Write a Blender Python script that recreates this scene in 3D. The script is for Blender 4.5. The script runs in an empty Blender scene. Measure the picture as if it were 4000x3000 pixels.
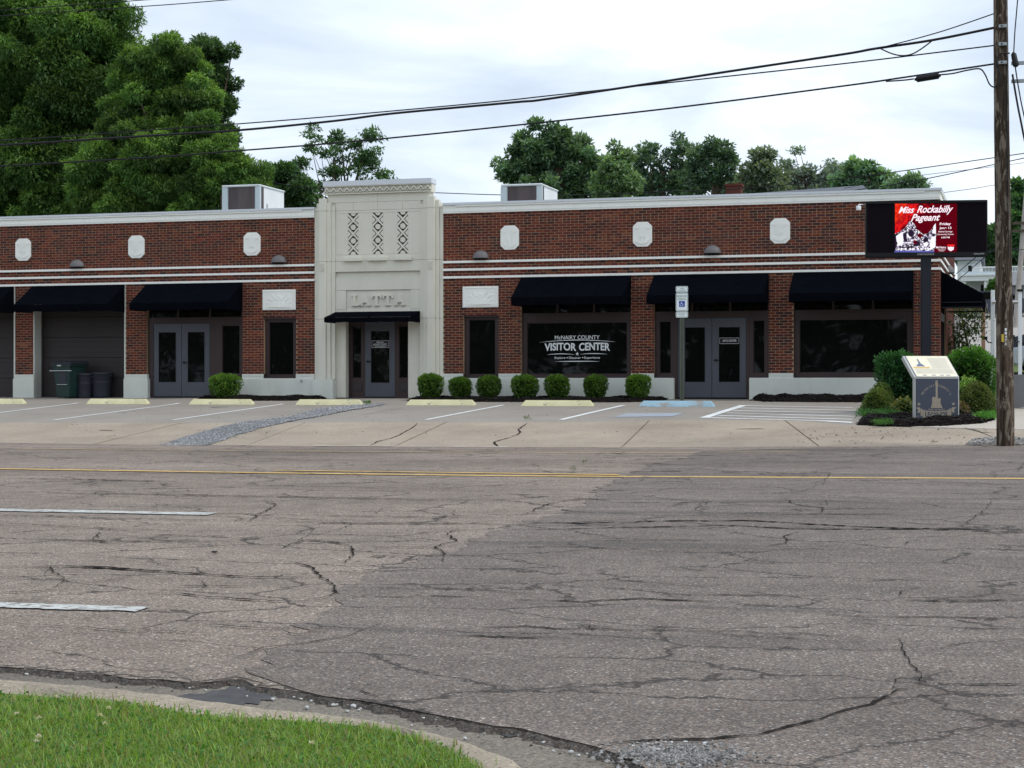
import bpy, bmesh, math, random
import numpy as np
from mathutils import Vector, Matrix
from mathutils.geometry import tessellate_polygon

random.seed(7)
RNG = np.random.default_rng(7)
SC = bpy.context.scene
COL = SC.collection

# ------------------------------------------------------------------ camera, sky, sun, exposure
FPX, YH, DIST, CZ = 6804.0, 1502.0, 44.2, 0.36          # focal length in photo pixels, horizon row, distance to the facade, eye height
TH = math.atan(2000.0 / FPX)
SN, CS = math.sin(TH), math.cos(TH)
cam_d = bpy.data.cameras.new('camera'); cam = bpy.data.objects.new('camera', cam_d); COL.objects.link(cam)
cam.location = (0.0, -DIST, CZ); cam.rotation_euler = (math.pi / 2 + 2.0 / FPX, 0.0, TH)
cam_d.sensor_width = 36.0; cam_d.lens = 36.0 * FPX / 4000.0; cam_d.clip_start = 0.1; cam_d.clip_end = 3000.0
SC.camera = cam

SUN_EL, SUN_AZ = math.radians(52.0), math.radians(-4.0)     # sun behind thin cloud, high, to the right and a little behind the building
sun_dir = Vector((math.cos(SUN_EL) * math.cos(SUN_AZ), math.cos(SUN_EL) * math.sin(SUN_AZ), math.sin(SUN_EL)))
sun_d = bpy.data.lights.new('sun', 'SUN'); sun = bpy.data.objects.new('sun', sun_d); COL.objects.link(sun)
sun_d.energy = 1.5; sun_d.angle = math.radians(11.0); sun_d.color = (1.0, 0.96, 0.9)
sun.rotation_euler = sun_dir.to_track_quat('Z', 'Y').to_euler()

def nd(nt, typ, ins=None, **props):
    n = nt.nodes.new(typ)
    for k, v in props.items():
        setattr(n, k, v)
    for k, v in (ins or {}).items():
        s = n.inputs[k]
        if isinstance(v, bpy.types.NodeSocket):
            nt.links.new(v, s)
        else:
            s.default_value = v
    return n

def ramp(nt, fac, stops, interp='LINEAR'):
    n = nd(nt, 'ShaderNodeValToRGB', {'Fac': fac})
    cr = n.color_ramp; cr.interpolation = interp
    while len(cr.elements) > 1:
        cr.elements.remove(cr.elements[-1])
    for i, (p, c) in enumerate(stops):
        if not hasattr(c, '__len__'):
            c = (c, c, c)
        e = cr.elements[0] if i == 0 else cr.elements.new(p)
        e.position = p; e.color = (c[0], c[1], c[2], 1.0)
    return n.outputs['Color']

def mix(nt, fac, a, b, mode='MIX'):
    n = nd(nt, 'ShaderNodeMix', data_type='RGBA', blend_type=mode)
    for k, v in ((0, fac), (6, a), (7, b)):
        s = n.inputs[k]
        if isinstance(v, bpy.types.NodeSocket):
            nt.links.new(v, s)
        elif k == 0:
            s.default_value = v
        else:
            s.default_value = (v[0], v[1], v[2], 1.0)
    return n.outputs[2]

world = bpy.data.worlds.new('World'); SC.world = world; world.use_nodes = True
wt = world.node_tree; wt.nodes.clear()
sky = nd(wt, 'ShaderNodeTexSky', sky_type='NISHITA', sun_disc=False)
sky.sun_elevation = SUN_EL; sky.sun_rotation = math.pi / 2 - SUN_AZ; sky.air_density = 1.0; sky.dust_density = 2.0
wco = nd(wt, 'ShaderNodeTexCoord')
wsep = nd(wt, 'ShaderNodeSeparateXYZ', {0: wco.outputs['Generated']})
wz = nd(wt, 'ShaderNodeMath', {0: wsep.outputs[2], 1: 0.16}, operation='ADD')
wzm = nd(wt, 'ShaderNodeMath', {0: wz.outputs[0], 1: 0.06}, operation='MAXIMUM')
wvx = nd(wt, 'ShaderNodeMath', {0: wsep.outputs[0], 1: wzm.outputs[0]}, operation='DIVIDE')
wvy = nd(wt, 'ShaderNodeMath', {0: wsep.outputs[1], 1: wzm.outputs[0]}, operation='DIVIDE')
wv = nd(wt, 'ShaderNodeCombineXYZ', {0: wvx.outputs[0], 1: wvy.outputs[0], 2: 0.0})
wmap = nd(wt, 'ShaderNodeMapping', {'Vector': wv.outputs[0], 'Location': (1.7, 0.35, 0.0)})
wn = nd(wt, 'ShaderNodeTexNoise', {'Vector': wmap.outputs[0], 'Scale': 1.15, 'Detail': 9.0, 'Roughness': 0.56, 'Distortion': 0.45})
cloud = ramp(wt, wn.outputs[0], [(0.34, (0.49, 0.57, 0.68)), (0.45, (0.60, 0.68, 0.785)), (0.54, (0.715, 0.785, 0.865)), (0.63, (0.88, 0.925, 0.97)), (0.76, (1.06, 1.08, 1.10))])
skys = nd(wt, 'ShaderNodeVectorMath', {0: sky.outputs[0], 'Scale': 0.10}, operation='SCALE')
wmix = mix(wt, 0.93, skys.outputs[0], cloud)
bg = nd(wt, 'ShaderNodeBackground', {'Color': wmix, 'Strength': 1.22})
wout = nd(wt, 'ShaderNodeOutputWorld', {'Surface': bg.outputs[0]})

vs = SC.view_settings
vs.view_transform = 'Standard'; vs.look = 'None'; vs.exposure = 0.2; vs.gamma = 1.0; vs.use_curve_mapping = False
SC.render.resolution_x = 1024; SC.render.resolution_y = 768

# ------------------------------------------------------------------ measuring helpers: photo pixel <-> place
def at(x, y, Y):
    """the point of the vertical plane Y that stands behind photo pixel x, y"""
    u = (x - 2000.0) / FPX; k = CS + u * SN; t = (Y + DIST) / k
    return Vector((t * (u * CS - SN), Y, CZ - (y - YH) * t / FPX))

P_KN = np.array([-400, -60, 0, 7.5, 10.4, 17, 23.6, 29.5, 31.7, 32.3, 35.9, 42, 43.2, 44.2, 50, 60, 80, 110, 160, 400.])
Z_KN = np.array([-2.5, -1.3, -1.24, -1.2, -1.138, -1.022, -.923, -.842, -.85, -.83, -.45, -.16, -.05, -.02, .22, .85, 2.1, 4.9, 7.5, 10.])
def G(X, Y):
    """height of the ground"""
    p = np.asarray(Y, float) + DIST; X = np.asarray(X, float)
    z = np.interp(p, P_KN, Z_KN)
    d = np.clip(X + .294 * p, -26, 16)
    w = np.interp(p, [0, 36, 42.5, 60], [1, 1, 0, 0])
    return z + w * np.where(d < 0, .005 * d, .0095 * d)

_P = np.linspace(3.5, 46, 9000)
def gat(x, y):
    """the point of the ground behind photo pixel x, y"""
    u = (x - 2000.0) / FPX; k = CS + u * SN
    X = _P * (u * CS - SN) / k; Z = CZ - (y - YH) / FPX * _P / k
    below = np.nonzero(Z <= G(X, _P - DIST))[0]
    i = below[0] if len(below) else len(_P) - 1
    return Vector((X[i], _P[i] - DIST, 0.0))
def rec(x, Y):
    """x read on the facade plane, carried back to depth Y"""
    return x * (DIST + Y) / DIST
def recz(z, Y):
    return CZ + (z - CZ) * (DIST + Y) / DIST

# ------------------------------------------------------------------ mesh helpers
class MB:
    def __init__(s):
        s.v = []; s.f = []
    def add(s, vs, fs):
        o = len(s.v); s.v += [tuple(q) for q in vs]; s.f += [tuple(i + o for i in q) for q in fs]; return s
    def box(s, x0, x1, y0, y1, z0, z1):
        return s.add([(x0, y0, z0), (x1, y0, z0), (x1, y1, z0), (x0, y1, z0), (x0, y0, z1), (x1, y0, z1), (x1, y1, z1), (x0, y1, z1)],
                     [(3, 2, 1, 0), (4, 5, 6, 7), (0, 1, 5, 4), (1, 2, 6, 5), (2, 3, 7, 6), (3, 0, 4, 7)])
    def prism(s, poly, y0, y1):
        """polygon in x, z (counter-clockwise seen from the street) pulled from y0 (street side) to y1"""
        n = len(poly)
        vs = [(x, y0, z) for x, z in poly] + [(x, y1, z) for x, z in poly]
        return s.add(vs, [tuple(range(n)), tuple(range(2 * n - 1, n - 1, -1))] + [(i + n, (i + 1) % n + n, (i + 1) % n, i) for i in range(n)])
    def flat(s, poly, y):
        return s.add([(x, y, z) for x, z in poly], [tuple(range(len(poly)))])
    def prismx(s, poly, x0, x1):
        """polygon in y, z pulled along x"""
        n = len(poly)
        vs = [(x0, y, z) for y, z in poly] + [(x1, y, z) for y, z in poly]
        return s.add(vs, [tuple(range(n - 1, -1, -1)), tuple(range(n, 2 * n))] + [(i, (i + 1) % n, (i + 1) % n + n, i + n) for i in range(n)])
    def tube(s, pts, rads, seg=8, cap=True):
        pts = [Vector(p) for p in pts]
        if not hasattr(rads, '__len__'):
            rads = [rads] * len(pts)
        o = len(s.v); ref = None
        for i, p in enumerate(pts):
            d = (pts[min(i + 1, len(pts) - 1)] - pts[max(i - 1, 0)]).normalized()
            if ref is None:
                ref = Vector((0, 0, 1)) if abs(d.z) < .9 else Vector((1, 0, 0))
            a = d.cross(ref).normalized(); b = d.cross(a).normalized(); ref = a.cross(d)
            for k in range(seg):
                t = 2 * math.pi * k / seg
                s.v.append(tuple(p + (a * math.cos(t) + b * math.sin(t)) * rads[i]))
        for i in range(len(pts) - 1):
            for k in range(seg):
                s.f.append((o + i * seg + k, o + (i + 1) * seg + k, o + (i + 1) * seg + (k + 1) % seg, o + i * seg + (k + 1) % seg))
        if cap:
            s.f.append(tuple(o + k for k in range(seg)))
            s.f.append(tuple(o + (len(pts) - 1) * seg + k for k in reversed(range(seg))))
        return s
    def lathe(s, prof, c=(0, 0, 0), seg=16, a0=0., a1=2 * math.pi):
        o = len(s.v); full = abs(a1 - a0 - 2 * math.pi) < 1e-6; m = seg if full else seg + 1
        for r, z in prof:
            for k in range(m):
                t = a0 + (a1 - a0) * k / seg
                s.v.append((c[0] + r * math.cos(t), c[1] + r * math.sin(t), c[2] + z))
        for i in range(len(prof) - 1):
            for k in range(seg):
                s.f.append((o + i * m + k, o + i * m + (k + 1) % m, o + (i + 1) * m + (k + 1) % m, o + (i + 1) * m + k))
        return s
    def mesh(s, name, mat, origin=(0, 0, 0), bevel=0., smooth=False, segs=2):
        me = bpy.data.meshes.new(name)
        ox, oy, oz = origin
        me.from_pydata([(x - ox, y - oy, z - oz) for x, y, z in s.v], [], s.f)
        bm = bmesh.new(); bm.from_mesh(me)
        bmesh.ops.recalc_face_normals(bm, faces=bm.faces) if bevel or smooth else None
        if bevel:
            bmesh.ops.bevel(bm, geom=[e for e in bm.edges if e.calc_face_angle(0) > .5], offset=bevel, segments=segs, affect='EDGES', clamp_overlap=True)
        if smooth:
            for f in bm.faces:
                f.smooth = True
            for e in bm.edges:
                if len(e.link_faces) == 2 and e.calc_face_angle(0) > .7:
                    e.smooth = False
        bm.to_mesh(me); bm.free()
        if mat:
            me.materials.append(mat)
        me.update(); return me

def link(name, me, parent=None, loc=None):
    o = bpy.data.objects.new(name, me); COL.objects.link(o)
    if parent is not None:
        o.parent = parent
    if loc is not None:
        o.location = loc
    return o
def tag(o, label=None, cat=None, group=None, kind=None):
    for k, v in (('label', label), ('category', cat), ('group', group), ('kind', kind)):
        if v:
            o[k] = v
    return o
class Thing:
    """an Empty at the base of a thing; its parts are built in place coordinates (or local ones when the origin is zero)"""
    def __init__(s, name, label, cat, org=(0, 0, 0), group=None, local=False, rz=0.):
        s.root = bpy.data.objects.new(name, None); COL.objects.link(s.root)
        s.root.location = org; s.root.rotation_euler = (0, 0, rz); s.root.empty_display_size = .2
        s.o = (0, 0, 0) if local else tuple(org)
        tag(s.root, label, cat, group)
    def part(s, name, mb, mat, parent=None, bevel=0., smooth=False, label=None):
        o = link(name, mb.mesh(name, mat, s.o, bevel, smooth), parent or s.root)
        if label:
            o['label'] = label
        return o
def single(name, mb, mat, label, cat, org=(0, 0, 0), group=None, bevel=0., smooth=False):
    return tag(link(name, mb.mesh(name, mat, org, bevel, smooth), loc=org), label, cat, group)
def struct(name, me, kind='structure', label=None):
    o = link(name, me); o['kind'] = kind
    if label:
        o['label'] = label
    return o

def quads_mesh(name, V, mat, cols=None, n=4):
    """V: (N, n, 3) polygon corners, cols: (N, 3) one colour each"""
    N = len(V); me = bpy.data.meshes.new(name)
    me.vertices.add(N * n); me.vertices.foreach_set('co', np.ascontiguousarray(V, dtype=np.float32).ravel())
    me.loops.add(N * n); me.loops.foreach_set('vertex_index', np.arange(N * n, dtype=np.int32))
    me.polygons.add(N); me.polygons.foreach_set('loop_start', np.arange(N, dtype=np.int32) * n)
    if cols is not None:
        a = me.attributes.new('col', 'FLOAT_COLOR', 'POINT')
        c = np.ones((N, n, 4), np.float32); c[:, :, :3] = np.asarray(cols)[:, None, :]
        a.data.foreach_set('color', c.ravel())
    me.materials.append(mat); me.update(calc_edges=True); me.validate(); return me

def boxes_mesh(name, B, mat, cols=None, axis='y'):
    """B: (N, 6) boxes x0 x1 y0 y1 z0 z1 as five faces each (none at the back)"""
    B = np.asarray(B, float); N = len(B)
    x0, x1, y0, y1, z0, z1 = B.T
    def q(*c):
        return np.stack([np.stack(k, -1) for k in c], 1)
    F = [q((x0, y0, z0), (x1, y0, z0), (x1, y0, z1), (x0, y0, z1)), q((x0, y0, z1), (x1, y0, z1), (x1, y1, z1), (x0, y1, z1)),
         q((x0, y1, z0), (x1, y1, z0), (x1, y0, z0), (x0, y0, z0)), q((x0, y1, z0), (x0, y0, z0), (x0, y0, z1), (x0, y1, z1)),
         q((x1, y0, z0), (x1, y1, z0), (x1, y1, z1), (x1, y0, z1))]
    V = np.concatenate(F, 0)
    return quads_mesh(name, V, mat, None if cols is None else np.tile(np.asarray(cols), (5, 1)))

def sheet_mesh(name, poly, dz, mat, step=1.2, skirt=0., skirt_mat=None):
    """a flat outline (x, y) laid on the ground dz above it"""
    bm = bmesh.new()
    vs = [bm.verts.new((p[0], p[1], 0)) for p in poly]
    for t3 in tessellate_polygon([[Vector((p[0], p[1], 0)) for p in poly]]):
        a, b, c = (vs[i].co for i in t3)
        if abs((b - a).cross(c - a).z) > 1e-9:
            try:
                bm.faces.new([vs[i] for i in (t3 if (b - a).cross(c - a).z > 0 else t3[::-1])])
            except ValueError:
                pass
    xs = [p[0] for p in poly]; ys = [p[1] for p in poly]
    cuts = [(0, x) for x in np.arange(math.ceil(min(xs)), max(xs), step * 2)]
    cuts += [(1, y) for y in np.arange(min(ys), max(ys), step)] + [(1, p - DIST + 1e-4) for p in P_KN if min(ys) < p - DIST < max(ys)]
    for ax, c in cuts:
        co = (c, 0, 0) if ax == 0 else (0, c, 0); no = (1, 0, 0) if ax == 0 else (0, 1, 0)
        bmesh.ops.bisect_plane(bm, geom=bm.verts[:] + bm.edges[:] + bm.faces[:], plane_co=co, plane_no=no, dist=1e-5)
    bmesh.ops.triangulate(bm, faces=bm.faces[:])
    for v in bm.verts:
        v.co.z = float(G(v.co.x, v.co.y)) + dz
    bm.normal_update()
    flip = [f for f in bm.faces if f.normal.z < 0]
    if flip:
        bmesh.ops.reverse_faces(bm, faces=flip)
    if skirt:
        be = [e for e in bm.edges if len(e.link_faces) == 1]
        r = bmesh.ops.extrude_edge_only(bm, edges=be)
        for g in r['geom']:
            if isinstance(g, bmesh.types.BMVert):
                g.co.z -= skirt
        bm.normal_update()
    if skirt_mat:
        for f in bm.faces:
            f.material_index = 1 if abs(f.normal.z) < .3 else 0
    me = bpy.data.meshes.new(name); bm.to_mesh(me); bm.free()
    me.materials.append(mat)
    if skirt_mat: me.materials.append(skirt_mat)
    return me
def gpoly(pts):
    return [gat(*p)[:2] for p in pts]

def ribbon(pts, w, dz, jitter=0., step=.08, taper=False, wj=0., rng=random, sx=1., sy=1.):
    """a strip along ground points, resampled, with a ragged edge; returns an MB"""
    P = [Vector((p[0], p[1], 0)) for p in pts]; out = []
    for a, b in zip(P, P[1:]):
        n = max(1, int((b - a).length / step))
        out += [a.lerp(b, i / n) for i in range(n)]
    out.append(P[-1]); m = MB(); n = len(out); off = 0.
    for i, p in enumerate(out):
        d = out[min(i + 1, n - 1)] - out[max(i - 1, 0)]
        s = Vector((-d.y, d.x, 0)).normalized() if d.length > 1e-9 else Vector((0, 1, 0))
        off = off * .75 + rng.uniform(-1, 1) * jitter
        ww = w * (1 + wj * rng.uniform(-1, 1))
        if taper:
            ww *= min(1, .25 + 4 * min(i, n - 1 - i) / n)
        for k in (-.5, .5):
            q = p + Vector((s.x * sx, s.y * sy, 0)) * (k * ww) + s * off
            m.v.append((q.x, q.y, float(G(q.x, q.y)) + dz))
    for i in range(n - 1):
        f = (2 * i, 2 * i + 2, 2 * i + 3, 2 * i + 1)
        a, b, c = (Vector(m.v[j]) for j in f[:3])
        m.f.append(f if (b - a).cross(c - a).z > 0 else f[::-1])
    return m

def text2d(s, bold=0., shear=0., spacing=1.):
    cu = bpy.data.curves.new('t', 'FONT'); cu.body = s; cu.size = 1.; cu.offset = bold; cu.shear = shear; cu.space_character = spacing
    ob = bpy.data.objects.new('t', cu)
    me = bpy.data.meshes.new_from_object(ob)
    v = [(q.co.x, q.co.y) for q in me.vertices]; f = [tuple(p.vertices) for p in me.polygons]
    bpy.data.objects.remove(ob); bpy.data.curves.remove(cu); bpy.data.meshes.remove(me)
    return v, f
def text_box(mb, s, x0, x1, z0, z1, y, bold=0., shear=0., bend=None, spacing=1.):
    v, f = text2d(s, bold, shear, spacing)
    xa = min(p[0] for p in v); xb = max(p[0] for p in v); za = min(p[1] for p in v); zb = max(p[1] for p in v)
    out = []
    for a, b in v:
        t = (a - xa) / (xb - xa); q = (b - za) / (zb - za)
        z = z0 + q * (z1 - z0)
        if bend:
            z += bend * (1 - (2 * t - 1) ** 2)
        out.append((x0 + t * (x1 - x0), y, z))
    return mb.add(out, f)

# ------------------------------------------------------------------ materials
def new_mat(name):
    m = bpy.data.materials.new(name); m.use_nodes = True; nt = m.node_tree; nt.nodes.clear()
    out = nd(nt, 'ShaderNodeOutputMaterial'); co = nd(nt, 'ShaderNodeTexCoord')
    return m, nt, out, co.outputs['Object']
def finish(nt, out, col, rough=.7, spec=.35, metal=0., bump=None, bstr=.3, bdist=.01):
    b = nd(nt, 'ShaderNodeBsdfPrincipled', {'Roughness': rough, 'Specular IOR Level': spec, 'Metallic': metal})
    s = b.inputs['Base Color']
    if isinstance(col, bpy.types.NodeSocket):
        nt.links.new(col, s)
    else:
        s.default_value = (*col, 1.)
    if bump is not None:
        bp = nd(nt, 'ShaderNodeBump', {'Height': bump, 'Strength': bstr, 'Distance': bdist})
        nt.links.new(bp.outputs[0], b.inputs['Normal'])
    nt.links.new(b.outputs[0], out.inputs[0]); return b
def noise(nt, vec, scale, detail=4., rough=.55, dist=0., stretch=None):
    if stretch:
        vec = nd(nt, 'ShaderNodeMapping', {'Vector': vec, 'Scale': stretch}).outputs[0]
    return nd(nt, 'ShaderNodeTexNoise', {'Vector': vec, 'Scale': scale, 'Detail': detail, 'Roughness': rough, 'Distortion': dist}).outputs[0]
def plain(name, col, rough=.6, var=.14, scale=3., spec=.35, metal=0., bump=0., bscale=60., stretch=None, dirt=0., dcol=(.12, .1, .08)):
    m, nt, out, co = new_mat(name)
    n = noise(nt, co, scale, 6., .6, 0., stretch)
    c = mix(nt, 1., ramp(nt, n, [(.25, 1 - var), (.75, 1 + var)]), col, 'MULTIPLY')
    if dirt:
        d = noise(nt, co, scale * 2.3, 8., .7, .4, (1, 1, .35))
        c = mix(nt, ramp(nt, d, [(.5, 0.), (.72, dirt)]), c, dcol)
    finish(nt, out, c, rough, spec, metal, noise(nt, co, bscale, 3.) if bump else None, bump, .006)
    return m

def asphalt(name, stones, tint, tar, dark=1., sc_=84., web=0.):
    """chip seal: small stones of several colours in dark binder, blotches, streaks along the lanes"""
    m, nt, out, co = new_mat(name)
    vo = nd(nt, 'ShaderNodeTexVoronoi', {'Vector': co, 'Scale': sc_, 'Randomness': 1.})
    sep = nd(nt, 'ShaderNodeSeparateColor', {0: vo.outputs['Color']})
    st = ramp(nt, sep.outputs[0], stones, 'CONSTANT')
    gap = ramp(nt, vo.outputs['Distance'], [(.30, 1.), (.65, .58)])
    c = mix(nt, 1., st, gap, 'MULTIPLY')
    big = ramp(nt, noise(nt, co, .35, 5., .6), [(.3, .78), (.7, 1.16)])
    c = mix(nt, 1., c, big, 'MULTIPLY')
    mid = ramp(nt, noise(nt, co, 3.2, 5., .65), [(.3, .84), (.7, 1.12)])
    c = mix(nt, 1., c, mid, 'MULTIPLY')
    streak = noise(nt, co, 1., 7., .68, .3, (.12, 1.5, 1.))
    c = mix(nt, ramp(nt, streak, [(.54, 0.), (.66, tar)]), c, (.035, .034, .038))
    lane = ramp(nt, noise(nt, co, 1., 4., .6, .2, (.035, .62, 1.)), [(.3, .80), (.7, 1.16)])
    c = mix(nt, 1., c, lane, 'MULTIPLY')
    if web:
        wob = nd(nt, 'ShaderNodeVectorMath', {0: nd(nt, 'ShaderNodeTexNoise', {'Vector': co, 'Scale': 1.3, 'Detail': 5., 'Roughness': .7}).outputs[1], 'Scale': .42}, operation='SCALE')
        wv_ = nd(nt, 'ShaderNodeVectorMath', {0: nd(nt, 'ShaderNodeMapping', {'Vector': co, 'Scale': (.42, .85, 1.)}).outputs[0], 1: wob.outputs[0]}, operation='ADD')
        ve = nd(nt, 'ShaderNodeTexVoronoi', {'Vector': wv_.outputs[0], 'Scale': 1.15}, feature='DISTANCE_TO_EDGE')
        msk = ramp(nt, noise(nt, co, .55, 5., .7), [(.38, 0.), (.50, web)])
        ck = mix(nt, 1., ramp(nt, ve.outputs[0], [(0., 1.), (.007, .85), (.017, 0.)]), msk, 'MULTIPLY')
        c = mix(nt, ck, c, (.022, .020, .020))
    oil = ramp(nt, noise(nt, co, 1.7, 6., .75, .8), [(.68, 0.), (.82, .22)])
    c = mix(nt, oil, c, (.06, .056, .055))
    c = mix(nt, 1., c, [tint[0] * dark, tint[1] * dark, tint[2] * dark], 'MULTIPLY')
    finish(nt, out, c, .88, .25, 0., vo.outputs['Distance'], .5, .006)
    return m
STONES = [(0., .10), (.10, (.155, .14, .127)), (.34, (.205, .183, .163)), (.52, (.18, .167, .155)), (.68, (.235, .205, .175)), (.82, (.15, .122, .103)), (.92, (.28, .262, .24)), (.98, (.40, .39, .37))]
M_ASPH = asphalt('chip_seal', STONES, (1.06, .965, .90), .22, 1.50, 74., .95)
M_ASPH2 = asphalt('chip_seal_dark', STONES, (1.03, .955, .925), .38, 1.14, 74., .85)
M_ASPHE = plain('asphalt_edge', (.035, .033, .033), .9, .4, 20., .2, bump=.6)

M_TAR = plain('tar_film', (.055, .053, .055), .7, .45, 9., .3, bump=.5, bscale=30.)
def concrete(name, col, var=.16, spk=.35, stain=(.2, .17, .14), st=.35):
    m, nt, out, co = new_mat(name)
    c = mix(nt, 1., ramp(nt, noise(nt, co, .6, 7., .62), [(.28, 1 - var), (.72, 1 + var)]), col, 'MULTIPLY')
    c = mix(nt, ramp(nt, noise(nt, co, 1.6, 8., .7, .5, (.5, 1., 1.)), [(.55, 0.), (.75, st)]), c, stain)
    vo = nd(nt, 'ShaderNodeTexVoronoi', {'Vector': co, 'Scale': 85.})
    sp = nd(nt, 'ShaderNodeSeparateColor', {0: vo.outputs['Color']})
    c = mix(nt, 1., c, ramp(nt, sp.outputs[0], [(0., 1 - spk), (.25, 1.), (.8, 1.02), (1., 1 + spk)]), 'MULTIPLY')
    finish(nt, out, c, .9, .2, 0., vo.outputs['Distance'], .25, .004)
    return m
M_CONC = concrete('parking_concrete', (.275, .25, .222), .12, .22)
M_APRON = concrete('apron_concrete', (.325, .275, .22), .2, .34, (.26, .19, .12), .5)
M_WALK = concrete('walk_concrete', (.44, .40, .35), .1, .15, (.3, .26, .2), .3)
M_GUTT = concrete('gutter_concrete', (.175, .155, .13), .25, .5, (.07, .065, .06), .8)
M_KERB = concrete('kerb_concrete', (.30, .255, .20), .22, .4, (.06, .056, .05), .85)
M_STREET = concrete('street_far', (.36, .34, .32), .1, .1)
M_GRAVEL = asphalt('gravel_bed', [(0., (.2, .21, .23)), (.2, (.34, .35, .38)), (.5, (.42, .44, .47)), (.75, (.5, .52, .55)), (.92, (.62, .63, .65))], (1., .99, .98), .0, .55)
M_SOIL = plain('soil_grass', (.09, .11, .035), .95, .4, 6., .1)
M_GROUND = plain('ground_far', (.11, .15, .05), .95, .35, .4, .1)
M_MULCH = plain('black_mulch', (.011, .009, .0085), 1., .5, 14., .0, bump=1., bscale=35.)
M_CRACK = plain('crack_dirt', (.03, .027, .025), .95, .35, 9., .0)
M_LIP = asphalt('broken_asphalt', STONES, (1.0, .95, .92), .3, .5)
M_CRACK2 = plain('joint_dirt', (.07, .06, .045), .95, .4, 5., .1)

def paint(name, col, wear, under, wscale=14.):
    m, nt, out, co = new_mat(name)
    w = noise(nt, co, wscale, 7., .7, .2, (.5, 1., 1.))
    c = mix(nt, 1., ramp(nt, noise(nt, co, 3., 4.), [(.3, .88), (.7, 1.08)]), col, 'MULTIPLY')
    c = mix(nt, ramp(nt, w, [(wear, 0.), (wear + .06, 1.)]), c, under)
    finish(nt, out, c, .75, .3, 0., noise(nt, co, 120., 2.), .3, .004)
    return m
M_LINE = paint('white_line', (.70, .72, .72), .66, (.33, .29, .25))
M_DASH = paint('white_dash', (.50, .52, .51), .50, (.22, .20, .18), 22.)
M_YEL = paint('yellow_line', (.56, .37, .13), .57, (.2, .17, .13), 6.)
M_YELF = paint('yellow_faint', (.50, .36, .16), .50, (.22, .19, .165), 3.)
M_WFAINT = paint('white_faint', (.50, .48, .46), .52, (.3, .25, .2), 4.)
M_BLUEP = paint('blue_paint', (.31, .35, .41), .54, (.38, .37, .36), 3.5)
M_STOPY = paint('yellow_stop', (.70, .66, .42), .63, (.30, .29, .27), 4.5)
M_STOPB = paint('blue_stop', (.36, .53, .63), .57, (.36, .34, .32), 4.5)

def attr_mat(name, rough=.8, mult=(1, 1, 1), fine=.12, fscale=25., bump=.3, spec=.25, dirt=0.):
    m, nt, out, co = new_mat(name)
    a = nd(nt, 'ShaderNodeAttribute', attribute_name='col')
    c = mix(nt, 1., a.outputs['Color'], ramp(nt, noise(nt, co, fscale, 5., .7), [(.25, 1 - fine), (.75, 1 + fine)]), 'MULTIPLY')
    c = mix(nt, 1., c, ramp(nt, noise(nt, co, .7, 5.), [(.3, .82), (.7, 1.12)]), 'MULTIPLY')
    c = mix(nt, 1., c, mult, 'MULTIPLY')
    if dirt:
        c = mix(nt, ramp(nt, noise(nt, co, .9, 7., .7, .4, (1, 1, .5)), [(.56, 0.), (.76, dirt)]), c, (.07, .06, .058))
    finish(nt, out, c, rough, spec, 0., noise(nt, co, fscale * 2, 3.), bump, .004)
    return m
M_BRICK = attr_mat('brick', .85, (.87, .83, .90), dirt=.4)
M_MORTAR = plain('mortar', (.35, .255, .16), .95, .2, 2., .1, dirt=.35)
M_TERRA = plain('cream_terracotta', (.67, .655, .575), .55, .05, 1.2, .4, dirt=.16, dcol=(.36, .33, .27))
M_TERRA2 = plain('cream_glazed', (.86, .87, .835), .45, .05, 1.5, .4, dirt=.12, dcol=(.42, .39, .32))
M_COPING = plain('coping_metal', (.62, .66, .72), .45, .05, 1., .5)
M_PLINTH = plain('painted_plinth', (.66, .685, .63), .65, .06, 1.4, .35, bump=.25, bscale=30., dirt=.2, dcol=(.33, .3, .24))
M_BROWN = plain('brown_frame', (.036, .020, .021), .5, .12, 2., .4)
M_DARKDOOR = plain('garage_brown', (.034, .027, .028), .55, .12, 1.5, .35)
M_GREYDOOR = plain('grey_door', (.070, .076, .096), .45, .08, 2., .4)
M_FABRIC = plain('black_fabric', (.0030, .0039, .0062), .95, .15, 3., .0, bump=.15, bscale=90.)
M_BLACK = plain('black_metal', (.006, .007, .009), .5, .1, 3., .25)
M_NAVY = plain('sign_post_paint', (.010, .013, .020), .5, .1, 2., .3)
M_LAMP = plain('lamp_grey', (.13, .125, .13), .55, .08, 5., .4)
M_HVACW = plain('unit_white', (.72, .76, .78), .5, .05, 1.5, .4)
M_HVACG = plain('unit_blue_grey', (.50, .585, .62), .5, .06, 1.5, .4)
M_COIL = plain('unit_coil', (.075, .06, .062), .6, .5, 3., .4, stretch=(1, 1, .2), bump=1., bscale=45.)
M_ROOF = plain('roof_membrane', (.35, .35, .34), .9, .1, 1., .2)
M_SHING = plain('roof_shingle', (.13, .14, .16), .9, .3, 7., .2, stretch=(.6, 2, 2))
M_RUST = plain('brick_red_plain', (.11, .036, .027), .9, .3, 6., .2)
M_WHITE = plain('white_paint', (.74, .76, .77), .6, .05, 2., .35)
M_WHITEV = plain('white_vinyl', (.82, .86, .88), .5, .03, 2., .4)
M_LETTER = plain('white_vinyl_letters', (.84, .87, .90), .5, .02, 2., .3)
M_GREENP = plain('green_print', (.05, .20, .14), .6, .1, 3., .3)
M_BLUEPR = plain('blue_print', (.01, .055, .36), .5, .05, 3., .3)
M_UPOST = plain('green_channel_post', (.085, .10, .075), .6, .2, 4., .4)
M_SILV = plain('silver_edge', (.46, .47, .46), .4, .06, 3., .5, metal=.3)
M_MARKB = plain('marker_blue', (.034, .045, .072), .4, .06, 3., .45)
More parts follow.
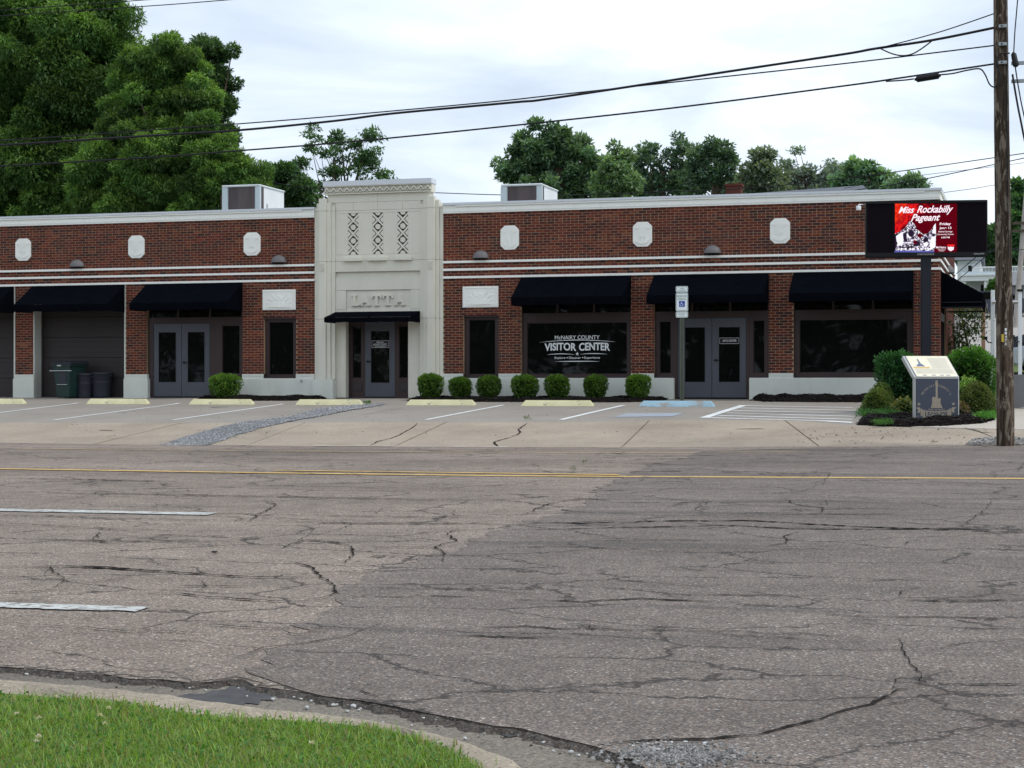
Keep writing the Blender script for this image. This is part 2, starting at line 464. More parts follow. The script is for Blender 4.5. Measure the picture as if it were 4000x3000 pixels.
M_MARKT = plain('marker_tan', (.27, .235, .19), .5, .06, 4., .3)
M_CREAM = plain('marker_cream', (.80, .755, .60), .4, .04, 2., .4)
M_INK = plain('print_grey', (.36, .36, .38), .5, .1, 4., .3)
M_INKB = plain('print_blue', (.14, .18, .27), .5, .1, 4., .3)
M_GOLD = plain('print_gold', (.68, .48, .2), .5, .1, 4., .3)
M_BINGRN = plain('bin_green', (.008, .030, .028), .5, .15, 3., .4)
M_BINDK = plain('bin_dark', (.024, .027, .040), .55, .15, 3., .4)
M_TYRE = plain('rubber', (.012, .012, .012), .85, .2, 5., .2)
M_CABLE = plain('cable_black', (.012, .012, .016), .6, .2, 1., .3)
M_STEEL = plain('galvanised', (.34, .38, .40), .4, .12, 6., .5, metal=.5)
M_YTAG = plain('yellow_tag', (.62, .46, .06), .6, .05, 3., .3)
M_ORNG = plain('salmon_post', (.42, .25, .18), .7, .1, 3., .3)
M_GREYW = plain('grey_block', (.20, .205, .215), .8, .12, 2., .25)
M_BARK = plain('bark', (.085, .068, .052), .95, .35, 4., .15, stretch=(3, 3, .6), bump=.6, bscale=14.)
M_STONEW = plain('limestone', (.50, .51, .51), .8, .2, 14., .3)
M_DRYLF = plain('dry_leaf', (.36, .23, .13), .8, .2, 9., .2)
M_PETAL = plain('clover_white', (.62, .58, .55), .7, .2, 40., .2)
M_CARS = plain('car_silver', (.42, .46, .52), .25, .03, 1., .6)
M_CARD = plain('car_dark', (.03, .036, .055), .25, .03, 1., .6)

m, nt, out, co = new_mat('dark_glass')
bp = nd(nt, 'ShaderNodeBump', {'Height': noise(nt, co, .9, 2., .5, .6), 'Strength': .10, 'Distance': .05})
b = finish(nt, out, (.005, .0056, .0055), .03, .36); nt.links.new(bp.outputs[0], b.inputs['Normal'])
M_GLASS = m

m, nt, out, co = new_mat('pole_wood')
g = noise(nt, co, 1., 7., .75, .6, (13., 13., .8))
c = ramp(nt, g, [(.32, (.016, .010, .007)), (.46, (.042, .028, .020)), (.58, (.085, .062, .046)), (.72, (.2, .165, .13))])
gp = noise(nt, co, 1., 6., .7, 1.0, (9., 9., 1.9))
c = mix(nt, ramp(nt, gp, [(.52, 0.), (.56, .9)]), c, (.20, .17, .135))
c = mix(nt, ramp(nt, noise(nt, co, 1., 4., .6, 0., (3., 3., 7.)), [(.6, 0.), (.7, .6)]), c, (.03, .02, .014))
finish(nt, out, c, .9, .2, 0., g, .9, .02)
M_POLE = m

def leaf_mat(name, trans=.35, rough=.6):
    m, nt, out, co = new_mat(name)
    a = nd(nt, 'ShaderNodeAttribute', attribute_name='col')
    b = nd(nt, 'ShaderNodeBsdfPrincipled', {'Roughness': rough, 'Specular IOR Level': .35})
    nt.links.new(a.outputs['Color'], b.inputs['Base Color'])
    t = nd(nt, 'ShaderNodeBsdfTranslucent')
    tc = mix(nt, 1., a.outputs['Color'], (1.5, 1.6, .6), 'MULTIPLY'); nt.links.new(tc, t.inputs[0])
    ms = nd(nt, 'ShaderNodeMixShader', {0: trans, 1: b.outputs[0], 2: t.outputs[0]})
    nt.links.new(ms.outputs[0], out.inputs[0]); return m
M_LEAF = leaf_mat('foliage')
M_GRASS = leaf_mat('grass_blades', .4, .5)
def emit(name, col, st):
    m, nt, out, co = new_mat(name)
    e = nd(nt, 'ShaderNodeEmission', {'Strength': st})
    if isinstance(col, tuple):
        e.inputs[0].default_value = (*col, 1)
    nt.links.new(e.outputs[0], out.inputs[0]); return m, nt, e, co

# ================================================================== THE SETTING
def ground_sheet():
    xs = np.unique(np.concatenate([np.linspace(-900, -60, 9), np.linspace(-60, 40, 51), np.linspace(40, 900, 9)]))
    ys = np.unique(np.concatenate([np.linspace(-900, -110, 7), np.linspace(-110, -46, 9), np.linspace(-46, 20, 67), np.linspace(20, 130, 23), np.linspace(130, 1500, 9)]))
    X, Y = np.meshgrid(xs, ys); Z = G(X, Y)
    pave = (Y > -60) & (Y < .2)
    Z = Z - np.where(pave, .14, .02) + np.clip((np.abs(Y) - 400) / 300, 0, 1) * .5
    v = np.stack([X, Y, Z], -1).reshape(-1, 3); nx = len(xs)
    f = [(j * nx + i, j * nx + i + 1, (j + 1) * nx + i + 1, (j + 1) * nx + i) for j in range(len(ys) - 1) for i in range(nx - 1)]
    me = bpy.data.meshes.new('ground'); me.from_pydata(v.tolist(), [], f); me.materials.append(M_GROUND); return me
struct('ground', ground_sheet())

JOINT = [(-900, 1647), (-300, 1650), (0, 1651), (400, 1653), (700, 1653), (1100, 1652), (1600, 1650), (2000, 1650), (2300, 1649), (2520, 1645), (2560, 1642), (3060, 1642), (3150, 1648), (3330, 1662), (3560, 1670), (3850, 1678), (4150, 1684), (4700, 1690)]
EDGE = [(-900, 1722), (-300, 1728), (0, 1731), (450, 1738), (900, 1741), (1230, 1746), (2000, 1749), (2420, 1750), (3200, 1746), (3780, 1742), (4150, 1740), (4700, 1738)]
LIP = [(-500, 2590), (-150, 2606), (0, 2612), (150, 2622), (270, 2634), (400, 2640), (510, 2660), (640, 2662), (740, 2676), (830, 2672), (880, 2664), (950, 2662), (1000, 2690), (1080, 2698), (1180, 2712), (1270, 2734), (1400, 2748), (1540, 2772), (1660, 2798), (1810, 2824), (1930, 2850), (2030, 2858), (2110, 2880), (2220, 2906), (2330, 2932), (2400, 2958), (2480, 2985), (2540, 3030)]
jo = gpoly(JOINT); ed = gpoly(EDGE); lp = gpoly(LIP)
road = [(-60, ed[0][1])] + ed + [(14, ed[-1][1] - .2), (14, -70), (1.2, -70), (.4, -44.4), (-.7, -40.2)] + lp[::-1] + [(-14, lp[0][1] + .3), (-60, lp[0][1] + 1.2)]
ROAD = struct('road', sheet_mesh('road', road, .012, M_ASPH, 1.5, .07, M_LIP))
# the newer, darker asphalt that covers the right of the road (joined to the old with a ragged seam)
SEAM = [(2760, 1766), (2700, 1790), (2560, 1815), (2480, 1850), (2420, 1872), (2340, 1910), (2310, 1950), (2240, 1990), (2120, 2030), (2010, 2060), (1900, 2095), (1820, 2130), (1740, 2160), (1600, 2200), (1500, 2235), (1420, 2270), (1350, 2315), (1290, 2370), (1235, 2420), (1160, 2470), (1090, 2510), (1050, 2550), (1075, 2590), (1020, 2625), (1045, 2660)]
seam = gpoly(SEAM); ragged = []
for a, b_ in zip(seam, seam[1:]):
    n = max(2, int((Vector(b_) - Vector(a)).length / .16))
    for i in range(n):
        q = Vector(a).lerp(Vector(b_), i / n); ragged.append((q.x + random.uniform(-.11, .11), q.y))
patch = ragged + [lp[k] for k in range(len(lp)) if LIP[k][0] >= 1180] + [(-.7, -40.2), (.4, -44.4), (1.2, -69), (13.5, -69), (13.5, ed[-1][1] - .5)] + [(q[0], q[1] - .35) for q in ed[::-1] if q[0] > ragged[0][0]]
o = link('asphalt_overlay', sheet_mesh('asphalt_overlay', patch, .017, M_ASPH2, 1.5), ROAD)

# pavement between the road and the building
lot = [(-40, jo[0][1])] + [(p[0], p[1] + .012) for p in jo] + [(9, jo[-1][1]), (9, .4), (-1.9, .4), (-1.9, 2.), (-40, 2.)]
LOT = struct('parking_lot', sheet_mesh('parking_lot', lot, .0, M_CONC, 1.2, .05))
APRON = struct('driveway_apron', sheet_mesh('driveway_apron', [(-40, ed[0][1])] + ed + [(9, ed[-1][1])] + [(9, jo[-1][1])] + jo[::-1] + [(-40, jo[0][1])], -.03, M_CRACK2, 1.2))
def interp_line(poly, x):
    for a, b_ in zip(poly, poly[1:]):
        if a[0] <= x <= b_[0]:
            t = (x - a[0]) / (b_[0] - a[0]); return (x, a[1] + t * (b_[1] - a[1]))
    return (x, poly[0][1] if x < poly[0][0] else poly[-1][1])
SLABJ = [((-880, -880)), ((-209, 250)), ((355, 710)), ((950, 1195)), ((1520, 1745)), ((2420, 2540)), ((3205, 3062)), ((3960, 3800)), ((4600, 4600))]
for i, ((xa, ja), (xb, jb)) in enumerate(zip(SLABJ, SLABJ[1:])):
    g = .018
    lo = [interp_line(EDGE, xa)] + [p for p in EDGE if xa < p[0] < xb] + [interp_line(EDGE, xb)]
    up = [interp_line(JOINT, ja)] + [p for p in JOINT if ja < p[0] < jb] + [interp_line(JOINT, jb)]
    lo = gpoly(lo); up = gpoly(up)
    lo[0] = (lo[0][0] + g, lo[0][1]); lo[-1] = (lo[-1][0] - g, lo[-1][1]); up[0] = (up[0][0] + g, up[0][1] - g); up[-1] = (up[-1][0] - g, up[-1][1] - g)
    link('slab', sheet_mesh('slab', lo + [(q[0], q[1] - .012) for q in up[::-1]], .004 + .004 * (i % 2), M_APRON, 1.2, .04), APRON)
WALK = struct('sidewalk', sheet_mesh('sidewalk', gpoly([(3560, 1669), (3850, 1677), (4200, 1684), (4700, 1688), (4700, 1600), (3960, 1600), (3880, 1640)]) , .012, M_WALK, 1., .03))
struct('side_walkway', sheet_mesh('side_walkway', [(1.0, -8.2), (9, -8.2), (9, 3.4), (-.2, 3.4), (-.1, -3)], .010, M_WALK, 1.2, .03))
struct('side_street', sheet_mesh('side_street', [(-4.5, 22), (12, 20), (14, 62), (-9, 64)], .03, M_STREET, 3.))

# gutter, kerb and verge at the near corner
KF = [(-500, 2655), (0, 2671), (316, 2698), (633, 2730), (814, 2757), (995, 2789), (1220, 2816), (1446, 2843), (1627, 2879), (1808, 2920), (2000, 2978), (2120, 3040)]
KB = [(-500, 2716), (0, 2730), (271, 2752), (542, 2780), (768, 2816), (949, 2834), (1175, 2843), (1401, 2861), (1582, 2897), (1718, 2942), (1840, 3010), (1900, 3060)]
kf = gpoly(KF); kb = gpoly(KB)
gut = [(-60, lp[0][1] + 1.25)] + [(p[0], p[1] + .15) for p in lp] + [(-.5, -40.2), (.3, -44.4), (.5, -52), (-.8, -52), (-1.2, -44.4), (kf[-1][0], kf[-1][1])] + kf[::-1] + [(-60, kf[0][1] + 1.)]
GUTTER = struct('gutter', sheet_mesh('gutter', gut, -.014, M_GUTT, .8))
def loft(name, A, B, prof, mat):
    """strip between two ground lines with a cross profile (t, dz)"""
    n = 160; m = MB()
    def res(P):
        P = [Vector((p[0], p[1], 0)) for p in P]; L = [0]
        for a, b_ in zip(P, P[1:]):
            L.append(L[-1] + (b_ - a).length)
        o = []
        for k in range(n + 1):
            s = L[-1] * k / n; i = max(j for j in range(len(L)) if L[j] <= s + 1e-9); i = min(i, len(P) - 2)
            o.append(P[i].lerp(P[i + 1], (s - L[i]) / max(1e-6, L[i + 1] - L[i])))
        return o
    a, b_ = res(A), res(B)
    for k in range(n + 1):
        for t, dz in prof:
            q = a[k].lerp(b_[k], t); j = random.uniform(-.006, .006)
            m.v.append((q.x + j, q.y + j, float(G(q.x, q.y)) + dz + random.uniform(-.004, .004)))
    c = len(prof)
    for k in range(n):
        for i in range(c - 1):
            m.f.append((k * c + i, (k + 1) * c + i, (k + 1) * c + i + 1, k * c + i + 1))
    return m.mesh(name, mat, smooth=True)
kfx = [(-60, kf[0][1] + 1.)] + kf + [(-1.2, -44.4), (-.8, -52)]
kbx = [(-60, kb[0][1] + 1.)] + kb + [(-1.42, -44.4), (-1.05, -52)]
struct('kerb', loft('kerb', [kf[0]] + kf[1:] + [(-1.2, -44.4)], [kb[0]] + kb[1:] + [(-1.42, -44.4)], [(0, -.018), (.12, .02), (.3, .045), (.7, .05), (1.10, .022)], M_KERB))
verge = kb + [(-1.42, -44.4), (-1.05, -52), (-60, -52), (-60, kb[0][1] + 1.), ]
struct('verge', sheet_mesh('verge', verge, .03, M_SOIL, .8))

def chips(name, pts, size, mat, cols, dz=0., flat=.6, zf=None):
    """little angular stones or chips: squashed random octahedra in one mesh"""
    N = len(pts); P = np.array([(x, y, (float(G(x, y)) if zf is None else zf(x, y)) + dz) for x, y in pts])
    s = size * RNG.uniform(.5, 1.5, (N, 1)); a = RNG.uniform(0, 6.28, N)
    ux = np.stack([np.cos(a), np.sin(a), RNG.uniform(-.3, .3, N)], 1) * s * RNG.uniform(.6, 1.2, (N, 1))
    uy = np.stack([-np.sin(a), np.cos(a), RNG.uniform(-.3, .3, N)], 1) * s * RNG.uniform(.4, 1., (N, 1))
    uz = np.stack([np.zeros(N), np.zeros(N), np.ones(N)], 1) * s * flat
    T = []
    for sx in (1, -1):
        for sy in (1, -1):
            tri = [P + ux * sx, P + uy * sy, P + uz]
            T.append(np.stack(tri if sx * sy > 0 else tri[::-1], 1))
    V = np.concatenate(T, 0)
    return quads_mesh(name, V, mat, np.tile(cols, (4, 1)), 3)
M_CHIP = attr_mat('stone_chips', .85, fine=.2, bump=.1)
rl = random.Random(4); m_ = MB(); fine = []
for a, b_ in zip(lp, lp[1:]):
    n = max(1, int((Vector(b_) - Vector(a)).length / .035)); fine += [Vector(a).lerp(Vector(b_), i / n) for i in range(n)]
for i, q in enumerate(fine):
    d = fine[min(i + 1, len(fine) - 1)] - fine[max(i - 1, 0)]; s = Vector((d.y, -d.x)).normalized()
    if s.y > 0: s = -s
    g = float(G(q.x, q.y)); w1 = .012 + .02 * rl.random() ** 2; w2 = w1 + .02 + .05 * rl.random() ** 2; q0_ = q - s * (.02 + .06 * rl.random() ** 2)
    for p_, dz in ((q0_, .0155), (q + s * w1, .004 + rl.uniform(-.006, .006)), (q + s * w2, -.0155)): m_.v.append((p_.x, p_.y, g + dz))
for i in range(len(fine) - 1):
    for k in (0, 1): m_.f.append((3 * i + k, 3 * i + 3 + k, 3 * i + 4 + k, 3 * i + 1 + k))
link('broken_edge', m_.mesh('broken_edge', M_LIP), ROAD)
pts = []
for q in fine[::2]:
    for k in range(3): pts.append((q.x + rl.uniform(-.03, .05), q.y - abs(rl.gauss(.05, .05))))
o = link('crumbled_asphalt', chips('crumbled_asphalt', pts, .012, M_CHIP, np.clip(RNG.normal(.10, .07, (len(pts), 1)), .03, .4) * np.array([[1.05, .98, .9]]), -.014), ROAD); o['kind'] = 'stuff'

# painted markings: children of the surface they lie on
def mark(name, pix, w, mat, parent, dz, jitter=.0, wj=.0, step=.25):
    return link(name, ribbon(gpoly(pix), w, dz, jitter, step, False, wj).mesh(name, mat), parent)
mark('parking_line', [(-300, 1650), (0, 1612), (305, 1574)], .10, M_LINE, LOT, .006)
mark('parking_line', [(212, 1641), (700, 1575.5)], .10, M_LINE, LOT, .006)
mark('parking_line', [(675, 1641), (1106, 1578)], .10, M_LINE, LOT, .006)
mark('parking_line', [(1665, 1640), (1967, 1582.5)], .11, M_LINE, LOT, .006)
mark('parking_line', [(2192, 1640), (2436, 1583.5)], .13, M_LINE, LOT, .006)
mark('parking_line', [(2750, 1633), (2904, 1584)], .20, M_LINE, LOT, .008)
for a, b_ in [((2904, 1585), (3330, 1592.5)), ((2880, 1594), (3362, 1604)), ((2862, 1604.5), (3350, 1615.5)), ((2838, 1614), (3345, 1627)), ((2805, 1623.5), (3335, 1639)), ((2760, 1632), (3330, 1651))]:
    mark('hatch_line', [a, b_], .15, M_LINE, LOT, .006)
link('accessible_bay_patch', sheet_mesh('accessible_bay_patch', gpoly([(2396, 1630), (2450, 1615), (2674, 1614), (2626, 1627)]), .006, M_BLUEP, .5), LOT)
mark('edge_line', [(1225, 1744.5), (1980, 1748)], .09, M_WFAINT, ROAD, .02, .0, .3)
mark('yellow_line', [(-400, 1749), (0, 1755), (1000, 1766), (2000, 1772), (2690, 1773), (3000, 1770), (3250, 1766)], .09, M_YELF, ROAD, .022, .0, .2)
mark('yellow_line', [(-700, 1824), (0, 1836), (1000, 1852), (2000, 1864.5), (3000, 1870), (4000, 1875.5), (4600, 1879)], .20, M_YEL, ROAD, .022, .0, .08)
mark('yellow_line', [(1068, 1842.5), (2000, 1854.5), (2416, 1860)], .15, M_YEL, ROAD, .022, .0, .12)
mark('lane_dash', [(-420, 1988), (0, 1998.5), (828, 2015)], .26, M_DASH, ROAD, .022, .006, .12, .12)
mark('lane_dash', [(-260, 2364), (0, 2375), (560, 2391)], .21, M_DASH, ROAD, .022, .004, .15, .08)

# the gravel strip of a filled trench, cracks
GRAV = [(619, 1741), (700, 1716), (768, 1696), (859, 1668), (936, 1653), (1000, 1645), (1136, 1628), (1240, 1598), (1362, 1585), (1452, 1580), (1510, 1577), (1475, 1587), (1375, 1603), (1226, 1632), (1113, 1653), (1000, 1680), (904, 1709), (795, 1742)]
gv0 = gpoly(GRAV); gv = []
for a, b_ in zip(gv0, gv0[1:] + gv0[:1]):
    n = max(1, int((Vector(b_) - Vector(a)).length / .12))
    for i in range(n):
        q = Vector(a).lerp(Vector(b_), i / n); gv.append((q.x + random.uniform(-.05, .05), q.y + random.uniform(-.03, .03)))
gv_out = [(x + .0, y) for x, y in gv0]
GR = struct('gravel_strip', sheet_mesh('gravel_strip', gv, .016, M_GRAVEL, .5), 'stuff', None)
def inside(x, y, poly):
    c = False; j = len(poly) - 1
    for i in range(len(poly)):
        xi, yi = poly[i]; xj, yj = poly[j]
        if (yi > y) != (yj > y) and x < (xj - xi) * (y - yi) / (yj - yi) + xi:
            c = not c
        j = i
    return c
def scatter_poly(poly, n, rng=random):
    xs = [p[0] for p in poly]; ys = [p[1] for p in poly]; o = []
    while len(o) < n:
        x = rng.uniform(min(xs), max(xs)); y = rng.uniform(min(ys), max(ys))
        if inside(x, y, poly):
            o.append((x, y))
    return o
pts = scatter_poly(gv, 4800) + [(x + random.gauss(0, .16), y + random.gauss(0, .10)) for x, y in random.choices(gv, k=400)]
link('gravel_stones', chips('gravel_stones', pts, .017, M_CHIP, np.clip(RNG.normal(.29, .10, (5200, 1)), .08, .6) * np.array([[.98, .99, 1.03]]), .016), GR)['kind'] = 'stuff'

C4 = lambda L: [(x * .904, 1500 + y * .904) for x, y in L]
C5 = lambda L: [(2000 + x * .904, 1500 + y * .904) for x, y in L]
C6 = lambda L: [(x * .904, 2400 + y * .904) for x, y in L]
C7 = lambda L: [(2000 + x * .904, 2400 + y * .904) for x, y in L]
CR = [(C4([(0, 412), (420, 420), (800, 430)]), .05), (C4([(800, 430), (1000, 412), (1150, 398)]), .03), (C4([(0, 468), (350, 480), (600, 482), (900, 487), (1250, 495), (1700, 505), (2212, 512)]), .035),
      (C4([(150, 530), (370, 490), (460, 465)]), .03), (C4([(0, 575), (200, 578), (500, 590), (800, 595), (900, 597)]), .03), (C4([(920, 567), (1200, 575), (1600, 580), (2100, 585), (2212, 580)]), .028),
      (C4([(1150, 510), (1195, 535), (1130, 565), (1065, 605)]), .035), (C4([(1230, 600), (1500, 610), (2000, 615), (2150, 600)]), .035), (C4([(100, 680), (400, 685), (900, 690), (1100, 678)]), .022),
      (C4([(370, 680), (470, 692), (830, 685), (890, 690)]), .035), (C4([(1200, 725), (1320, 685), (1450, 695), (1520, 715), (1525, 745), (1490, 785)]), .04), (C4([(1350, 670), (1480, 630), (1540, 605)]), .025),
      (C4([(0, 800), (350, 800), (680, 820), (1060, 845), (1400, 850)]), .035), (C4([(1250, 780), (1340, 795), (1390, 850), (1460, 880), (1440, 920), (1380, 945)]), .04), (C4([(0, 915), (230, 905)]), .03),
      (C4([(640, 918), (780, 918), (900, 935), (1100, 945), (1250, 955), (1380, 945)]), .03), (C4([(1460, 830), (1650, 820), (1900, 805)]), .025), (C4([(1985, 625), (1940, 655), (1970, 685), (1890, 715), (1920, 740), (1925, 780)]), .035),
      (C4([(1570, 715), (1890, 715)]), .02), (C4([(350, 880), (520, 850), (680, 820)]), .02), (C4([(200, 840), (215, 800), (280, 860), (240, 900)]), .02), (C4([(350, 800), (480, 805), (680, 822)]), .05),
      (C4([(0, 545), (300, 548), (620, 556)]), .02), (C4([(1600, 578), (1640, 552), (1700, 535)]), .02), (C4([(420, 685), (430, 650), (380, 700)]), .015), (C4([(880, 860), (890, 890), (870, 905)]), .015),
      (C5([(60, 570), (150, 530), (240, 510), (400, 505)]), .05), (C5([(0, 605), (300, 610), (700, 600), (1000, 600), (1300, 615), (1700, 635), (2212, 640)]), .06), (C5([(0, 640), (400, 632), (900, 620), (1200, 635), (1900, 640), (2212, 650)]), .045),
      (C5([(1180, 500), (1225, 530), (1350, 545), (1330, 570)]), .03), (C5([(1230, 650), (1170, 670), (1180, 700), (1110, 710)]), .04), (C5([(1000, 575), (1450, 570), (1700, 572)]), .03), (C5([(430, 520), (800, 520), (1180, 515)]), .028),
      (C5([(0, 715), (300, 715), (560, 725)]), .025), (C5([(0, 945), (300, 955), (560, 940), (900, 955)]), .03), (C5([(1530, 865), (1750, 855)]), .022), (C5([(1670, 930), (1690, 910), (1760, 890)]), .02), (C5([(1700, 950), (1950, 955), (2212, 945)]), .028),
      (C5([(1260, 470), (1340, 435), (1380, 380)]), .02), (C5([(480, 385), (800, 382)]), .05), (C5([(860, 388), (1050, 385)]), .045), (C5([(1080, 400), (1360, 405)]), .04), (C5([(1700, 705), (1750, 685), (1800, 680)]), .02),
      (C5([(560, 330), (830, 326)]), .05), (C5([(640, 318), (900, 312)]), .04), (C5([(530, 345), (700, 352)]), .04), (C5([(260, 500), (420, 512)]), .05), (C5([(370, 470), (520, 466)]), .04), (C5([(800, 535), (840, 520), (770, 560)]), .02),
      (C5([(1930, 620), (2000, 590), (2080, 510)]), .02), (C5([(2180, 390), (2212, 350), (2230, 340)]), .02), (C5([(1080, 288), (1300, 291), (1700, 288)]), .06), (C5([(940, 290), (1100, 286)]), .04), (C5([(600, 430), (760, 428)]), .03),
      (C4([(560, 355), (780, 340)]), .03), (C4([(1120, 330), (1380, 325)]), .03), (C4([(1250, 300), (1500, 296)]), .03), (C4([(60, 322), (420, 326)]), .025), (C4([(1600, 345), (1900, 335)]), .025),
      (C7([(1755, 325), (1762, 290), (1690, 170), (1650, 110)]), .022), (C7([(1760, 305), (1900, 320), (2212, 320)]), .016), (C7([(1540, 420), (1700, 400), (1850, 360)]), .014), (C7([(1650, 345), (1660, 300), (1750, 280)]), .012),
      (C7([(420, 582), (600, 566), (850, 560), (1050, 540), (1200, 505), (1370, 455), (1540, 405), (1650, 345), (1755, 325)]), .045), (C6([(1000, 215), (1150, 160), (1480, 115), (1650, 50)]), .018), (C6([(1500, 330), (1650, 375)]), .014),
      (C7([(770, 180), (900, 215)]), .01), (C7([(550, 210), (620, 225)]), .008), (C7([(1800, 600), (1950, 630), (2050, 655)]), .012), (C4([(1380, 620), (1300, 690)]), .015),
      ]
rr = random.Random(21)
for i in range(46):                                   # more long cracks running with the lanes
    y0 = 1790 + 760 * rr.random() ** 1.5; x0 = rr.uniform(-200, 3700); ln = rr.uniform(180, 900); L = [(x0, y0)]; sl = .013 + (y0 - 1502) * 4.3e-5
    while L[-1][0] < x0 + ln:
        x_, y_ = L[-1]; L.append((x_ + rr.uniform(25, 75), y_ + sl * 50 * .6 + rr.uniform(-4, 4)))
    CR.append((L, rr.uniform(.013, .022)))
    if rr.random() < .45:
        x_, y_ = L[len(L) // 2]; B_ = [(x_, y_)]
        for k in range(rr.randint(2, 5)):
            B_.append((B_[-1][0] + rr.uniform(-50, 70), B_[-1][1] + rr.choice((-1, 1)) * rr.uniform(4, 16)))
        CR.append((B_, .014))
for L, w in CR:
    far = max(0, (2300 - L[0][1]) / 500)
    link('crack', ribbon(gpoly(L), w * .8, .024, .014 + .010 * far, .06, True, .8, random, .42, 1.15).mesh('crack', M_CRACK), ROAD)
for L, w in [([(1445, 1743), (1475, 1727), (1530, 1714), (1560, 1702), (1580, 1690), (1612, 1672), (1630, 1655)], .03), ([(2000, 1709), (1930, 1728), (1945, 1746)], .035), ([(2000, 1708), (2020, 1700), (2032, 1690), (2025, 1678), (2060, 1655)], .03), ([(3150, 1710), (3300, 1708), (3490, 1700)], .012), ([(3440, 1722), (3455, 1706)], .01), ([(3760, 1673), (3800, 1682), (3835, 1691), (3890, 1694)], .025), ([(2870, 1678), (2990, 1677)], .04), ([(385, 1682), (450, 1685)], .05)]:
    link('crack', ribbon(gpoly(L), w, .014, .008, .06, True, .5).mesh('crack', M_CRACK), APRON)
for L, w in [([(1330, 1637), (1400, 1626), (1500, 1606), (1600, 1590)], .012), ([(455, 1614), (500, 1612)], .05), ([(820, 1592), (895, 1590)], .12)]:
    link('crack', ribbon(gpoly(L), w, .006, .004, .06, True, .4).mesh('crack', M_CRACK2), LOT)
# tar patches and grit in the gutter
for L in ([(690, 2712), (740, 2702), (790, 2704), (830, 2690), (880, 2686), (900, 2672), (935, 2680), (960, 2670), (990, 2682), (1000, 2702), (1040, 2700), (1070, 2716), (1060, 2728), (1020, 2726), (1010, 2744), (960, 2738), (940, 2752), (890, 2740), (850, 2746), (800, 2730), (760, 2734)], [(1905, 2822), (1960, 2800), (2040, 2806), (2066, 2836), (2040, 2862), (1990, 2872), (1930, 2850)]):
    link('tar_patch', sheet_mesh('tar_patch', gpoly(L), -.009, M_TAR, .3), GUTTER)
gc_ = gat(2640, 2965); grit = [(gc_.x + random.gauss(0, .13), gc_.y + random.gauss(0, .11)) for _ in range(1500)]
struct('white_grit', chips('white_grit', grit, .011, M_CHIP, np.clip(RNG.normal(.20, .09, (1500, 1)), .06, .5) * np.array([[1.02, 1., .98]]), .018), 'stuff')

# ================================================================== THE BRICK BUILDING
B = Thing('brick_building', 'long one-storey red brick building with cream stepped entrance tower', 'building', (-16.76, 0, 0))
XL, XR = -34.2, -1.99
TL, TR = -18.62, -14.91
ZC, ZB = 4.93, 3.19                     # underside of the cornice, head of the bays
BANDS = [(3.60, 3.66), (3.395, 3.455), (3.19, 3.25)]
MED_X = [-27.67, -24.04, -20.48, -13.05, -9.47, -5.92]
MED_Z0, MED_Z1, MED_W = 3.925, 4.565, .505
RELIEF = [(-20.161, -19.177), (-14.359, -13.366)]
WINS = [(-20.136, -19.169), (-14.343, -13.361)]
PIERS = [(XL, -31.05), (-27.95, -27.348), (-24.385, -23.73), (-20.781, TL), (TR, -12.74), (-9.774, -9.164), (-6.206, -5.583), (-2.625, XR)]
# masonry behind the brick faces (its front is the mortar)
mb = MB()
DEPTH = 9.6; MY = .008
for xa, xb in ((XL, TL), (TR, XR - .008)):
    mb.box(xa, xb, MY, .35, ZB, 5.0)
for i, (xa, xb) in enumerate(PIERS):
    xb2 = xb - (.008 if i == 7 else 0)
    wins = [w for w in WINS if xa < w[0] < xb]
    if wins:
        w = wins[0]
        mb.box(xa, w[0], MY, .35, .0, ZB); mb.box(w[1], xb, MY, .35, .0, ZB); mb.box(w[0], w[1], MY, .35, 2.207, ZB); mb.box(w[0], w[1], MY, .35, 0., .52)
    else:
        mb.box(xa, xb2, MY, .35, 0., ZB)
mb.box(XR - .35, XR - .008, .35, .62, 0, 5.0).box(XR - .35, XR - .008, 3.6, DEPTH, 0, 5.0).box(XR - .35, XR - .008, .62, 3.6, 3.19, 5.0).box(XR - .35, XR - .008, .62, 3.6, 0, .53); mb.box(XL, XR, DEPTH - .3, DEPTH, 0, 4.6)
WALL = B.part('brick_wall', mb, M_MORTAR)
# bricks, course by course
CH = .0706
obst = [(a, b, .5, 2.207) for a, b in WINS]
def brick_col():
    r = random.random()
    if r < .52: c = (.128, .029, .021)
    elif r < .74: c = (.082, .026, .024)
    elif r < .88: c = (.18, .043, .023)
    elif r < .96: c = (.058, .025, .026)
    else: c = (.20, .07, .04)
    k = random.uniform(.8, 1.2); return tuple(q * k for q in c)
full = []          # (box, colour)
def course(segs, z0, z1, header, shift):
    L = .1065 if header else .213
    for xa, xb in segs:
        x = math.floor((xa - shift) / L) * L + shift
        while x < xb:
            a, b = max(x + .007, xa + .002), min(x + L - .007, xb - .002)
            if b - a > .025:
                j = random.uniform(-.0015, .0015) + .003
                full.append(((a, b, j, .012, z0 + .006, z1 - .006), brick_col()))
            x += L
def cut(segs, z0, z1):
    for oa, ob, za, zb in obst:
        if z1 > za + .012 and z0 < zb - .012:
            n = []
            for a, b in segs:
                if ob <= a or oa >= b: n.append((a, b))
                else:
                    if oa > a: n.append((a, oa))
                    if ob < b: n.append((ob, b))
            segs = n
    return segs
zone = [(ZC - (i + 1) * CH, ZC - i * CH, i % 7 == 3) for i in range(18)]
for za, zb in ((3.455, 3.60), (3.25, 3.395)):
    h = (zb - za) / 2; zone += [(za, za + h, False), (za + h, zb, False)]
nl = 36; hl = (ZB - .648) / nl
low = [(ZB - (i + 1) * hl, ZB - i * hl, i % 7 == 3) for i in range(nl)]
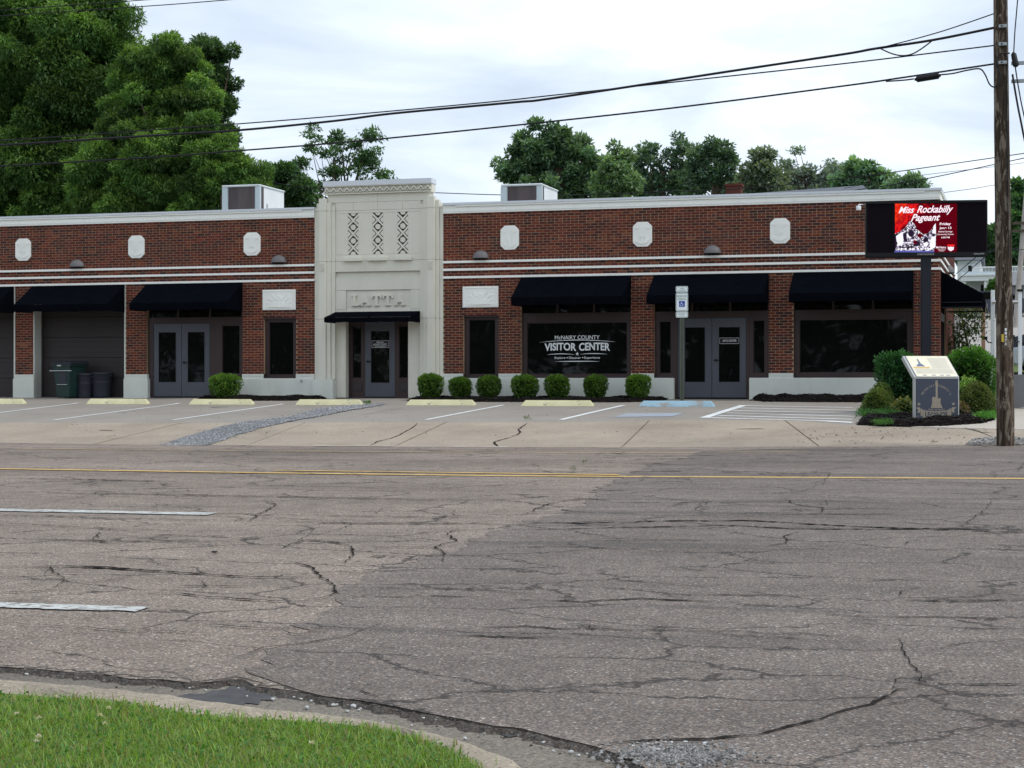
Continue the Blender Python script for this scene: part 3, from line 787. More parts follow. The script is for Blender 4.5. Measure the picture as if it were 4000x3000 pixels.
for i, (z0, z1, h) in enumerate(zone):
    course(cut([(XL, TL), (TR, XR)], z0, z1), z0, z1, h, .0 if i % 2 else .1065)
for i, (z0, z1, h) in enumerate(low):
    course(cut(PIERS, z0, z1), z0, z1, h and False, .03 if i % 2 else .1365)
# the 300 bricks that show largest are objects of their own, the rest are one piece
def shown(bx):
    a, b, _, _, z0, z1 = bx
    return b - a > .19 and not (a > -4.6 and z0 > 3.36) and not (a > -3.2 and z0 < 1.1) and not (z0 > 2.4 and z1 < 3.2)
order = sorted([k for k in range(len(full)) if shown(full[k][0])], key=lambda k: -full[k][0][0])[:300]
oset = set(order)
VARI = []
for v in range(10):
    VARI.append(boxes_mesh('brick', [(-.1015, .1015, .003, .012, -.0293, .0293)], M_BRICK, [brick_col()]))
for k in order:
    a, b, y0, y1, z0, z1 = full[k][0]
    o = link('brick', random.choice(VARI), WALL, ((a + b) / 2 + 16.76, y0 - .003, (z0 + z1) / 2)); o.scale = ((b - a) / .203, 1, 1)
rest = [full[k] for k in range(len(full)) if k not in oset]
# side wall bricks (same courses, seen along the end of the building)
side = []
def course_y(segs, z0, z1, header, shift):
    L = .1065 if header else .213
    for ya, yb in segs:
        y = math.floor((ya - shift) / L) * L + shift
        while y < yb:
            a, b = max(y + .005, ya + .002), min(y + L - .005, yb - .002)
            if b - a > .025:
                j = random.uniform(-.0015, .0025); side.append(((XR - .012, XR + j, a, b, z0 + .005, z1 - .005), brick_col()))
            y += L
for i, (z0, z1, h) in enumerate(zone):
    course_y([(.012, DEPTH)], z0, z1, h, .1065 if i % 2 else 0)
for i, (z0, z1, h) in enumerate(low):
    course_y([(.012, .62), (3.6, DEPTH)], z0, z1, False, .1365 if i % 2 else .03)
RB = np.array([q[0] for q in rest]) - np.array([-16.76, -16.76, 0, 0, 0, 0])
o = link('remaining_bricks', boxes_mesh('remaining_bricks', RB, M_BRICK, [q[1] for q in rest]), WALL); o['kind'] = 'stuff'
SBX = np.array([q[0] for q in side]) - np.array([-16.76, -16.76, 0, 0, 0, 0])
def full_boxes(name, Bx, mat, cols):
    x0, x1, y0, y1, z0, z1 = Bx.T
    q = lambda *c: np.stack([np.stack(k, -1) for k in c], 1)
    F = [q((x1, y0, z0), (x1, y1, z0), (x1, y1, z1), (x1, y0, z1)), q((x0, y0, z1), (x1, y0, z1), (x1, y1, z1), (x0, y1, z1)), q((x0, y0, z0), (x1, y0, z0), (x1, y0, z1), (x0, y0, z1)), q((x1, y1, z0), (x0, y1, z0), (x0, y1, z1), (x1, y1, z1))]
    return quads_mesh(name, np.concatenate(F, 0), mat, np.tile(np.asarray(cols), (4, 1)))
o = link('side_wall_bricks', full_boxes('side_wall_bricks', SBX, M_BRICK, [q[1] for q in side]), WALL); o['kind'] = 'stuff'

# cornice: metal coping, fascia and frieze stones with a zigzag
mb = MB()
for xa, xb in ((XL, TL - .0), (TR, XR + .05)):
    mb.box(xa, xb, -.075, .38, 5.152, 5.21)
mb.box(XR - .38, XR + .05, .38, DEPTH, 5.152, 5.21)
CORN = B.part('cornice', MB().box(XL, TL, -.02, .34, 4.93, 5.152).box(TR, XR + .012, -.02, .34, 4.93, 5.152).box(XR - .3, XR + .012, .34, DEPTH, 4.93, 5.152), M_TERRA2)
B.part('coping', mb, M_COPING, CORN)
W = .72
fa = MB().box(-W / 2 + .003, W / 2 - .003, -.058, -.02, .172, .222)
fr = MB().box(-W / 2 + .002, W / 2 - .002, -.032, -.02, 0, .165)
for k in range(5):
    c = -W / 2 + W / 5 * (k + .5); hw = W / 10
    fr.prism([(c - hw + .004, .045), (c + hw - .004, .045), (c, .118)], -.044, -.032)
    fr.prism([(c - .001, .160), (c - hw + .010, .160), (c - hw + .004, .150), (c - hw + .004, .092), (c - .004, .135)][::-1] if False else [(c - hw + .012, .158), (c + .0, .135), (c + hw - .012, .158)], -.040, -.032)
fam, frm = fa.mesh('fascia_stone', M_TERRA2), fr.mesh('frieze_stone', M_TERRA2)
for xa, xb in ((XL, TL), (TR, XR)):
    n = round((xb - xa) / W); w = (xb - xa) / n
    for i in range(n):
        c = xa + (i + .5) * w
        if c + .5 < -30: continue
        for nm, me, dx in (('frieze_stone', frm, 0), ('fascia_stone', fam, w / 2)):
            if c + dx + w / 2 > xb + .01: continue
            o = link(nm, me, CORN, (c + dx + 16.76, 0, 4.93)); o.scale = (w / W, 1, 1)
B.part('side_fascia', MB().box(XR + .012, XR + .045, -.055, DEPTH, 5.102, 5.152), M_TERRA2, CORN)
# three stone bands
for bi, (z0, z1) in enumerate(BANDS):
    bd = B.part('stone_band', MB().box(XL, TL, -.03, .01, z0, z1).box(TR, XR, -.03, .01, z0, z1).box(XR - .02, XR + .03, -.03, DEPTH, z0 + .001, z1 - .001), M_TERRA2)
    me = MB().box(-.597, .597, -.036, -.03, .002, z1 - z0 - .002).mesh('band_stone', M_TERRA2)
    for x0, xa, xb in ((-27.701 + .597 - 1.195 * 2, -30.4, TL), (-13.0 - .17 - 1.195, TR, XR)):
        x = x0
        while x < xb + .6:
            a, b = max(x - .597, xa), min(x + .597, xb + .03 if xb == XR else xb)
            if b - a > .1:
                o = link('band_stone', me, bd, ((a + b) / 2 + 16.76, 0, z0)); o.scale = ((b - a) / 1.194 * .996, 1, 1)
            x += 1.195
# octagonal medallions with a relief
def medallion(x):
    w, z0, z1, c = MED_W / 2, MED_Z0, MED_Z1, .115
    oc = lambda g: [(x - w + c, z0 + g), (x + w - c, z0 + g), (x + w - g, z0 + c * .95), (x + w - g, z1 - c * .95), (x + w - c, z1 - g), (x - w + c, z1 - g), (x - w + g, z1 - c * .95), (x - w + g, z0 + c * .95)]
    md = B.part('medallion', MB().prism(oc(0), -.035, .02), M_TERRA2, bevel=.008)
    r = MB(); zc = (z0 + z1) / 2
    for sx in (-1, 1):
        r.prism([(x + sx * .155 + .034 * math.cos(t), z1 - .155 + .034 * math.sin(t)) for t in np.linspace(0, 6.283, 13)[:-1]], -.052, -.034)
        leaf = [(x + sx * .02, z0 + .05), (x + sx * .16, z0 + .11), (x + sx * .19, z0 + .19), (x + sx * .10, z0 + .17), (x + sx * .03, z0 + .10)]
        r.prism(leaf if sx > 0 else leaf[::-1], -.049, -.034)
        l2 = [(x + sx * .05, z0 + .2), (x + sx * .085, z0 + .2), (x + sx * .085, z1 - .1), (x + sx * .05, z1 - .1)]
        r.prism(l2 if sx > 0 else l2[::-1], -.043, -.034)
    r.prism([(x - .028, z0 + .06), (x + .028, z0 + .06), (x + .028, zc), (x - .028, zc)], -.046, -.034)
    r.prism([(x + .045 * math.cos(t), zc - .05 + .045 * math.sin(t)) for t in np.linspace(0, 6.283, 13)[:-1]], -.050, -.034)
    B.part('relief', r, M_TERRA2, md, bevel=.004)
for x in MED_X: medallion(x)
for xa, xb in RELIEF:
    z0, z1 = 2.41, 2.97; pn = MB().box(xa, xb, -.03, .02, z0, z1)
    rp = B.part('relief_panel', pn, M_TERRA2, bevel=.006)
    r = MB(); t = .035
    for q in ((xa + t, xb - t, z0 + t, z0 + t + .012), (xa + t, xb - t, z1 - t - .012, z1 - t), (xa + t, xa + t + .012, z0 + t + .013, z1 - t - .013), (xb - t - .012, xb - t, z0 + t + .013, z1 - t - .013)):
        r.box(q[0], q[1], -.04, -.029, q[2], q[3])
    cx = (xa + xb) / 2; zb_ = z0 + .07
    def ray(ang, r0, r1, w):
        d = (math.cos(ang), math.sin(ang)); n = (-d[1], d[0])
        return [(cx + d[0] * r0 - n[0] * w, zb_ + d[1] * r0 - n[1] * w), (cx + d[0] * r1 - n[0] * w * 1.6, zb_ + d[1] * r1 - n[1] * w * 1.6), (cx + d[0] * r1 + n[0] * w * 1.6, zb_ + d[1] * r1 + n[1] * w * 1.6), (cx + d[0] * r0 + n[0] * w, zb_ + d[1] * r0 + n[1] * w)]
    for a in (22, 42, 62, 118, 138, 158):
        r.prism(ray(math.radians(a), .16, .40 if 30 < a < 150 else .38, .013), -.042, -.029)
    for k, (dx, rr, dy) in enumerate(((0, .16, -.052), (-.15, .12, -.045), (.15, .12, -.0453), (-.28, .09, -.040), (.28, .09, -.0403))):
        r.prism([(cx + dx + rr * math.cos(q), zb_ + rr * 1.25 * math.sin(q)) for q in np.linspace(0, math.pi, 14)], dy, -.029)
    r.prism([(cx + .10 * math.cos(q), zb_ + .2 + .12 * math.sin(q)) for q in np.linspace(0, math.pi, 12)], -.046, -.029)
    B.part('relief', r, M_TERRA2, rp, bevel=.003)

# plinth: painted base with a row of painted bricks on top
PL = B.part('plinth', MB().box(TR + .01, -8.64, -.055, .10, -.45, .53), M_PLINTH, bevel=.012)
for xa, xb in ((-33.9, -31.0), (-27.99, -27.30), (-24.43, -23.665), (-21.66, TL - .01), (-6.70, XR + .05)):
    B.part('plinth_block', MB().box(xa, xb, -.055, .10, -.45, .53), M_PLINTH, PL, bevel=.012)
B.part('plinth_block', MB().box(XR - .05, XR + .048, .105, DEPTH, -.3, .529), M_PLINTH, PL)
for xa, xb in ((-27.965, -27.33), (-24.40, -23.70), (-20.781, -20.136), (-19.169, TL), (TR, -14.343), (-13.361, -12.74), (-9.774, -9.164), (-6.206, -5.583), (-2.625, XR)):
    B.part('plinth_course', MB().box(xa, xb + (.02 if xb == XR else 0), -.022, .1, .53, .648), M_PLINTH, PL)
    n = max(2, round((xb - xa) / .213)); w = (xb - xa) / n; me = MB().box(-w / 2 + .004, w / 2 - .004, -.03, -.02, .006, .07).mesh('painted_brick', M_PLINTH)
    for i in range(n):
        link('painted_brick', me, PL, (xa + (i + .5) * w + 16.76, 0, .572))
M_SHADE = plain('grille_shade', (.10, .085, .075), .9, .2, 4., .1)  # dark colour stands for the shade behind the pierced stone
# ---- entrance tower
T = B.part('tower', MB().box(-18.24, -15.29, .02, .30, 5.14, 5.53).box(-18.316, -15.223, -.03, .28, 5.53, 5.75)
           .box(TL + .06, -17.9, .05, .5, 0, 5.14).box(-15.65, TR - .06, .05, .5, 0, 5.14).box(-17.9, -15.65, .5, .6, 0, 5.14), M_TERRA)
tw = lambda nm, mb, mat=M_TERRA, bv=.006: B.part(nm, mb, mat, T, bevel=bv)
JZ = [0, .508, 2.135, 3.708, 5.086]
strips = [(TL, -18.544, .0, 5.155), (-18.544, -18.444, -.05, 5.30), (-18.444, -18.235, -.14, 5.43), (-18.235, -18.112, -.10, 5.31), (-18.112, -17.996, -.06, 5.206),
          (-15.547, -15.445, -.06, 5.206), (-15.445, -15.330, -.10, 5.31), (-15.330, -15.120, -.14, 5.40), (-15.120, -15.014, -.05, 5.30), (-15.014, TR, .0, 5.15)]
for xa, xb, y, zt in strips:                       # fluted piers in stones with open joints
    for za, zb in zip(JZ[1:], JZ[2:] + [zt]):
        if zb > za: tw('stone', MB().box(xa + .0015, xb - .0015, y, .06 if zt < 5.2 and abs(xa + 16.77) > 1.6 else .06, za + .002, zb - .002))
    if zt >= 5.3 and abs(xa + 16.765) > 1.2:       # the piers step back over the parapet
        tw('stone', MB().box(xa + .002, xb - .002, .061, .42, 4.9, zt - .05))
for xa, xb in ((TL - .012, -18.0), (-15.54, TR + .012)):
    tw('base_stone', MB().box(xa, xb, -.19, .04, -.12, .508), M_PLINTH, .015)
YP = -.02                                           # wall panel between the piers
def panel(xa, xb, za, zb, y=YP): tw('stone', MB().box(xa + .0015, xb - .0015, y, .3, za + .0015, zb - .0015), bv=.003)
PX = [-17.994, -15.549]
gx = [(-17.640, -17.333), (-16.925, -16.617), (-16.211, -15.902)]; GZ0, GZ1 = 3.887, 5.013
xs = [PX[0], -17.482, -16.78, -16.061, PX[1]]
for a, b in zip(xs, xs[1:]): panel(a, b, 5.086, 5.306)
panel(-18.23, -16.78, 5.308, 5.53); panel(-16.78, -15.29, 5.308, 5.53)
cuts = [PX[0]] + [q for g in gx for q in g] + [PX[1]]
for i in range(0, len(cuts), 2):
    panel(cuts[i], cuts[i + 1], GZ0, GZ1)
for a, b in gx: tw('recess', MB().box(a, b, .14, .3, GZ0, GZ1), bv=0)
panel(PX[0], PX[1], GZ1, 5.084); panel(PX[0], -16.77, 3.71, GZ0); panel(-16.77, PX[1], 3.71, GZ0)
panel(PX[0], -17.13, 3.49, 3.708); panel(-17.13, PX[1], 3.49, 3.708)
panel(PX[0], PX[1], 3.42, 3.49, -.05); panel(PX[0], PX[1], 3.28, 3.418, .03); panel(PX[0], PX[1], 2.92, 3.278, -.02)
panel(PX[0], -17.693, 2.39, 2.918, -.02); panel(-15.833, PX[1], 2.39, 2.918, -.02); panel(-17.693, -15.833, 2.37, 2.918, .02)
panel(PX[0], PX[1], 2.30, 2.388, -.02); panel(PX[0], PX[1], 2.26, 2.30, .0)
for a, b in gx:                                      # pierced grilles: crosses, discs, triangles over a backing coloured dark as shade
    g = B.part('grille', MB().box(a + .001, b - .001, .11, .139, GZ0 + .001, GZ1 - .001), M_SHADE)
    w = b - a; cx = (a + b) / 2; per = .369; tz = GZ1
    bw = .024
    for k in range(3):
        zc = tz - .195 - k * per; h = w / 2
        for s in (-1, 1):
            B.part('lattice_bar', MB().prism([(cx - h, zc - s * h * 1.02 - bw * 1.4), (cx + h, zc + s * h * 1.02 - bw * 1.4), (cx + h, zc + s * h * 1.02 + bw * 1.4), (cx - h, zc - s * h * 1.02 + bw * 1.4)], -.018 + .002 * s, .10), M_TERRA, g)
            tri = [(cx + s * h, zc - h * .58), (cx + s * h, zc + h * .58), (cx + s * h * .42, zc)]
            B.part('triangle', MB().prism(tri if s > 0 else tri[::-1], -.019, .10), M_TERRA, g)
    for k in range(2):
        zc = tz - .195 - per / 2 - k * per
        B.part('disc', MB().prism([(cx + .074 * math.cos(t), zc + .074 * math.sin(t)) for t in np.linspace(0, 6.283, 21)[:-1]], -.015, .10), M_TERRA, g)
    B.part('half_disc', MB().prism([(cx + .074 * math.cos(t), tz - .002 + .074 * math.sin(t)) for t in np.linspace(math.pi, 2 * math.pi, 12)], -.015, .10), M_TERRA, g)
    B.part('half_disc', MB().prism([(cx + .074 * math.cos(t), GZ0 + .002 + .085 * math.sin(t)) for t in np.linspace(0, math.pi, 12)], -.015, .10), M_TERRA, g)
for a, b in ((-17.761, -17.212), (-17.047, -16.495), (-16.321, -15.779)):
    tw('ledge', MB().box(a, b, -.11, -.018, 3.705, 3.80))
for xa, xb in ((-18.42, -18.26), (-15.305, -15.145)):    # leaf panels on the piers
    pn = B.part('leaf_panel', MB().box(xa, xb, -.15, -.139, 3.45, 3.685), M_TERRA)
    r = MB(); cx = (xa + xb) / 2
    for sx in (-1, 1):
        for zz in (3.49, 3.545, 3.60, 3.645):
            lf = [(cx + sx * .008, zz - .02), (cx + sx * .065, zz + .012), (cx + sx * .06, zz + .03), (cx + sx * .02, zz + .022)]
            r.prism(lf if sx > 0 else lf[::-1], -.166, -.149)
    B.part('relief', r, M_TERRA, pn)
# zigzag frieze and metal coping on top
nz = 16; per = 3.093 / nz
fz = MB()
tw('frieze_ground', MB().box(-18.315, -15.224, -.035, -.029, 5.555, 5.735), bv=0)
for k in range(nz):
    c = -18.316 + per * (k + .5); h = per / 2
    fz = MB().prism([(c - h + .003, 5.595), (c - h + .035, 5.595), (c, 5.672), (c + h - .035, 5.595), (c + h - .003, 5.595), (c + .012, 5.712), (c - .012, 5.712)], -.10, -.034)
    fz.prism([(c - .038, 5.57), (c - .018, 5.57), (c, 5.602), (c + .018, 5.57), (c + .038, 5.57), (c, 5.632)], -.09, -.034)
    tw('chevron', fz, bv=0)
tw('frieze_edge', MB().box(-18.316, -15.223, -.095, -.03, 5.532, 5.556).box(-18.316, -15.223, -.11, -.03, 5.735, 5.752), bv=0)
tw('coping', MB().box(-18.335, -15.205, -.12, .30, 5.752, 5.89), M_COPING, .006)
# raised letters over the door
def letter(x0, kind):
    z0, z1, st, sf, sh = 2.49, 2.785, .062, .03, .032
    m_ = MB()
    if kind == 'L':
        m_.prism([(x0, z0), (x0 + .27, z0), (x0 + .28, z0 + .10), (x0 + .235, z0 + .10), (x0 + .215, z0 + .04), (x0 + .125, z0 + .04), (x0 + .125, z1 - .03), (x0 + .155, z1 - .03), (x0 + .155, z1), (x0, z1), (x0, z1 - .03), (x0 + .045, z1 - .03), (x0 + .045, z0 + .03), (x0, z0 + .03)], -.034, .022)
    if kind == 'T':
        m_.prism([(x0 + .075, z0), (x0 + .225, z0), (x0 + .225, z0 + .03), (x0 + .187, z0 + .03), (x0 + .187, z1 - .042), (x0 + .245, z1 - .042), (x0 + .262, z1 - .10), (x0 + .30, z1 - .10), (x0 + .292, z1), (x0 + .008, z1), (x0, z1 - .10), (x0 + .038, z1 - .10), (x0 + .055, z1 - .042), (x0 + .113, z1 - .042), (x0 + .113, z0 + .03), (x0 + .075, z0 + .03)], -.034, .022)
    if kind == 'A':
        m_.prism([(x0, z0), (x0 + .115, z0), (x0 + .115, z0 + .03), (x0 + .085, z0 + .03), (x0 + .102, z0 + .085), (x0 + .205, z0 + .085), (x0 + .222, z0 + .03), (x0 + .185, z0 + .03), (x0 + .185, z0), (x0 + .32, z0), (x0 + .32, z0 + .03), (x0 + .294, z0 + .03), (x0 + .20, z1), (x0 + .115, z1), (x0 + .02, z0 + .03), (x0, z0 + .03)], -.034, .022)
        m_.prism([(x0 + .115, z0 + .125), (x0 + .193, z0 + .125), (x0 + .154, z0 + .235)], -.0342, -.02)
    return m_
for k, x0 in (('L', -17.535), ('A', -17.30), ('T', -16.96), ('T', -16.635), ('A', -16.30)):
    B.part('letter', letter(x0, k), M_TERRA, T, bevel=.004)

# ---- awnings: sloping cloth, valance, end pieces, bars underneath
def awning(xa, xb, zt, zf, zv, q, yw=-.012):
    cl = MB(); nx, ny = 36, 6
    for j in range(ny + 1):
        for i in range(nx + 1):
            u, v_ = i / nx, j / ny; sag = .016 * math.sin(math.pi * v_) * (.35 + abs(math.sin(2 * math.pi * u)) ** .8) + random.uniform(0, .0015)
            cl.v.append((xa + (xb - xa) * u, yw - q * v_, zt + (zf - zt) * v_ - sag))
    for j in range(ny):
        for i in range(nx): cl.f.append((j * (nx + 1) + i, (j + 1) * (nx + 1) + i, (j + 1) * (nx + 1) + i + 1, j * (nx + 1) + i + 1))
    aw = B.part('awning', cl, M_FABRIC)
    for u in (.0, .25, .5, .75, 1.):
        x = xa + (xb - xa) * u + (.012 if u == 0 else -.012 if u == 1 else 0)
        B.part('seam', MB().add([(x - .009, yw - q * t_, zt + (zf - zt) * t_ + .004 - .014 * math.sin(math.pi * t_) * (.35 if u in (0, .5, 1) else 1.35)) for t_ in (0, .25, .5, .75, 1)] + [(x + .009, yw - q * t_, zt + (zf - zt) * t_ + .004 - .014 * math.sin(math.pi * t_) * (.35 if u in (0, .5, 1) else 1.35)) for t_ in (0, .25, .5, .75, 1)], [(i, i + 1, i + 6, i + 5) for i in range(4)]), M_FABRIC, aw)
    n = 24; v = MB()
    for i in range(n + 1):
        x = xa + (xb - xa) * i / n; j = .006 * math.sin(i * 2.1)
        v.v += [(x, yw - q, zf - .004), (x, yw - q - j - .004, (zf + zv) / 2), (x, yw - q - j * .5, zv + .006 * math.sin(i * 1.3))]
    for i in range(n):
        for k in (0, 1): v.f.append((3 * i + k, 3 * i + k + 1, 3 * i + k + 4, 3 * i + k + 3))
    B.part('valance', v, M_FABRIC, aw)
    for x in (xa, xb):
        B.part('end_panel', MB().add([(x, yw, zt - .004), (x, yw - q, zf - .004), (x, yw - q, zv), (x, yw, zv)], [(0, 1, 2, 3)]), M_FABRIC, aw)
    fr = MB()
    for x in (xa + .03, (xa + xb) / 2, xb - .03):
        fr.tube([(x, yw + .0, zv + .03), (x, yw - q + .03, zv + .03)], .014, 6).tube([(x, yw, zt - .03), (x, yw - q + .03, zf - .03)], .014, 6)
    fr.tube([(xa + .02, yw - q + .03, zv + .03), (xb - .02, yw - q + .03, zv + .03)], .014, 6)
    B.part('awning_frame', fr, M_BLACK, aw)
    return aw
AQ = .95
for xa, xb in ((-30.95, -27.975), (-27.378, -24.413), (-23.734, -20.781), (-12.735, -9.774), (-9.164, -6.206), (-5.58, -2.625)):
    awning(xa, xb, 3.185, 2.612, 2.41, AQ)
awning(-17.99, -15.552, 2.335, 2.155, 2.022, .80, -.045)

# ---- windows, doors, shopfronts
def rbox(mb, x0, x1, z0, z1, y0, y1):
    return mb.box(rec(x0, y0), rec(x1, y0), y0, y1, recz(z0, y0), recz(z1, y0))
def window(x0, x1, z0, z1, gx0, gx1, gz0, gz1, y=.10, name='window'):
    """brown frame round a dark pane; sizes as read on the facade"""
    f = MB()
    rbox(f, x0, gx0, z0, z1, y, y + .09); rbox(f, gx1, x1, z0, z1, y + .001, y + .09); rbox(f, gx0, gx1, z0, gz0, y + .002, y + .09); rbox(f, gx0, gx1, gz1, z1, y + .002, y + .09)
    w = B.part(name, f, M_BROWN)
    s = MB(); t = .022
    rbox(s, gx0, gx0 + t, gz0, gz1, y + .03, y + .07); rbox(s, gx1 - t, gx1, gz0, gz1, y + .031, y + .07); rbox(s, gx0 + t, gx1 - t, gz0, gz0 + t, y + .032, y + .07); rbox(s, gx0 + t, gx1 - t, gz1 - t, gz1, y + .032, y + .07)
    B.part('sash', s, M_BROWN, w)
    p = MB(); rbox(p, gx0, gx1, gz0, gz1, y + .055, y + .065); B.part('pane', p, M_GLASS, w)
    return w
WV = None
for (xa, xb), (ga, gb) in zip(WINS, ((-19.969, -19.233), (-14.184, -13.44))):
    w = window(xa - .02, xb + .02, .525, 2.22, ga, gb, .62, 2.09)
    B.part('sill', MB().box(xa + .003, xb - .003, -.02, .12, .522, .56), M_BROWN, w)
    B.part('head', MB().box(xa + .003, xb - .003, .03, .12, 2.16, 2.205), M_BROWN, w)
def shopfront_top(x0, x1, zt=2.06, y=.10):
    """transom of dark panes over the doors and windows, mostly under the awning"""
    f = MB(); rbox(f, x0 - .03, x1 + .03, zt, 2.24, y - .012, y + .09); rbox(f, x0 - .03, x1 + .03, 3.05, 3.21, y, y + .09)
    for k in range(4):
        x = x0 + (x1 - x0) * k / 3; rbox(f, x - .03, x + .03, 2.24, 3.05, y - .004, y + .09)
    t = B.part('transom', f, M_BROWN)
    for k in range(3):
        a = x0 + (x1 - x0) * k / 3 + .03; b = x0 + (x1 - x0) * (k + 1) / 3 - .03
        p = MB(); rbox(p, a, b, 2.24, 3.05, y + .05, y + .06); B.part('pane', p, M_GLASS, t)
def post(x0, x1, z0, z1, y=.09):
    m_ = MB(); rbox(m_, x0, x1, z0, z1, y, y + .1); return B.part('frame_post', m_, M_BROWN)
def door(x0, x1, z0, z1, gx0, gx1, gz0, gz1, y=.11, knob=None, label=None):
    f = MB()
    rbox(f, x0 + .006, gx0, z0 + .012, z1, y, y + .05); rbox(f, gx1, x1 - .006, z0 + .012, z1, y + .0005, y + .05); rbox(f, gx0, gx1, z0 + .012, gz0, y + .001, y + .05); rbox(f, gx0, gx1, gz1, z1, y + .001, y + .05)
    d = B.part('door', f, M_GREYDOOR, label=label)
    p = MB(); rbox(p, gx0, gx1, gz0, gz1, y + .025, y + .03); B.part('pane', p, M_GLASS, d)
    e = MB(); t = .018
    rbox(e, gx0, gx0 + t, gz0, gz1, y - .006, y + .02); rbox(e, gx1 - t, gx1, gz0, gz1, y - .0055, y + .02); rbox(e, gx0 + t, gx1 - t, gz0, gz0 + t, y - .005, y + .02); rbox(e, gx0 + t, gx1 - t, gz1 - t, gz1, y - .005, y + .02)
    B.part('glazing_bead', e, M_GREYDOOR, d)
    k = MB(); rbox(k, x0 + .01, x1 - .01, z0 + .0, z0 + .03, y - .004, y + .045); B.part('threshold', k, M_BLACK, d)
    if knob:
        kx, kz = rec(knob[0], y), recz(knob[1], y)
        h = MB().tube([(kx, y - .002, kz), (kx, y - .05, kz)], [.03, .022], 10).tube([(kx, y - .045, kz), (kx + knob[2] * .11, y - .06, kz - .005)], [.016, .012], 8)
        B.part('handle', h, M_BLACK, d)
    return d
# left shopfront: double doors and one window
post(-23.76, -23.52, -.03, 2.06); post(-21.772, -21.392, -.03, 2.06)
door(-23.52, -22.641, 0, 2.06, -23.372, -22.80, .411, 1.842); door(-22.641, -21.772, 0, 2.06, -22.469, -21.916, .411, 1.842, knob=(-22.56, .98, 1))
window(-21.39, -20.75, .53, 2.06, -21.39 + .0, -20.846, .648, 2.007); shopfront_top(-23.734, -20.781)
# visitor centre window with lettering
VW = window(-12.77, -9.75, .522, 2.06, -12.58, -9.866, .622, 1.99); shopfront_top(-12.74, -9.774)
YL = .153
lt = MB()
text_box(lt, 'McNAIRY COUNTY', rec(-11.82, YL), rec(-10.613, YL), recz(1.543, YL), recz(1.645, YL), YL, .010)
text_box(lt, 'VISITOR', rec(-12.10, YL), rec(-11.24, YL), recz(1.235, YL), recz(1.44, YL), YL, .03, bend=.018)
text_box(lt, 'CENTER', rec(-11.165, YL), rec(-10.335, YL), recz(1.235, YL), recz(1.44, YL), YL, .03, bend=.018)
text_box(lt, 'Explore', rec(-11.828, YL), rec(-11.535, YL), recz(1.018, YL), recz(1.088, YL), YL, .006)
text_box(lt, 'Discover', rec(-11.438, YL), rec(-11.115, YL), recz(1.03, YL), recz(1.09, YL), YL, .006)
text_box(lt, 'Experience', rec(-11.02, YL), rec(-10.602, YL), recz(1.018, YL), recz(1.09, YL), YL, .006)
for x in (-11.487, -11.067):
    lt.flat([(rec(x, YL) + .016 * math.cos(t), recz(1.062, YL) + .016 * math.sin(t)) for t in np.linspace(0, 6.283, 11)[:-1]], YL)
def swoosh(x0, x1, z, bend, th):
    n = 24; top = []; bot = []
    for i in range(n + 1):
        t = i / n; w = th * (1 - (2 * t - 1) ** 2) + .001; zz = recz(z, YL) + bend * (1 - (2 * t - 1) ** 2); x = rec(x0 + (x1 - x0) * t, YL)
        top.append((x, zz + w)); bot.append((x, zz - w))
    lt.flat(bot + top[::-1], YL)
swoosh(-12.243, -10.182, 1.466, .058, .009); swoosh(-12.026, -11.29, 1.143, .022, .008); swoosh(-11.14, -10.409, 1.15, .018, .008); swoosh(-11.806, -10.615, .964, .004, .009)
lt.flat([(rec(-11.214, YL) + (.052 if k % 2 == 0 else .021) * math.sin(k * math.pi / 5), recz(1.163, YL) + (.052 if k % 2 == 0 else .021) * math.cos(k * math.pi / 5)) for k in range(10)][::-1], YL)
B.part('window_lettering', lt, M_LETTER, VW)
# right shopfront: double doors between two narrow windows
window(-9.19, -8.64, .535, 2.06, -9.022, -8.714, .639, 1.998); post(-8.64, -8.545, -.03, 2.06)
door(-8.545, -7.662, 0, 2.055, -8.376, -7.825, .409, 1.842)
ad = door(-7.662, -6.779, 0, 2.055, -7.499, -6.93, .409, 1.842, knob=(-7.575, .985, 1))
post(-6.779, -6.70, -.03, 2.06); window(-6.70, -6.18, .535, 2.06, -6.603, -6.301, .639, 1.998); shopfront_top(-9.164, -6.206)
YD = .125
def plaque(x0, x1, z0, z1, parent, lines):
    b_ = MB(); rbox(b_, x0, x1, z0, z1, YD, YD + .008); pq = B.part('door_plaque', b_, M_BLACK, parent)
    return pq
def plaque_print(x0, x1, z0, z1, parent, lines, Y):
    t = .006; l_ = MB()
    for a, b_, c, d_ in ((x0, x1, z0, z0 + t), (x0, x1, z1 - t, z1), (x0, x0 + t, z0, z1), (x1 - t, x1, z0, z1)):
        l_.flat([(rec(a, Y), recz(c, Y)), (rec(b_, Y), recz(c, Y)), (rec(b_, Y), recz(d_, Y)), (rec(a, Y), recz(d_, Y))], Y)
    for s, a, b_, c, d_, sh in lines:
        text_box(l_, s, rec(a, Y), rec(b_, Y), recz(c, Y), recz(d_, Y), Y, .005, sh)
    return B.part('plaque_print', l_, M_LETTER, parent)
pq = MB(); rbox(pq, -7.465, -6.965, 1.40, 1.552, YD, YD + .006); B.part('door_plaque', pq, M_BLACK, ad)
plaque_print(-7.465, -6.965, 1.40, 1.552, ad, [('ARTS CENTER', -7.385, -7.03, 1.452, 1.505, 0)], YD - .003)
# right-hand shop window
window(-5.61, -2.60, .545, 2.06, -5.437, -2.762, .649, 2.0); shopfront_top(-5.58, -2.625)
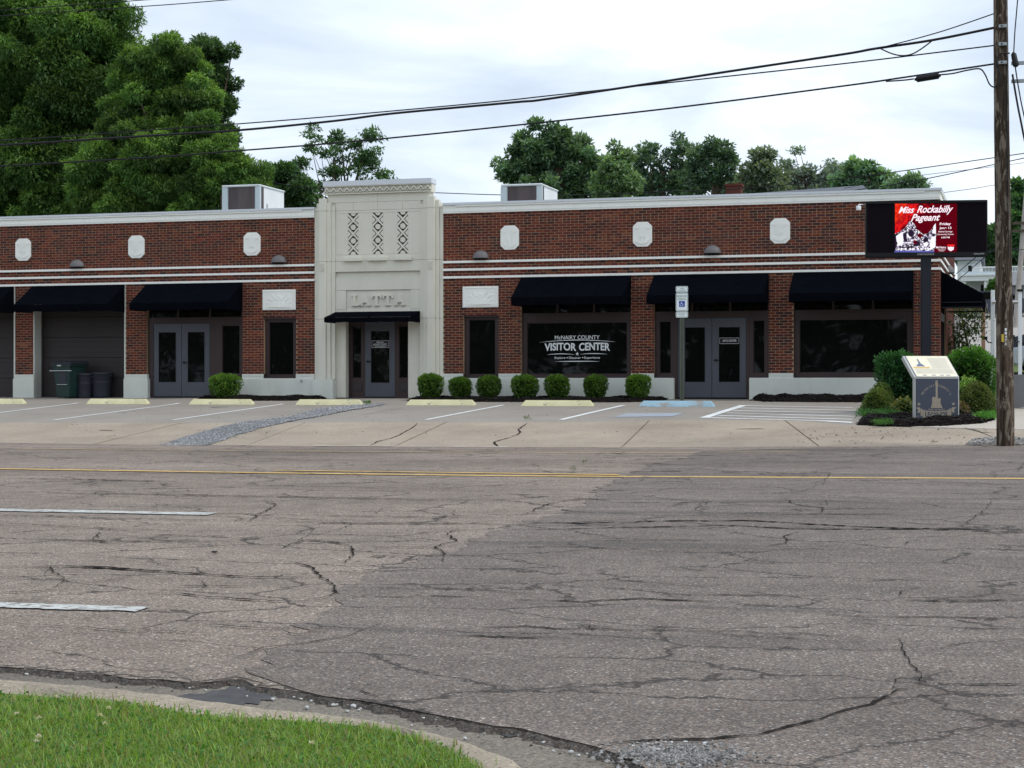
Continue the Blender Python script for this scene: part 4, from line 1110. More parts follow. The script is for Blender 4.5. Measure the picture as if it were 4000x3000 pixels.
# entrance in the tower: door with side lights, set back
YT = .26
lin = MB().box(-17.995, -17.73, .06, .5, 0., 2.30).box(-15.93, -15.548, .06, .5, 0, 2.30).box(-17.73, -15.93, .06, .5, 2.10, 2.30)
tw('door_lining', lin, M_TERRA, .006)
post(-17.72, -17.55, -.03, 2.2, YT); window(-17.56, -17.152, -.02, 2.25, -17.513, -17.243, .527, 1.954, YT); window(-16.28, -15.80, -.02, 2.25, -16.164, -15.899, .527, 1.941, YT)
for a, b in ((-17.513, -17.243), (-16.164, -15.899)):
    k = MB(); rbox(k, a, b, .19, .40, YT - .02, YT + .01); B.part('kick_panel', k, M_DARKDOOR, None, .004)
td = door(-17.152, -16.28, 0, 2.06, -16.993, -16.43, .391, 1.82, YT + .01, knob=(-17.07, .985, 1))
k = MB(); rbox(k, -17.16, -16.27, 2.06, 2.3, YT - .004, YT + .09); B.part('door_head', k, M_BROWN)
Y2 = YT + .02
pq = MB(); rbox(pq, -16.957, -16.457, 1.357, 1.546, Y2, Y2 + .006); B.part('door_plaque', pq, M_BLACK, td)
plaque_print(-16.957, -16.457, 1.357, 1.546, td, [('Welcome to', -16.81, -16.60, 1.482, 1.528, .3), ('McNAIRY COUNTY', -16.90, -16.51, 1.428, 1.47, 0), ('VISITOR INFORMATION', -16.87, -16.54, 1.374, 1.396, 0)], Y2 - .003)
l_ = MB(); rbox(l_, -16.93, -16.48, 1.412, 1.416, Y2 - .003, Y2 - .002); B.part('plaque_rule', l_, M_LETTER, td)
# garage bays: jambs, steel corner guards and sectional doors
YG = .40
for xa, xb in ((-30.95, -27.985), (-27.348, -24.429)):
    B.part('jamb', MB().box(xa + .004, xa + .035, -.004, YG, -.08, 3.18), M_PLINTH)
    B.part('jamb', MB().box(xb - .012, xb, .02, YG, -.08, 3.18), M_PLINTH)
    B.part('corner_guard', MB().box(xb + .001, xb + .044, -.008, .02, -.08, 3.18), M_PLINTH)
    gd = B.part('garage_door', MB().box(xa + .01, xb - .01, YG + .045, YG + .06, -.08, 3.2), M_DARKDOOR)
    n = 5
    for i in range(n):
        za = -.04 + i * .585; m_ = MB().box(xa + .06, xb - .02, YG, YG + .04, za + .006, za + .579)
        for kz in (.15, .30, .45):
            m_.box(xa + .07, xb - .03, YG - .008, YG + .001, za + kz, za + kz + .012)
        B.part('door_panel', m_, M_DARKDOOR, gd, bevel=.004)
    B.part('garage_frame', MB().box(xa + .012, xa + .09, YG - .03, YG + .02, -.08, 3.1), M_DARKDOOR, gd)
# right side: shop window under its own awning
sw = B.part('side_window', MB().box(XR - .12, XR - .04, .62, .74, .53, 3.19).box(XR - .12, XR - .04, 3.48, 3.6, .53, 3.19).box(XR - .119, XR - .04, .74, 3.48, .53, .62).box(XR - .119, XR - .04, .74, 3.48, 2.0, 2.2), M_BROWN)
B.part('pane', MB().box(XR - .10, XR - .09, .74, 3.48, .62, 3.18), M_GLASS, sw)
sa = B.part('side_awning', MB().add([(XR + .012, .45, 3.185), (XR + .012, 3.75, 3.185), (XR + 1.0, 3.75, 2.62), (XR + 1.0, .45, 2.62)], [(3, 2, 1, 0)]), M_FABRIC)
B.part('end_panel', MB().add([(XR + .012, .452, 3.182), (XR + 1.0, .452, 2.617), (XR + 1.0, .452, 2.27), (XR + .012, .452, 2.27)], [(3, 2, 1, 0)]), M_FABRIC, sa)
B.part('valance', MB().box(XR + .995, XR + 1.003, .46, 3.74, 2.25, 2.616), M_FABRIC, sa)
for yy_, zz_, rr_ in ((.44, 2.40, .012), (.44, 2.27, .02), (3.7, 2.3, .02)): B.part('awning_bar', MB().tube([(XR + .02, yy_, zz_), (XR + .99, yy_, zz_)], rr_, 6), M_BLACK, sa)
B.part('roof', MB().box(XL, XR - .36, .36, DEPTH - .3, 4.5, 4.6), M_ROOF)
B.part('hose_tap', MB().tube([(-18.98, -.055, .47), (-18.98, -.11, .47)], .022, 8).tube([(-18.98, -.10, .47), (-18.98, -.12, .42)], .016, 8), M_STEEL)

# ================================================================== FIXTURES ON THE BUILDING
LAMPN = ['grey half-dome wall lamp between the two leftmost medallions', 'grey half-dome wall lamp just left of the cream tower', 'grey half-dome wall lamp just right of the cream tower', 'grey half-dome wall lamp above the Arts Center doors']
for x, lb in zip((-25.92, -19.675, -13.853, -7.645), LAMPN):
    t = Thing('wall_lamp', lb, 'wall lamp', (x, 0, 3.72), 'half-dome wall lamps', True)
    dome = MB(); n = 7
    for i in range(n + 1):
        a = math.pi / 2 * i / n
        for k in range(13):
            b = math.pi * k / 12
            dome.v.append((.228 * math.cos(a) * math.cos(b), -.17 * math.cos(a) * math.sin(b) - .012, .205 * math.sin(a)))
    for i in range(n):
        for k in range(12): dome.f.append((i * 13 + k, i * 13 + k + 1, (i + 1) * 13 + k + 1, (i + 1) * 13 + k))
    t.part('shade', dome, M_LAMP, smooth=True)
    rim = MB().tube([(.23 * math.cos(math.pi * k / 16), -.172 * math.sin(math.pi * k / 16) - .012, .003) for k in range(17)], .010, 6)
    t.part('rim', rim, M_LAMP, smooth=True)
    t.part('socket', MB().box(-.16, .16, -.13, -.012, -.03, .02), M_BLACK, bevel=.01)
t0_ = bpy.data.objects['wall_lamp']
r_ = t0_.copy(); COL.objects.link(r_); r_.location = (XR, 4.6, 3.40); r_.rotation_euler = (0, 0, math.pi / 2); r_['label'] = 'grey half-dome wall lamp on the right side wall above the side awning'
for ch in t0_.children:
    c_ = ch.copy(); COL.objects.link(c_); c_.parent = r_
t = Thing('security_camera', 'small white cylinder camera on bracket near top right of brick wall', 'camera', (-3.95, 0, 4.70), local=True)
t.part('housing', MB().lathe([(0, 0), (.058, .0), (.062, .02), (.062, .085), (.055, .11), (0, .115)], (-.0, -.16, 0), 14), M_WHITEV, smooth=True)
t.part('bracket', MB().tube([(0, -.16, .11), (0, -.16, .14), (.06, -.08, .15), (.1, -.005, .15)], .012, 6), M_WHITEV)
t.part('conduit', MB().tube([(.1, -.015, .15), (.3, -.015, .15), (.45, -.015, .15)], .012, 6), M_STEEL)

def unit(px0, px1, pytop, label):
    Yf = 3.8; a = at(px0, pytop, Yf); b = at(px1, pytop, Yf); W = b.x - a.x; Dp = 1.87; H = 1.45; zt = at(px1, pytop, Yf).z; z0 = zt - H
    t = Thing('rooftop_unit', label, 'air conditioner', (a.x, Yf, z0), 'rooftop air conditioning units', True)
    t.part('cabinet', MB().box(.02, W - .03, .36, Dp, -.4, H - .05).box(.02, W - .05, .06, .36, -.4, H - .06), M_HVACW, bevel=.01)
    t.part('coil', MB().box(.16, W - .155, .035, .062, .04, H - .07), M_COIL)
    t.part('side_coil', MB().box(W - .052, W - .03, .13, .36, .04, H - .07), M_COIL)
    for x0, x1, y0, y1 in ((0, .20, 0, .1), (W - .16, W, 0, .13)):
        t.part('corner_post', MB().box(x0, x1, y0, y1, -.4, H - .05), M_HVACG, bevel=.02)  # blue-grey puts the shade of the unit's front into the colour
    t.part('top', MB().box(-.01, W + .01, -.02, Dp + .02, H - .06, H), M_HVACW, bevel=.025)
    for y0, y1, zt_ in ((.62, 1.15, .92), (1.28, 1.8, .86)):
        t.part('access_panel', MB().box(W - .031, W - .012, y0, y1, .0, zt_), M_HVACW, bevel=.006)
        t.part('panel_groove', MB().box(W - .031, W - .027, y0 - .05, y0 - .01, .0, zt_), M_LAMP)
unit(866, 1014, 719, 'white rooftop air conditioner left of the cream tower')
unit(1955, 2116, 715, 'white rooftop air conditioner right of the cream tower')

# ================================================================== THINGS ON THE PARKING LOT
def wheel_stop(pxl, py, label, mat, L=1.83):
    a = gat(pxl, py); x = a.x; y = a.y
    z = float(G(x + L / 2, y)); dzx = float(G(x + L, y) - G(x, y)) / L
    m_ = MB(); h, w = .15, .17
    sec = [(-w / 2, 0), (w / 2, 0), (w / 2 - .025, h * .55), (w / 2 - .05, h), (-w / 2 + .05, h), (-w / 2 + .025, h * .55)]
    for xx, sc in ((0, .0), (.035, .55), (.09, 1.), (L - .09, 1.), (L - .035, .55), (L, 0.)):
        for yy, zz in sec: m_.v.append((xx, yy, min(zz, h * max(sc, .28 if xx in (0, L) else sc))))
    for i in range(5):
        for k in range(6): m_.f.append((i * 6 + k, (i + 1) * 6 + k, (i + 1) * 6 + (k + 1) % 6, i * 6 + (k + 1) % 6))
    m_.f += [tuple(range(6)), tuple(range(35, 29, -1))]
    t = Thing('wheel_stop', label, 'wheel stop', (x, y + w / 2, z), 'concrete wheel stops', True)
    t.part('block', m_, mat, bevel=.008)
    pin = MB()
    for xx in (.35, L - .35): pin.tube([(xx, 0, h - .01), (xx, 0, h + .004)], .012, 8)
    t.part('pin', pin, M_LAMP)
for pxl, py, lb in ((-136, 1578.5, 'yellow wheel stop cut by the left edge, before first brick pillar'), (337, 1579.2, 'yellow wheel stop before the grey trash bins'), (738, 1581, 'yellow wheel stop in front of the lone left bush'), (1154, 1582.5, 'badly peeling yellow wheel stop beside the gravel strip'), (1586, 1584, 'yellow wheel stop just right of the tower door'), (2036, 1587, 'yellow wheel stop below the Visitor Center window')):
    wheel_stop(pxl, py, lb, M_STOPY)
wheel_stop(2497, 1589.5, 'worn pale blue wheel stop at foot of parking sign', M_STOPB)

def rrect(x0, x1, z0, z1, r, n=5):
    o = []
    for cx, cz, a0 in ((x1 - r, z0 + r, -90), (x1 - r, z1 - r, 0), (x0 + r, z1 - r, 90), (x0 + r, z0 + r, 180)):
        for k in range(n + 1):
            a = math.radians(a0 + 90 * k / n); o.append((cx + r * math.cos(a), cz + r * math.sin(a)))
    return o
b0 = at(2664, 1565, -1.22); zb0 = float(G(b0.x, b0.y))
S = Thing('parking_sign', 'reserved accessible parking sign on green channel post behind blue wheel stop', 'sign', (b0.x, b0.y, zb0), local=True, rz=math.radians(4))
zt = at(2668, 1118, b0.y).z - zb0
S.part('post', MB().prism([(-.05, -.1), (-.022, -.1), (-.022, zt - .02), (-.05, zt - .02)], -.004, .012).prism([(.022, -.1), (.05, -.1), (.05, zt - .02), (.022, zt - .02)], -.004, .012).prism([(-.022, -.1), (.022, -.1), (.022, zt - .02), (-.022, zt - .02)], .012, .018), M_UPOST)
zz = zt
for nm, h in (('van_plate', .152), ('parking_plate', .457), ('penalty_plate', .152)):
    z1 = zz; z0 = zz - h; zz = z0 - .012
    pl = S.part(nm, MB().prism(rrect(-.152, .152, z0, z1, .03), -.012, -.007), M_WHITEV)
    gb = MB(); outer = rrect(-.140, .140, z0 + .012, z1 - .012, .024); inner = rrect(-.131, .131, z0 + .021, z1 - .021, .018); n = len(outer)
    gb.v += [(x, -.0135, z) for x, z in outer] + [(x, -.0135, z) for x, z in inner]
    gb.f += [(i, (i + 1) % n, (i + 1) % n + n, i + n) for i in range(n)]
    S.part('border', gb, M_GREENP, pl)
    tx = MB()
    if nm == 'van_plate':
        text_box(tx, 'VAN', -.046, .046, z0 + .075, z0 + .11, -.0135, .01); text_box(tx, 'ACCESSIBLE', -.095, .095, z0 + .036, z0 + .06, -.0135, .006)
    elif nm == 'parking_plate':
        text_box(tx, 'RESERVED', -.123, .123, z1 - .115, z1 - .06, -.0135, .004); text_box(tx, 'PARKING', -.107, .107, z1 - .188, z1 - .134, -.0135, .004)
    else:
        
        for hw, zz_ in ((.11, .092), (.09, .070), (.055, .048)):
            x_ = -hw
            while x_ < hw - .01:
                tx.flat([(x_, z0 + zz_), (x_ + .011, z0 + zz_), (x_ + .011, z0 + zz_ + .010), (x_, z0 + zz_ + .010)], -.0135); x_ += random.choice((.016, .016, .022))
    S.part('lettering', tx, M_GREENP, pl)
    for bz in (z0 + .015, z1 - .015): S.part('bolt', MB().tube([(0, -.012, bz), (0, -.02, bz)], .007, 6), M_LAMP, pl)
    if nm == 'parking_plate':
        cz = z1 - .28; S.part('symbol_square', MB().flat(rrect(-.073, .073, cz - .073, cz + .073, .006), -.0138), M_BLUEPR, pl)
        sy = MB()
        def stroke(pts, w):
            for (xa, za), (xb, zb_) in zip(pts, pts[1:]):
                d = Vector((xb - xa, zb_ - za)).normalized(); nx, nz_ = -d.y * w, d.x * w
                sy.flat([(xa - nx, cz + za - nz_), (xb - nx, cz + zb_ - nz_), (xb + nx, cz + zb_ + nz_), (xa + nx, cz + za + nz_)], -.0142)
        sy.flat([(-.013 + .009 * math.cos(a), cz + .050 + .009 * math.sin(a)) for a in np.linspace(0, 6.283, 11)[:-1]], -.0142)
        stroke([(-.013, .040), (-.012, .006), (.022, .004), (.033, -.024), (.044, -.020)], .005); stroke([(-.012, .024), (.012, .023)], .004)
        stroke([(-.014 + .036 * math.cos(math.radians(a)), -.016 + .034 * math.sin(math.radians(a))) for a in range(115, 375, 20)], .0048)
        S.part('wheelchair_symbol', sy, M_WHITEV, pl)

# ---- bins under the awning
t = Thing('wheeled_bin', 'dark green wheeled rubbish cart before the garage door', 'bin', (rec(-26.18, -.30), -.30, float(G(-26.3, -.3))), local=True, rz=math.radians(-8))
t.root.scale = (.88, .9, .97)
def frustum(mb, a, b, z0, z1):
    (x0, x1, y0, y1), (u0, u1, w0, w1) = a, b
    return mb.add([(x0, y0, z0), (x1, y0, z0), (x1, y1, z0), (x0, y1, z0), (u0, w0, z1), (u1, w0, z1), (u1, w1, z1), (u0, w1, z1)], [(3, 2, 1, 0), (4, 5, 6, 7), (0, 1, 5, 4), (1, 2, 6, 5), (2, 3, 7, 6), (3, 0, 4, 7)])
bd = t.part('body', frustum(MB(), (-.27, .27, -.30, .25), (-.36, .36, -.38, .42), .02, .98), M_BINGRN, bevel=.03)
t.part('rim', MB().box(-.39, .39, -.41, .44, .93, .985), M_BINGRN, bevel=.012)
t.part('lid', MB().prismx([(-.44, .985), (.46, .985), (.50, 1.02), (.40, 1.10), (-.20, 1.075), (-.44, 1.03)], -.40, .40), M_BINDK, bevel=.02)
t.part('lift_bar', MB().tube([(-.46, -.40, .80), (.40, -.40, .80)], .016, 8), M_STEEL)
t.part('front_recess', frustum(MB(), (-.13, .15, -.345, -.3), (-.16, .18, -.37, -.3), .42, .78), M_BINDK, bevel=.01)
t.part('lower_bar', MB().tube([(-.19, -.37, .40), (.21, -.37, .40)], .012, 8), M_STEEL)
t.part('handle', MB().tube([(-.3, .44, .96), (-.3, .56, 1.0), (.3, .56, 1.0), (.3, .44, .96)], .018, 8), M_BINDK)
t.part('sticker', MB().flat([(-.16, .935), (.0, .935), (.0, .97), (-.16, .97)], -.412), M_SILV)
for x in (-.33, .33): t.part('wheel', MB().tube([(x - .03, .30, .13), (x + .03, .30, .13)], .13, 16), M_TYRE)
for xx, yy, h, r, lb in ((-25.70, -.12, .70, .25, 'dark grey trash can right beside the green wheeled cart'), (-25.15, .10, .72, .30, 'wider black trash can nearest the second brick pillar')):
    t = Thing('trash_can', lb, 'bin', (rec(xx, yy), yy, float(G(xx, yy))), 'trash cans by the garage door', True)
    t.part('body', MB().lathe([(0, .01), (r * .80, .01), (r * .86, .10), (r * .97, h - .06), (r, h - .05)], seg=20), M_BINDK, smooth=True)
    t.part('rim', MB().lathe([(r * .98, h - .055), (r * 1.07, h - .05), (r * 1.07, h), (r * .99, h + .005), (r * .93, h - .02), (r * .93, h - .3)], seg=20), M_BINDK, smooth=True)
    t.part('band', MB().lathe([(r * .905, h * .62), (r * .945, h * .63), (r * .945, h * .66), (r * .915, h * .67)], seg=20), M_BINDK, smooth=True)
    t.part('handle', MB().tube([(r * 1.0, -.06, h - .1), (r * 1.16, -.05, h - .1), (r * 1.16, .05, h - .1), (r * 1.0, .06, h - .1)], .014, 6), M_BINDK)

# ---- electronic message sign
Ys = 38.5 - DIST; pb = at(3617, 1600, Ys)
W_, H_ = 2.56, 1.215
zs = at(3617, 1005.5, Ys).z
zg = float(G(pb.x, Ys))
E_ = Thing('message_sign', 'black electronic message board with red pageant advert on a dark post', 'sign', (pb.x, Ys, zg), local=True, rz=math.radians(8.6))
zl = zs - zg
xc = lambda x: (x - 1095) / 1980 * W_                               # crop pixels of the board -> metres on the board
zc_ = lambda y, x=1095: zl + (1045 - (y + .0141 * (x - 1095))) / 938 * H_
E_.part('post', MB().box(-.105, .105, -.09, .09, -.05, zl + .05), M_NAVY, bevel=.012)
cab = E_.part('cabinet', MB().box(-W_ / 2, W_ / 2, -.10, .14, zl, zl + H_), M_BLACK, bevel=.012)
E_.part('sun_shield', MB().box(-W_ / 2 + .01, W_ / 2 - .01, -.125, -.10, zl + H_ - .055, zl + H_ - .01).box(-W_ / 2 + .01, W_ / 2 - .01, -.12, -.10, zl + .01, zl + .10), M_BLACK, cab, .004)
yS = -.104
scr = E_.part('screen', MB().box(-W_ / 2 + .03, W_ / 2 - .03, yS, -.10, zl + .105, zl + H_ - .06), plain('screen_black', (.0075, .0055, .0085), .9, .1, 3., .05), cab)
m_r, nt, e, co = emit('screen_red', None, 1.0)
sp = nd(nt, 'ShaderNodeSeparateXYZ', {0: co})
gx_ = nd(nt, 'ShaderNodeMapRange', {0: sp.outputs[0], 1: xc(583), 2: xc(1590), 3: 0., 4: 1.}); gz_ = nd(nt, 'ShaderNodeMapRange', {0: sp.outputs[2], 1: zl + .1, 2: zl + H_ - .06, 3: .55, 4: 0.})
sm = nd(nt, 'ShaderNodeMath', {0: gx_.outputs[0], 1: gz_.outputs[0]}, operation='ADD')
sn = nd(nt, 'ShaderNodeMath', {0: sm.outputs[0], 1: noise(nt, co, 6., 4.)}, operation='ADD')
nt.links.new(ramp(nt, sn.outputs[0], [(.50, (1.0, .045, .010)), (.85, (.78, .012, .012)), (1.25 / 1.6, (.36, .004, .010)), (1., (.10, .001, .006))]), e.inputs[0])
E_.part('picture', MB().flat([(xc(583), zc_(965, 583)), (xc(1590), zc_(965, 1590)), (xc(1590), zc_(160, 1590)), (xc(583), zc_(160, 583))], yS - .001), m_r, scr)
m_w, _, _, _ = emit('screen_white', (1., .86, .95), .95)
m_t, nt, e, co = emit('screen_tiara', None, .9)
vo = nd(nt, 'ShaderNodeTexVoronoi', {'Vector': co, 'Scale': 38.}); s3 = nd(nt, 'ShaderNodeSeparateColor', {0: vo.outputs['Color']})
nt.links.new(ramp(nt, s3.outputs[0], [(0., (.03, .02, .04)), (.3, (.2, .16, .24)), (.5, (.5, .46, .6)), (.75, (.9, .86, 1.)), (.9, (1., 1., 1.))], 'CONSTANT'), e.inputs[0])
m_k, _, _, _ = emit('screen_dark', (.02, .012, .03), 1.); m_s, _, _, _ = emit('screen_shine', (.92, .9, 1.), 1.); m_b, _, _, _ = emit('screen_blue', (.12, .14, .5), .8)
P_ = lambda L: [(xc(x), zc_(y, x)) for x, y in L]
def cw(L):
    a = sum(L[i][0] * L[(i + 1) % len(L)][1] - L[(i + 1) % len(L)][0] * L[i][1] for i in range(len(L))); return L if a > 0 else L[::-1]
def ell(x, y, rx, ry, n=18): return [(x + rx * math.cos(a), y + ry * math.sin(a)) for a in np.linspace(0, 6.283, n + 1)[:-1]]
E_.part('tiara', MB().flat(cw(P_([(583, 660), (660, 625), (745, 570), (790, 500), (838, 432), (900, 500), (950, 590), (1040, 670), (1120, 650), (1190, 570), (1245, 482), (1252, 700), (1245, 870), (1220, 935), (900, 955), (583, 962)])), yS - .002), m_t, scr)
for L in (ell(845, 650, 48, 62), ell(1085, 765, 40, 52), [(583, 665), (690, 640), (640, 760), (600, 900), (583, 930)], [(700, 680), (790, 600), (770, 700), (790, 800), (740, 790)], [(880, 850), (980, 770), (1000, 860), (900, 865)], ell(1215, 690, 20, 30), [(640, 870), (740, 880), (900, 870), (900, 890), (660, 900)]):
    E_.part('gem', MB().flat(cw(P_(L)), yS - .003), m_k, scr)
sh = MB()
for L in ([(600, 700), (680, 640), (710, 640), (720, 780), (700, 860), (640, 850), (610, 780)], [(1180, 720), (1245, 690), (1240, 880), (1160, 930), (1150, 830)], [(1040, 820), (1110, 790), (1120, 850), (1060, 870)], [(770, 660), (810, 700), (850, 720), (820, 740), (780, 700)], [(1215, 520), (1245, 490), (1248, 660), (1190, 650)]) + tuple(ell(x, 910, 16, 16, 10) for x in (690, 760, 830, 890, 960, 1010, 1080, 1140)):
    sh.flat(cw(P_(L)), yS - .004)
E_.part('sparkle', sh, m_s, scr)
rd = MB()
for L in ([(990, 640), (1040, 690), (990, 740), (940, 690)], [(900, 760), (950, 800), (910, 840), (870, 800)]): rd.flat(cw(P_(L)), yS - .0045)
E_.part('picture', rd, m_r, scr); E_.part('base_glow', MB().flat(cw(P_([(583, 940), (1225, 942), (1220, 968), (570, 968)])), yS - .005), m_b, scr)
tx = MB(); yT = yS - .006
def st(s, x0, x1, y0, y1, bold, shear=0.): E_.part('screen_text', text_box(MB(), s, xc(x0), xc(x1), zc_(y1, (x0 + x1) / 2), zc_(y0, (x0 + x1) / 2), yT, bold, shear), m_w, scr)
st('Miss', 640, 900, 208, 318, .022, .45); st('Rockabilly', 940, 1530, 190, 345, .022, .45); st('Pageant', 845, 1320, 330, 480, .022, .45)
st('Friday', 1310, 1490, 474, 527, .03); st('June 13', 1305, 1500, 544, 588, .03); st('Bethel Springs', 1290, 1515, 610, 640, .015); st('Community Center', 1262, 1540, 655, 684, .015); st('6:00 PM', 1335, 1470, 705, 732, .015)
st('McNairy', 1252, 1415, 866, 912, .02); tx.flat(cw(P_([(1280, 922), (1400, 922), (1400, 928), (1280, 928)])), yT); tx.flat(cw(P_([(1300, 940), (1380, 940), (1380, 945), (1300, 945)])), yT)
tx.flat(cw(P_([(1438, 870), (1465, 880), (1490, 870), (1515, 880), (1540, 870), (1535, 920), (1490, 948), (1445, 920)])), yT)
E_.part('screen_logo', tx, m_w, scr)
st2 = MB().flat(cw(P_([(1432, 838), (1550, 834), (1548, 862), (1490, 868), (1438, 864)])), yT); m_rr, _, _, _ = emit('screen_red_text', (.9, .02, .02), 1.); E_.part('screen_text', st2, m_rr, scr)
nts = MB()
for (x, y) in ((690, 200), (640, 270), (600, 310), (665, 290), (620, 350), (650, 400), (600, 380), (690, 380), (740, 420), (800, 390), (1400, 360), (1450, 200), (1560, 330)):
    nts.flat(cw(P_(ell(x, y + 18, 7, 5, 8))), yS - .0015); nts.flat(cw(P_([(x + 5, y - 14), (x + 8, y - 14), (x + 8, y + 18), (x + 5, y + 18)])), yS - .0015)
E_.part('music_notes', nts, emit('screen_notes', (.22, .004, .006), 1.)[0], scr)
br = MB(); yB = -.1206; text_box(br, 'DAKTRONICS', xc(950), xc(1218), zl + .045, zl + .075, yB, .01); text_box(br, 'GALAXY', xc(1862), xc(2035), zl + .045, zl + .075, yB, .01)
E_.part('maker_lettering', br, M_SILV, cab)

# ---- tilted marker with guitar emblem
mk = gat(3572, 1652); 
K = Thing('history_marker', 'dark blue roadside music marker with guitar emblem and slanted cream panel', 'marker', (mk.x, mk.y, float(G(mk.x, mk.y)) - .01), local=True, rz=math.radians(31))
FW, FH, TH_ = .99, .915, .085
K.part('front_slab', MB().box(0, FW, 0, TH_, .0, FH), M_SILV, bevel=.008)
fp = K.part('front_panel', MB().box(.028, FW - .028, -.006, .0, .03, FH - .02), M_MARKB)
K.part('top_slab', MB().prismx([(-.005, FH + .0), (.10, FH - .02), (.56, FH + .375), (.50, FH + .44)], -.004, FW + .004), M_SILV, bevel=.006)
# emblem, drawn in the front panel's own x, z (crop pixels 1030..1600, 440..1065)
ex = lambda x: (x - 1030) / 570 * FW; ez = lambda y: (1072 - y) / 635 * FH
em = MB(); yE = -.0075
Q = lambda L: [(ex(x), ez(y)) for x, y in L]
em.flat(cw(Q([(1296, 478), (1318, 475), (1326, 520), (1322, 560), (1322, 700), (1330, 735), (1352, 722), (1364, 730), (1356, 772), (1362, 800), (1380, 850), (1388, 862), (1232, 862), (1240, 840), (1252, 790), (1250, 720), (1268, 702), (1292, 712), (1296, 690), (1296, 560), (1290, 520)])), yE)
def star(x, y, r):
    return [(x + (r if k % 2 == 0 else r * .42) * math.sin(k * math.pi / 5), y - (r if k % 2 == 0 else r * .42) * math.cos(k * math.pi / 5)) for k in range(10)]
em.flat(cw(Q(star(1085, 805, 28))), yE); em.flat(cw(Q(star(1522, 803, 28))), yE)
em.flat(cw(Q([(1048, 852), (1100, 850), (1100, 925), (1062, 925), (1078, 890)])), yE); em.flat(cw(Q([(1562, 850), (1502, 852), (1502, 920), (1540, 922), (1530, 885)])), yE)
em.flat(cw(Q([(1104, 866), (1130, 872), (1140, 975), (1106, 968)])), yE); em.flat(cw(Q([(1498, 866), (1470, 872), (1462, 975), (1496, 968)])), yE)
arc = lambda x, y0: y0 + 22 * (1 - ((x - 1302) / 168) ** 2)
xsb = np.linspace(1134, 1470, 15)
em.flat(cw(Q([(x, arc(x, 884)) for x in xsb] + [(x, arc(x, 990)) for x in xsb[::-1]])), yE)
def arc_text(mb, s, cx, cy, r, a0, a1, size, y):
    v = np.linspace(a0, a1, len(s))
    for ch, a in zip(s, v):
        if ch == ' ': continue
        pts, fs = text2d(ch, .012); xa = min(p[0] for p in pts); xb = max(p[0] for p in pts); hb = max(p[1] for p in pts); t_ = math.radians(a)
        k = size / max(.5, hb); o = []
        for u, w in pts:
            u = (u - (xa + xb) / 2) * k; w = w * k; rr = r + w
            o.append((cx + rr * math.sin(t_) + u * math.cos(t_), y, cz_ + rr * math.cos(t_) - u * math.sin(t_)))
        mb.add(o, fs)
cz_ = ez(800)
arc_text(em, 'MCNAIRY', ex(1304), 0, .345, -56, -9, .042, yE); arc_text(em, "COUNTY'S", ex(1304), 0, .345, 10, 58, .042, yE)
text_box(em, 'TRAIL OF MUSIC', ex(1200), ex(1410), ez(890), ez(868), yE, .02, bend=-.012)
text_box(em, 'EST', ex(1043), ex(1090), ez(985), ez(965), yE, .0); em.flat(cw(Q([(1510, 968), (1554, 968), (1554, 980), (1510, 980)])), yE)
K.part('emblem', em, M_MARKT, fp)
lg = MB(); text_box(lg, 'LEGENDS', ex(1162), ex(1446), ez(976), ez(902), yE - .0015, .030, bend=-.030); K.part('emblem_letters', lg, M_MARKB, fp)
# cream panel lying on the sloping top
n0 = Vector((0, -.005, FH)); n1 = Vector((0, .50, FH + .44)); sl = (n1 - n0); L_ = sl.length; sd = sl.normalized(); nn = Vector((0, -sd.z, sd.y))
def on_top(mb, h):
    m2 = MB(); m2.f = list(mb.f)
    for x, y, z in mb.v:
        q = n0 + sd * z + nn * h; m2.v.append((x, q.y, q.z))
    return m2
fr2 = K.part('top_backing', on_top(MB().flat(rrect(.035, FW - .02, .015, L_ - .01, .02), 0), .003), M_INKB)
cp = K.part('top_panel', on_top(MB().flat(rrect(.055, FW - .025, .02, L_ - .015, .02), 0), .009), M_CREAM)
ik = MB(); random.seed(3)
for i in range(13): ik.flat([(.50, .27 + i * .026), (.92 + random.uniform(-.06, .02), .27 + i * .026), (.92, .276 + i * .026), (.50, .276 + i * .026)], 0)
for i in range(6): ik.flat([(.10, .115 + i * .024), (.93 + random.uniform(-.05, 0), .115 + i * .024), (.93, .121 + i * .024), (.10, .121 + i * .024)], 0)
for x in (.2, .4, .58, .72): ik.flat([(x, .045), (x + .09, .045), (x + .09, .075), (x, .075)], 0)
K.part('panel_text', on_top(ik, .011), M_INK, cp)
gb = MB()
gb.flat([(.17, .33), (.36, .33), (.34, .37), (.30, .42), (.285, .56), (.262, .56), (.255, .42), (.19, .37)], 0); K.part('panel_guitar', on_top(gb, .0115), M_INKB, cp)
gb = MB(); gb.flat([(.10, .27), (.44, .27), (.46, .315), (.08, .315)], 0); K.part('panel_banner', on_top(gb, .0118), M_GOLD, cp)

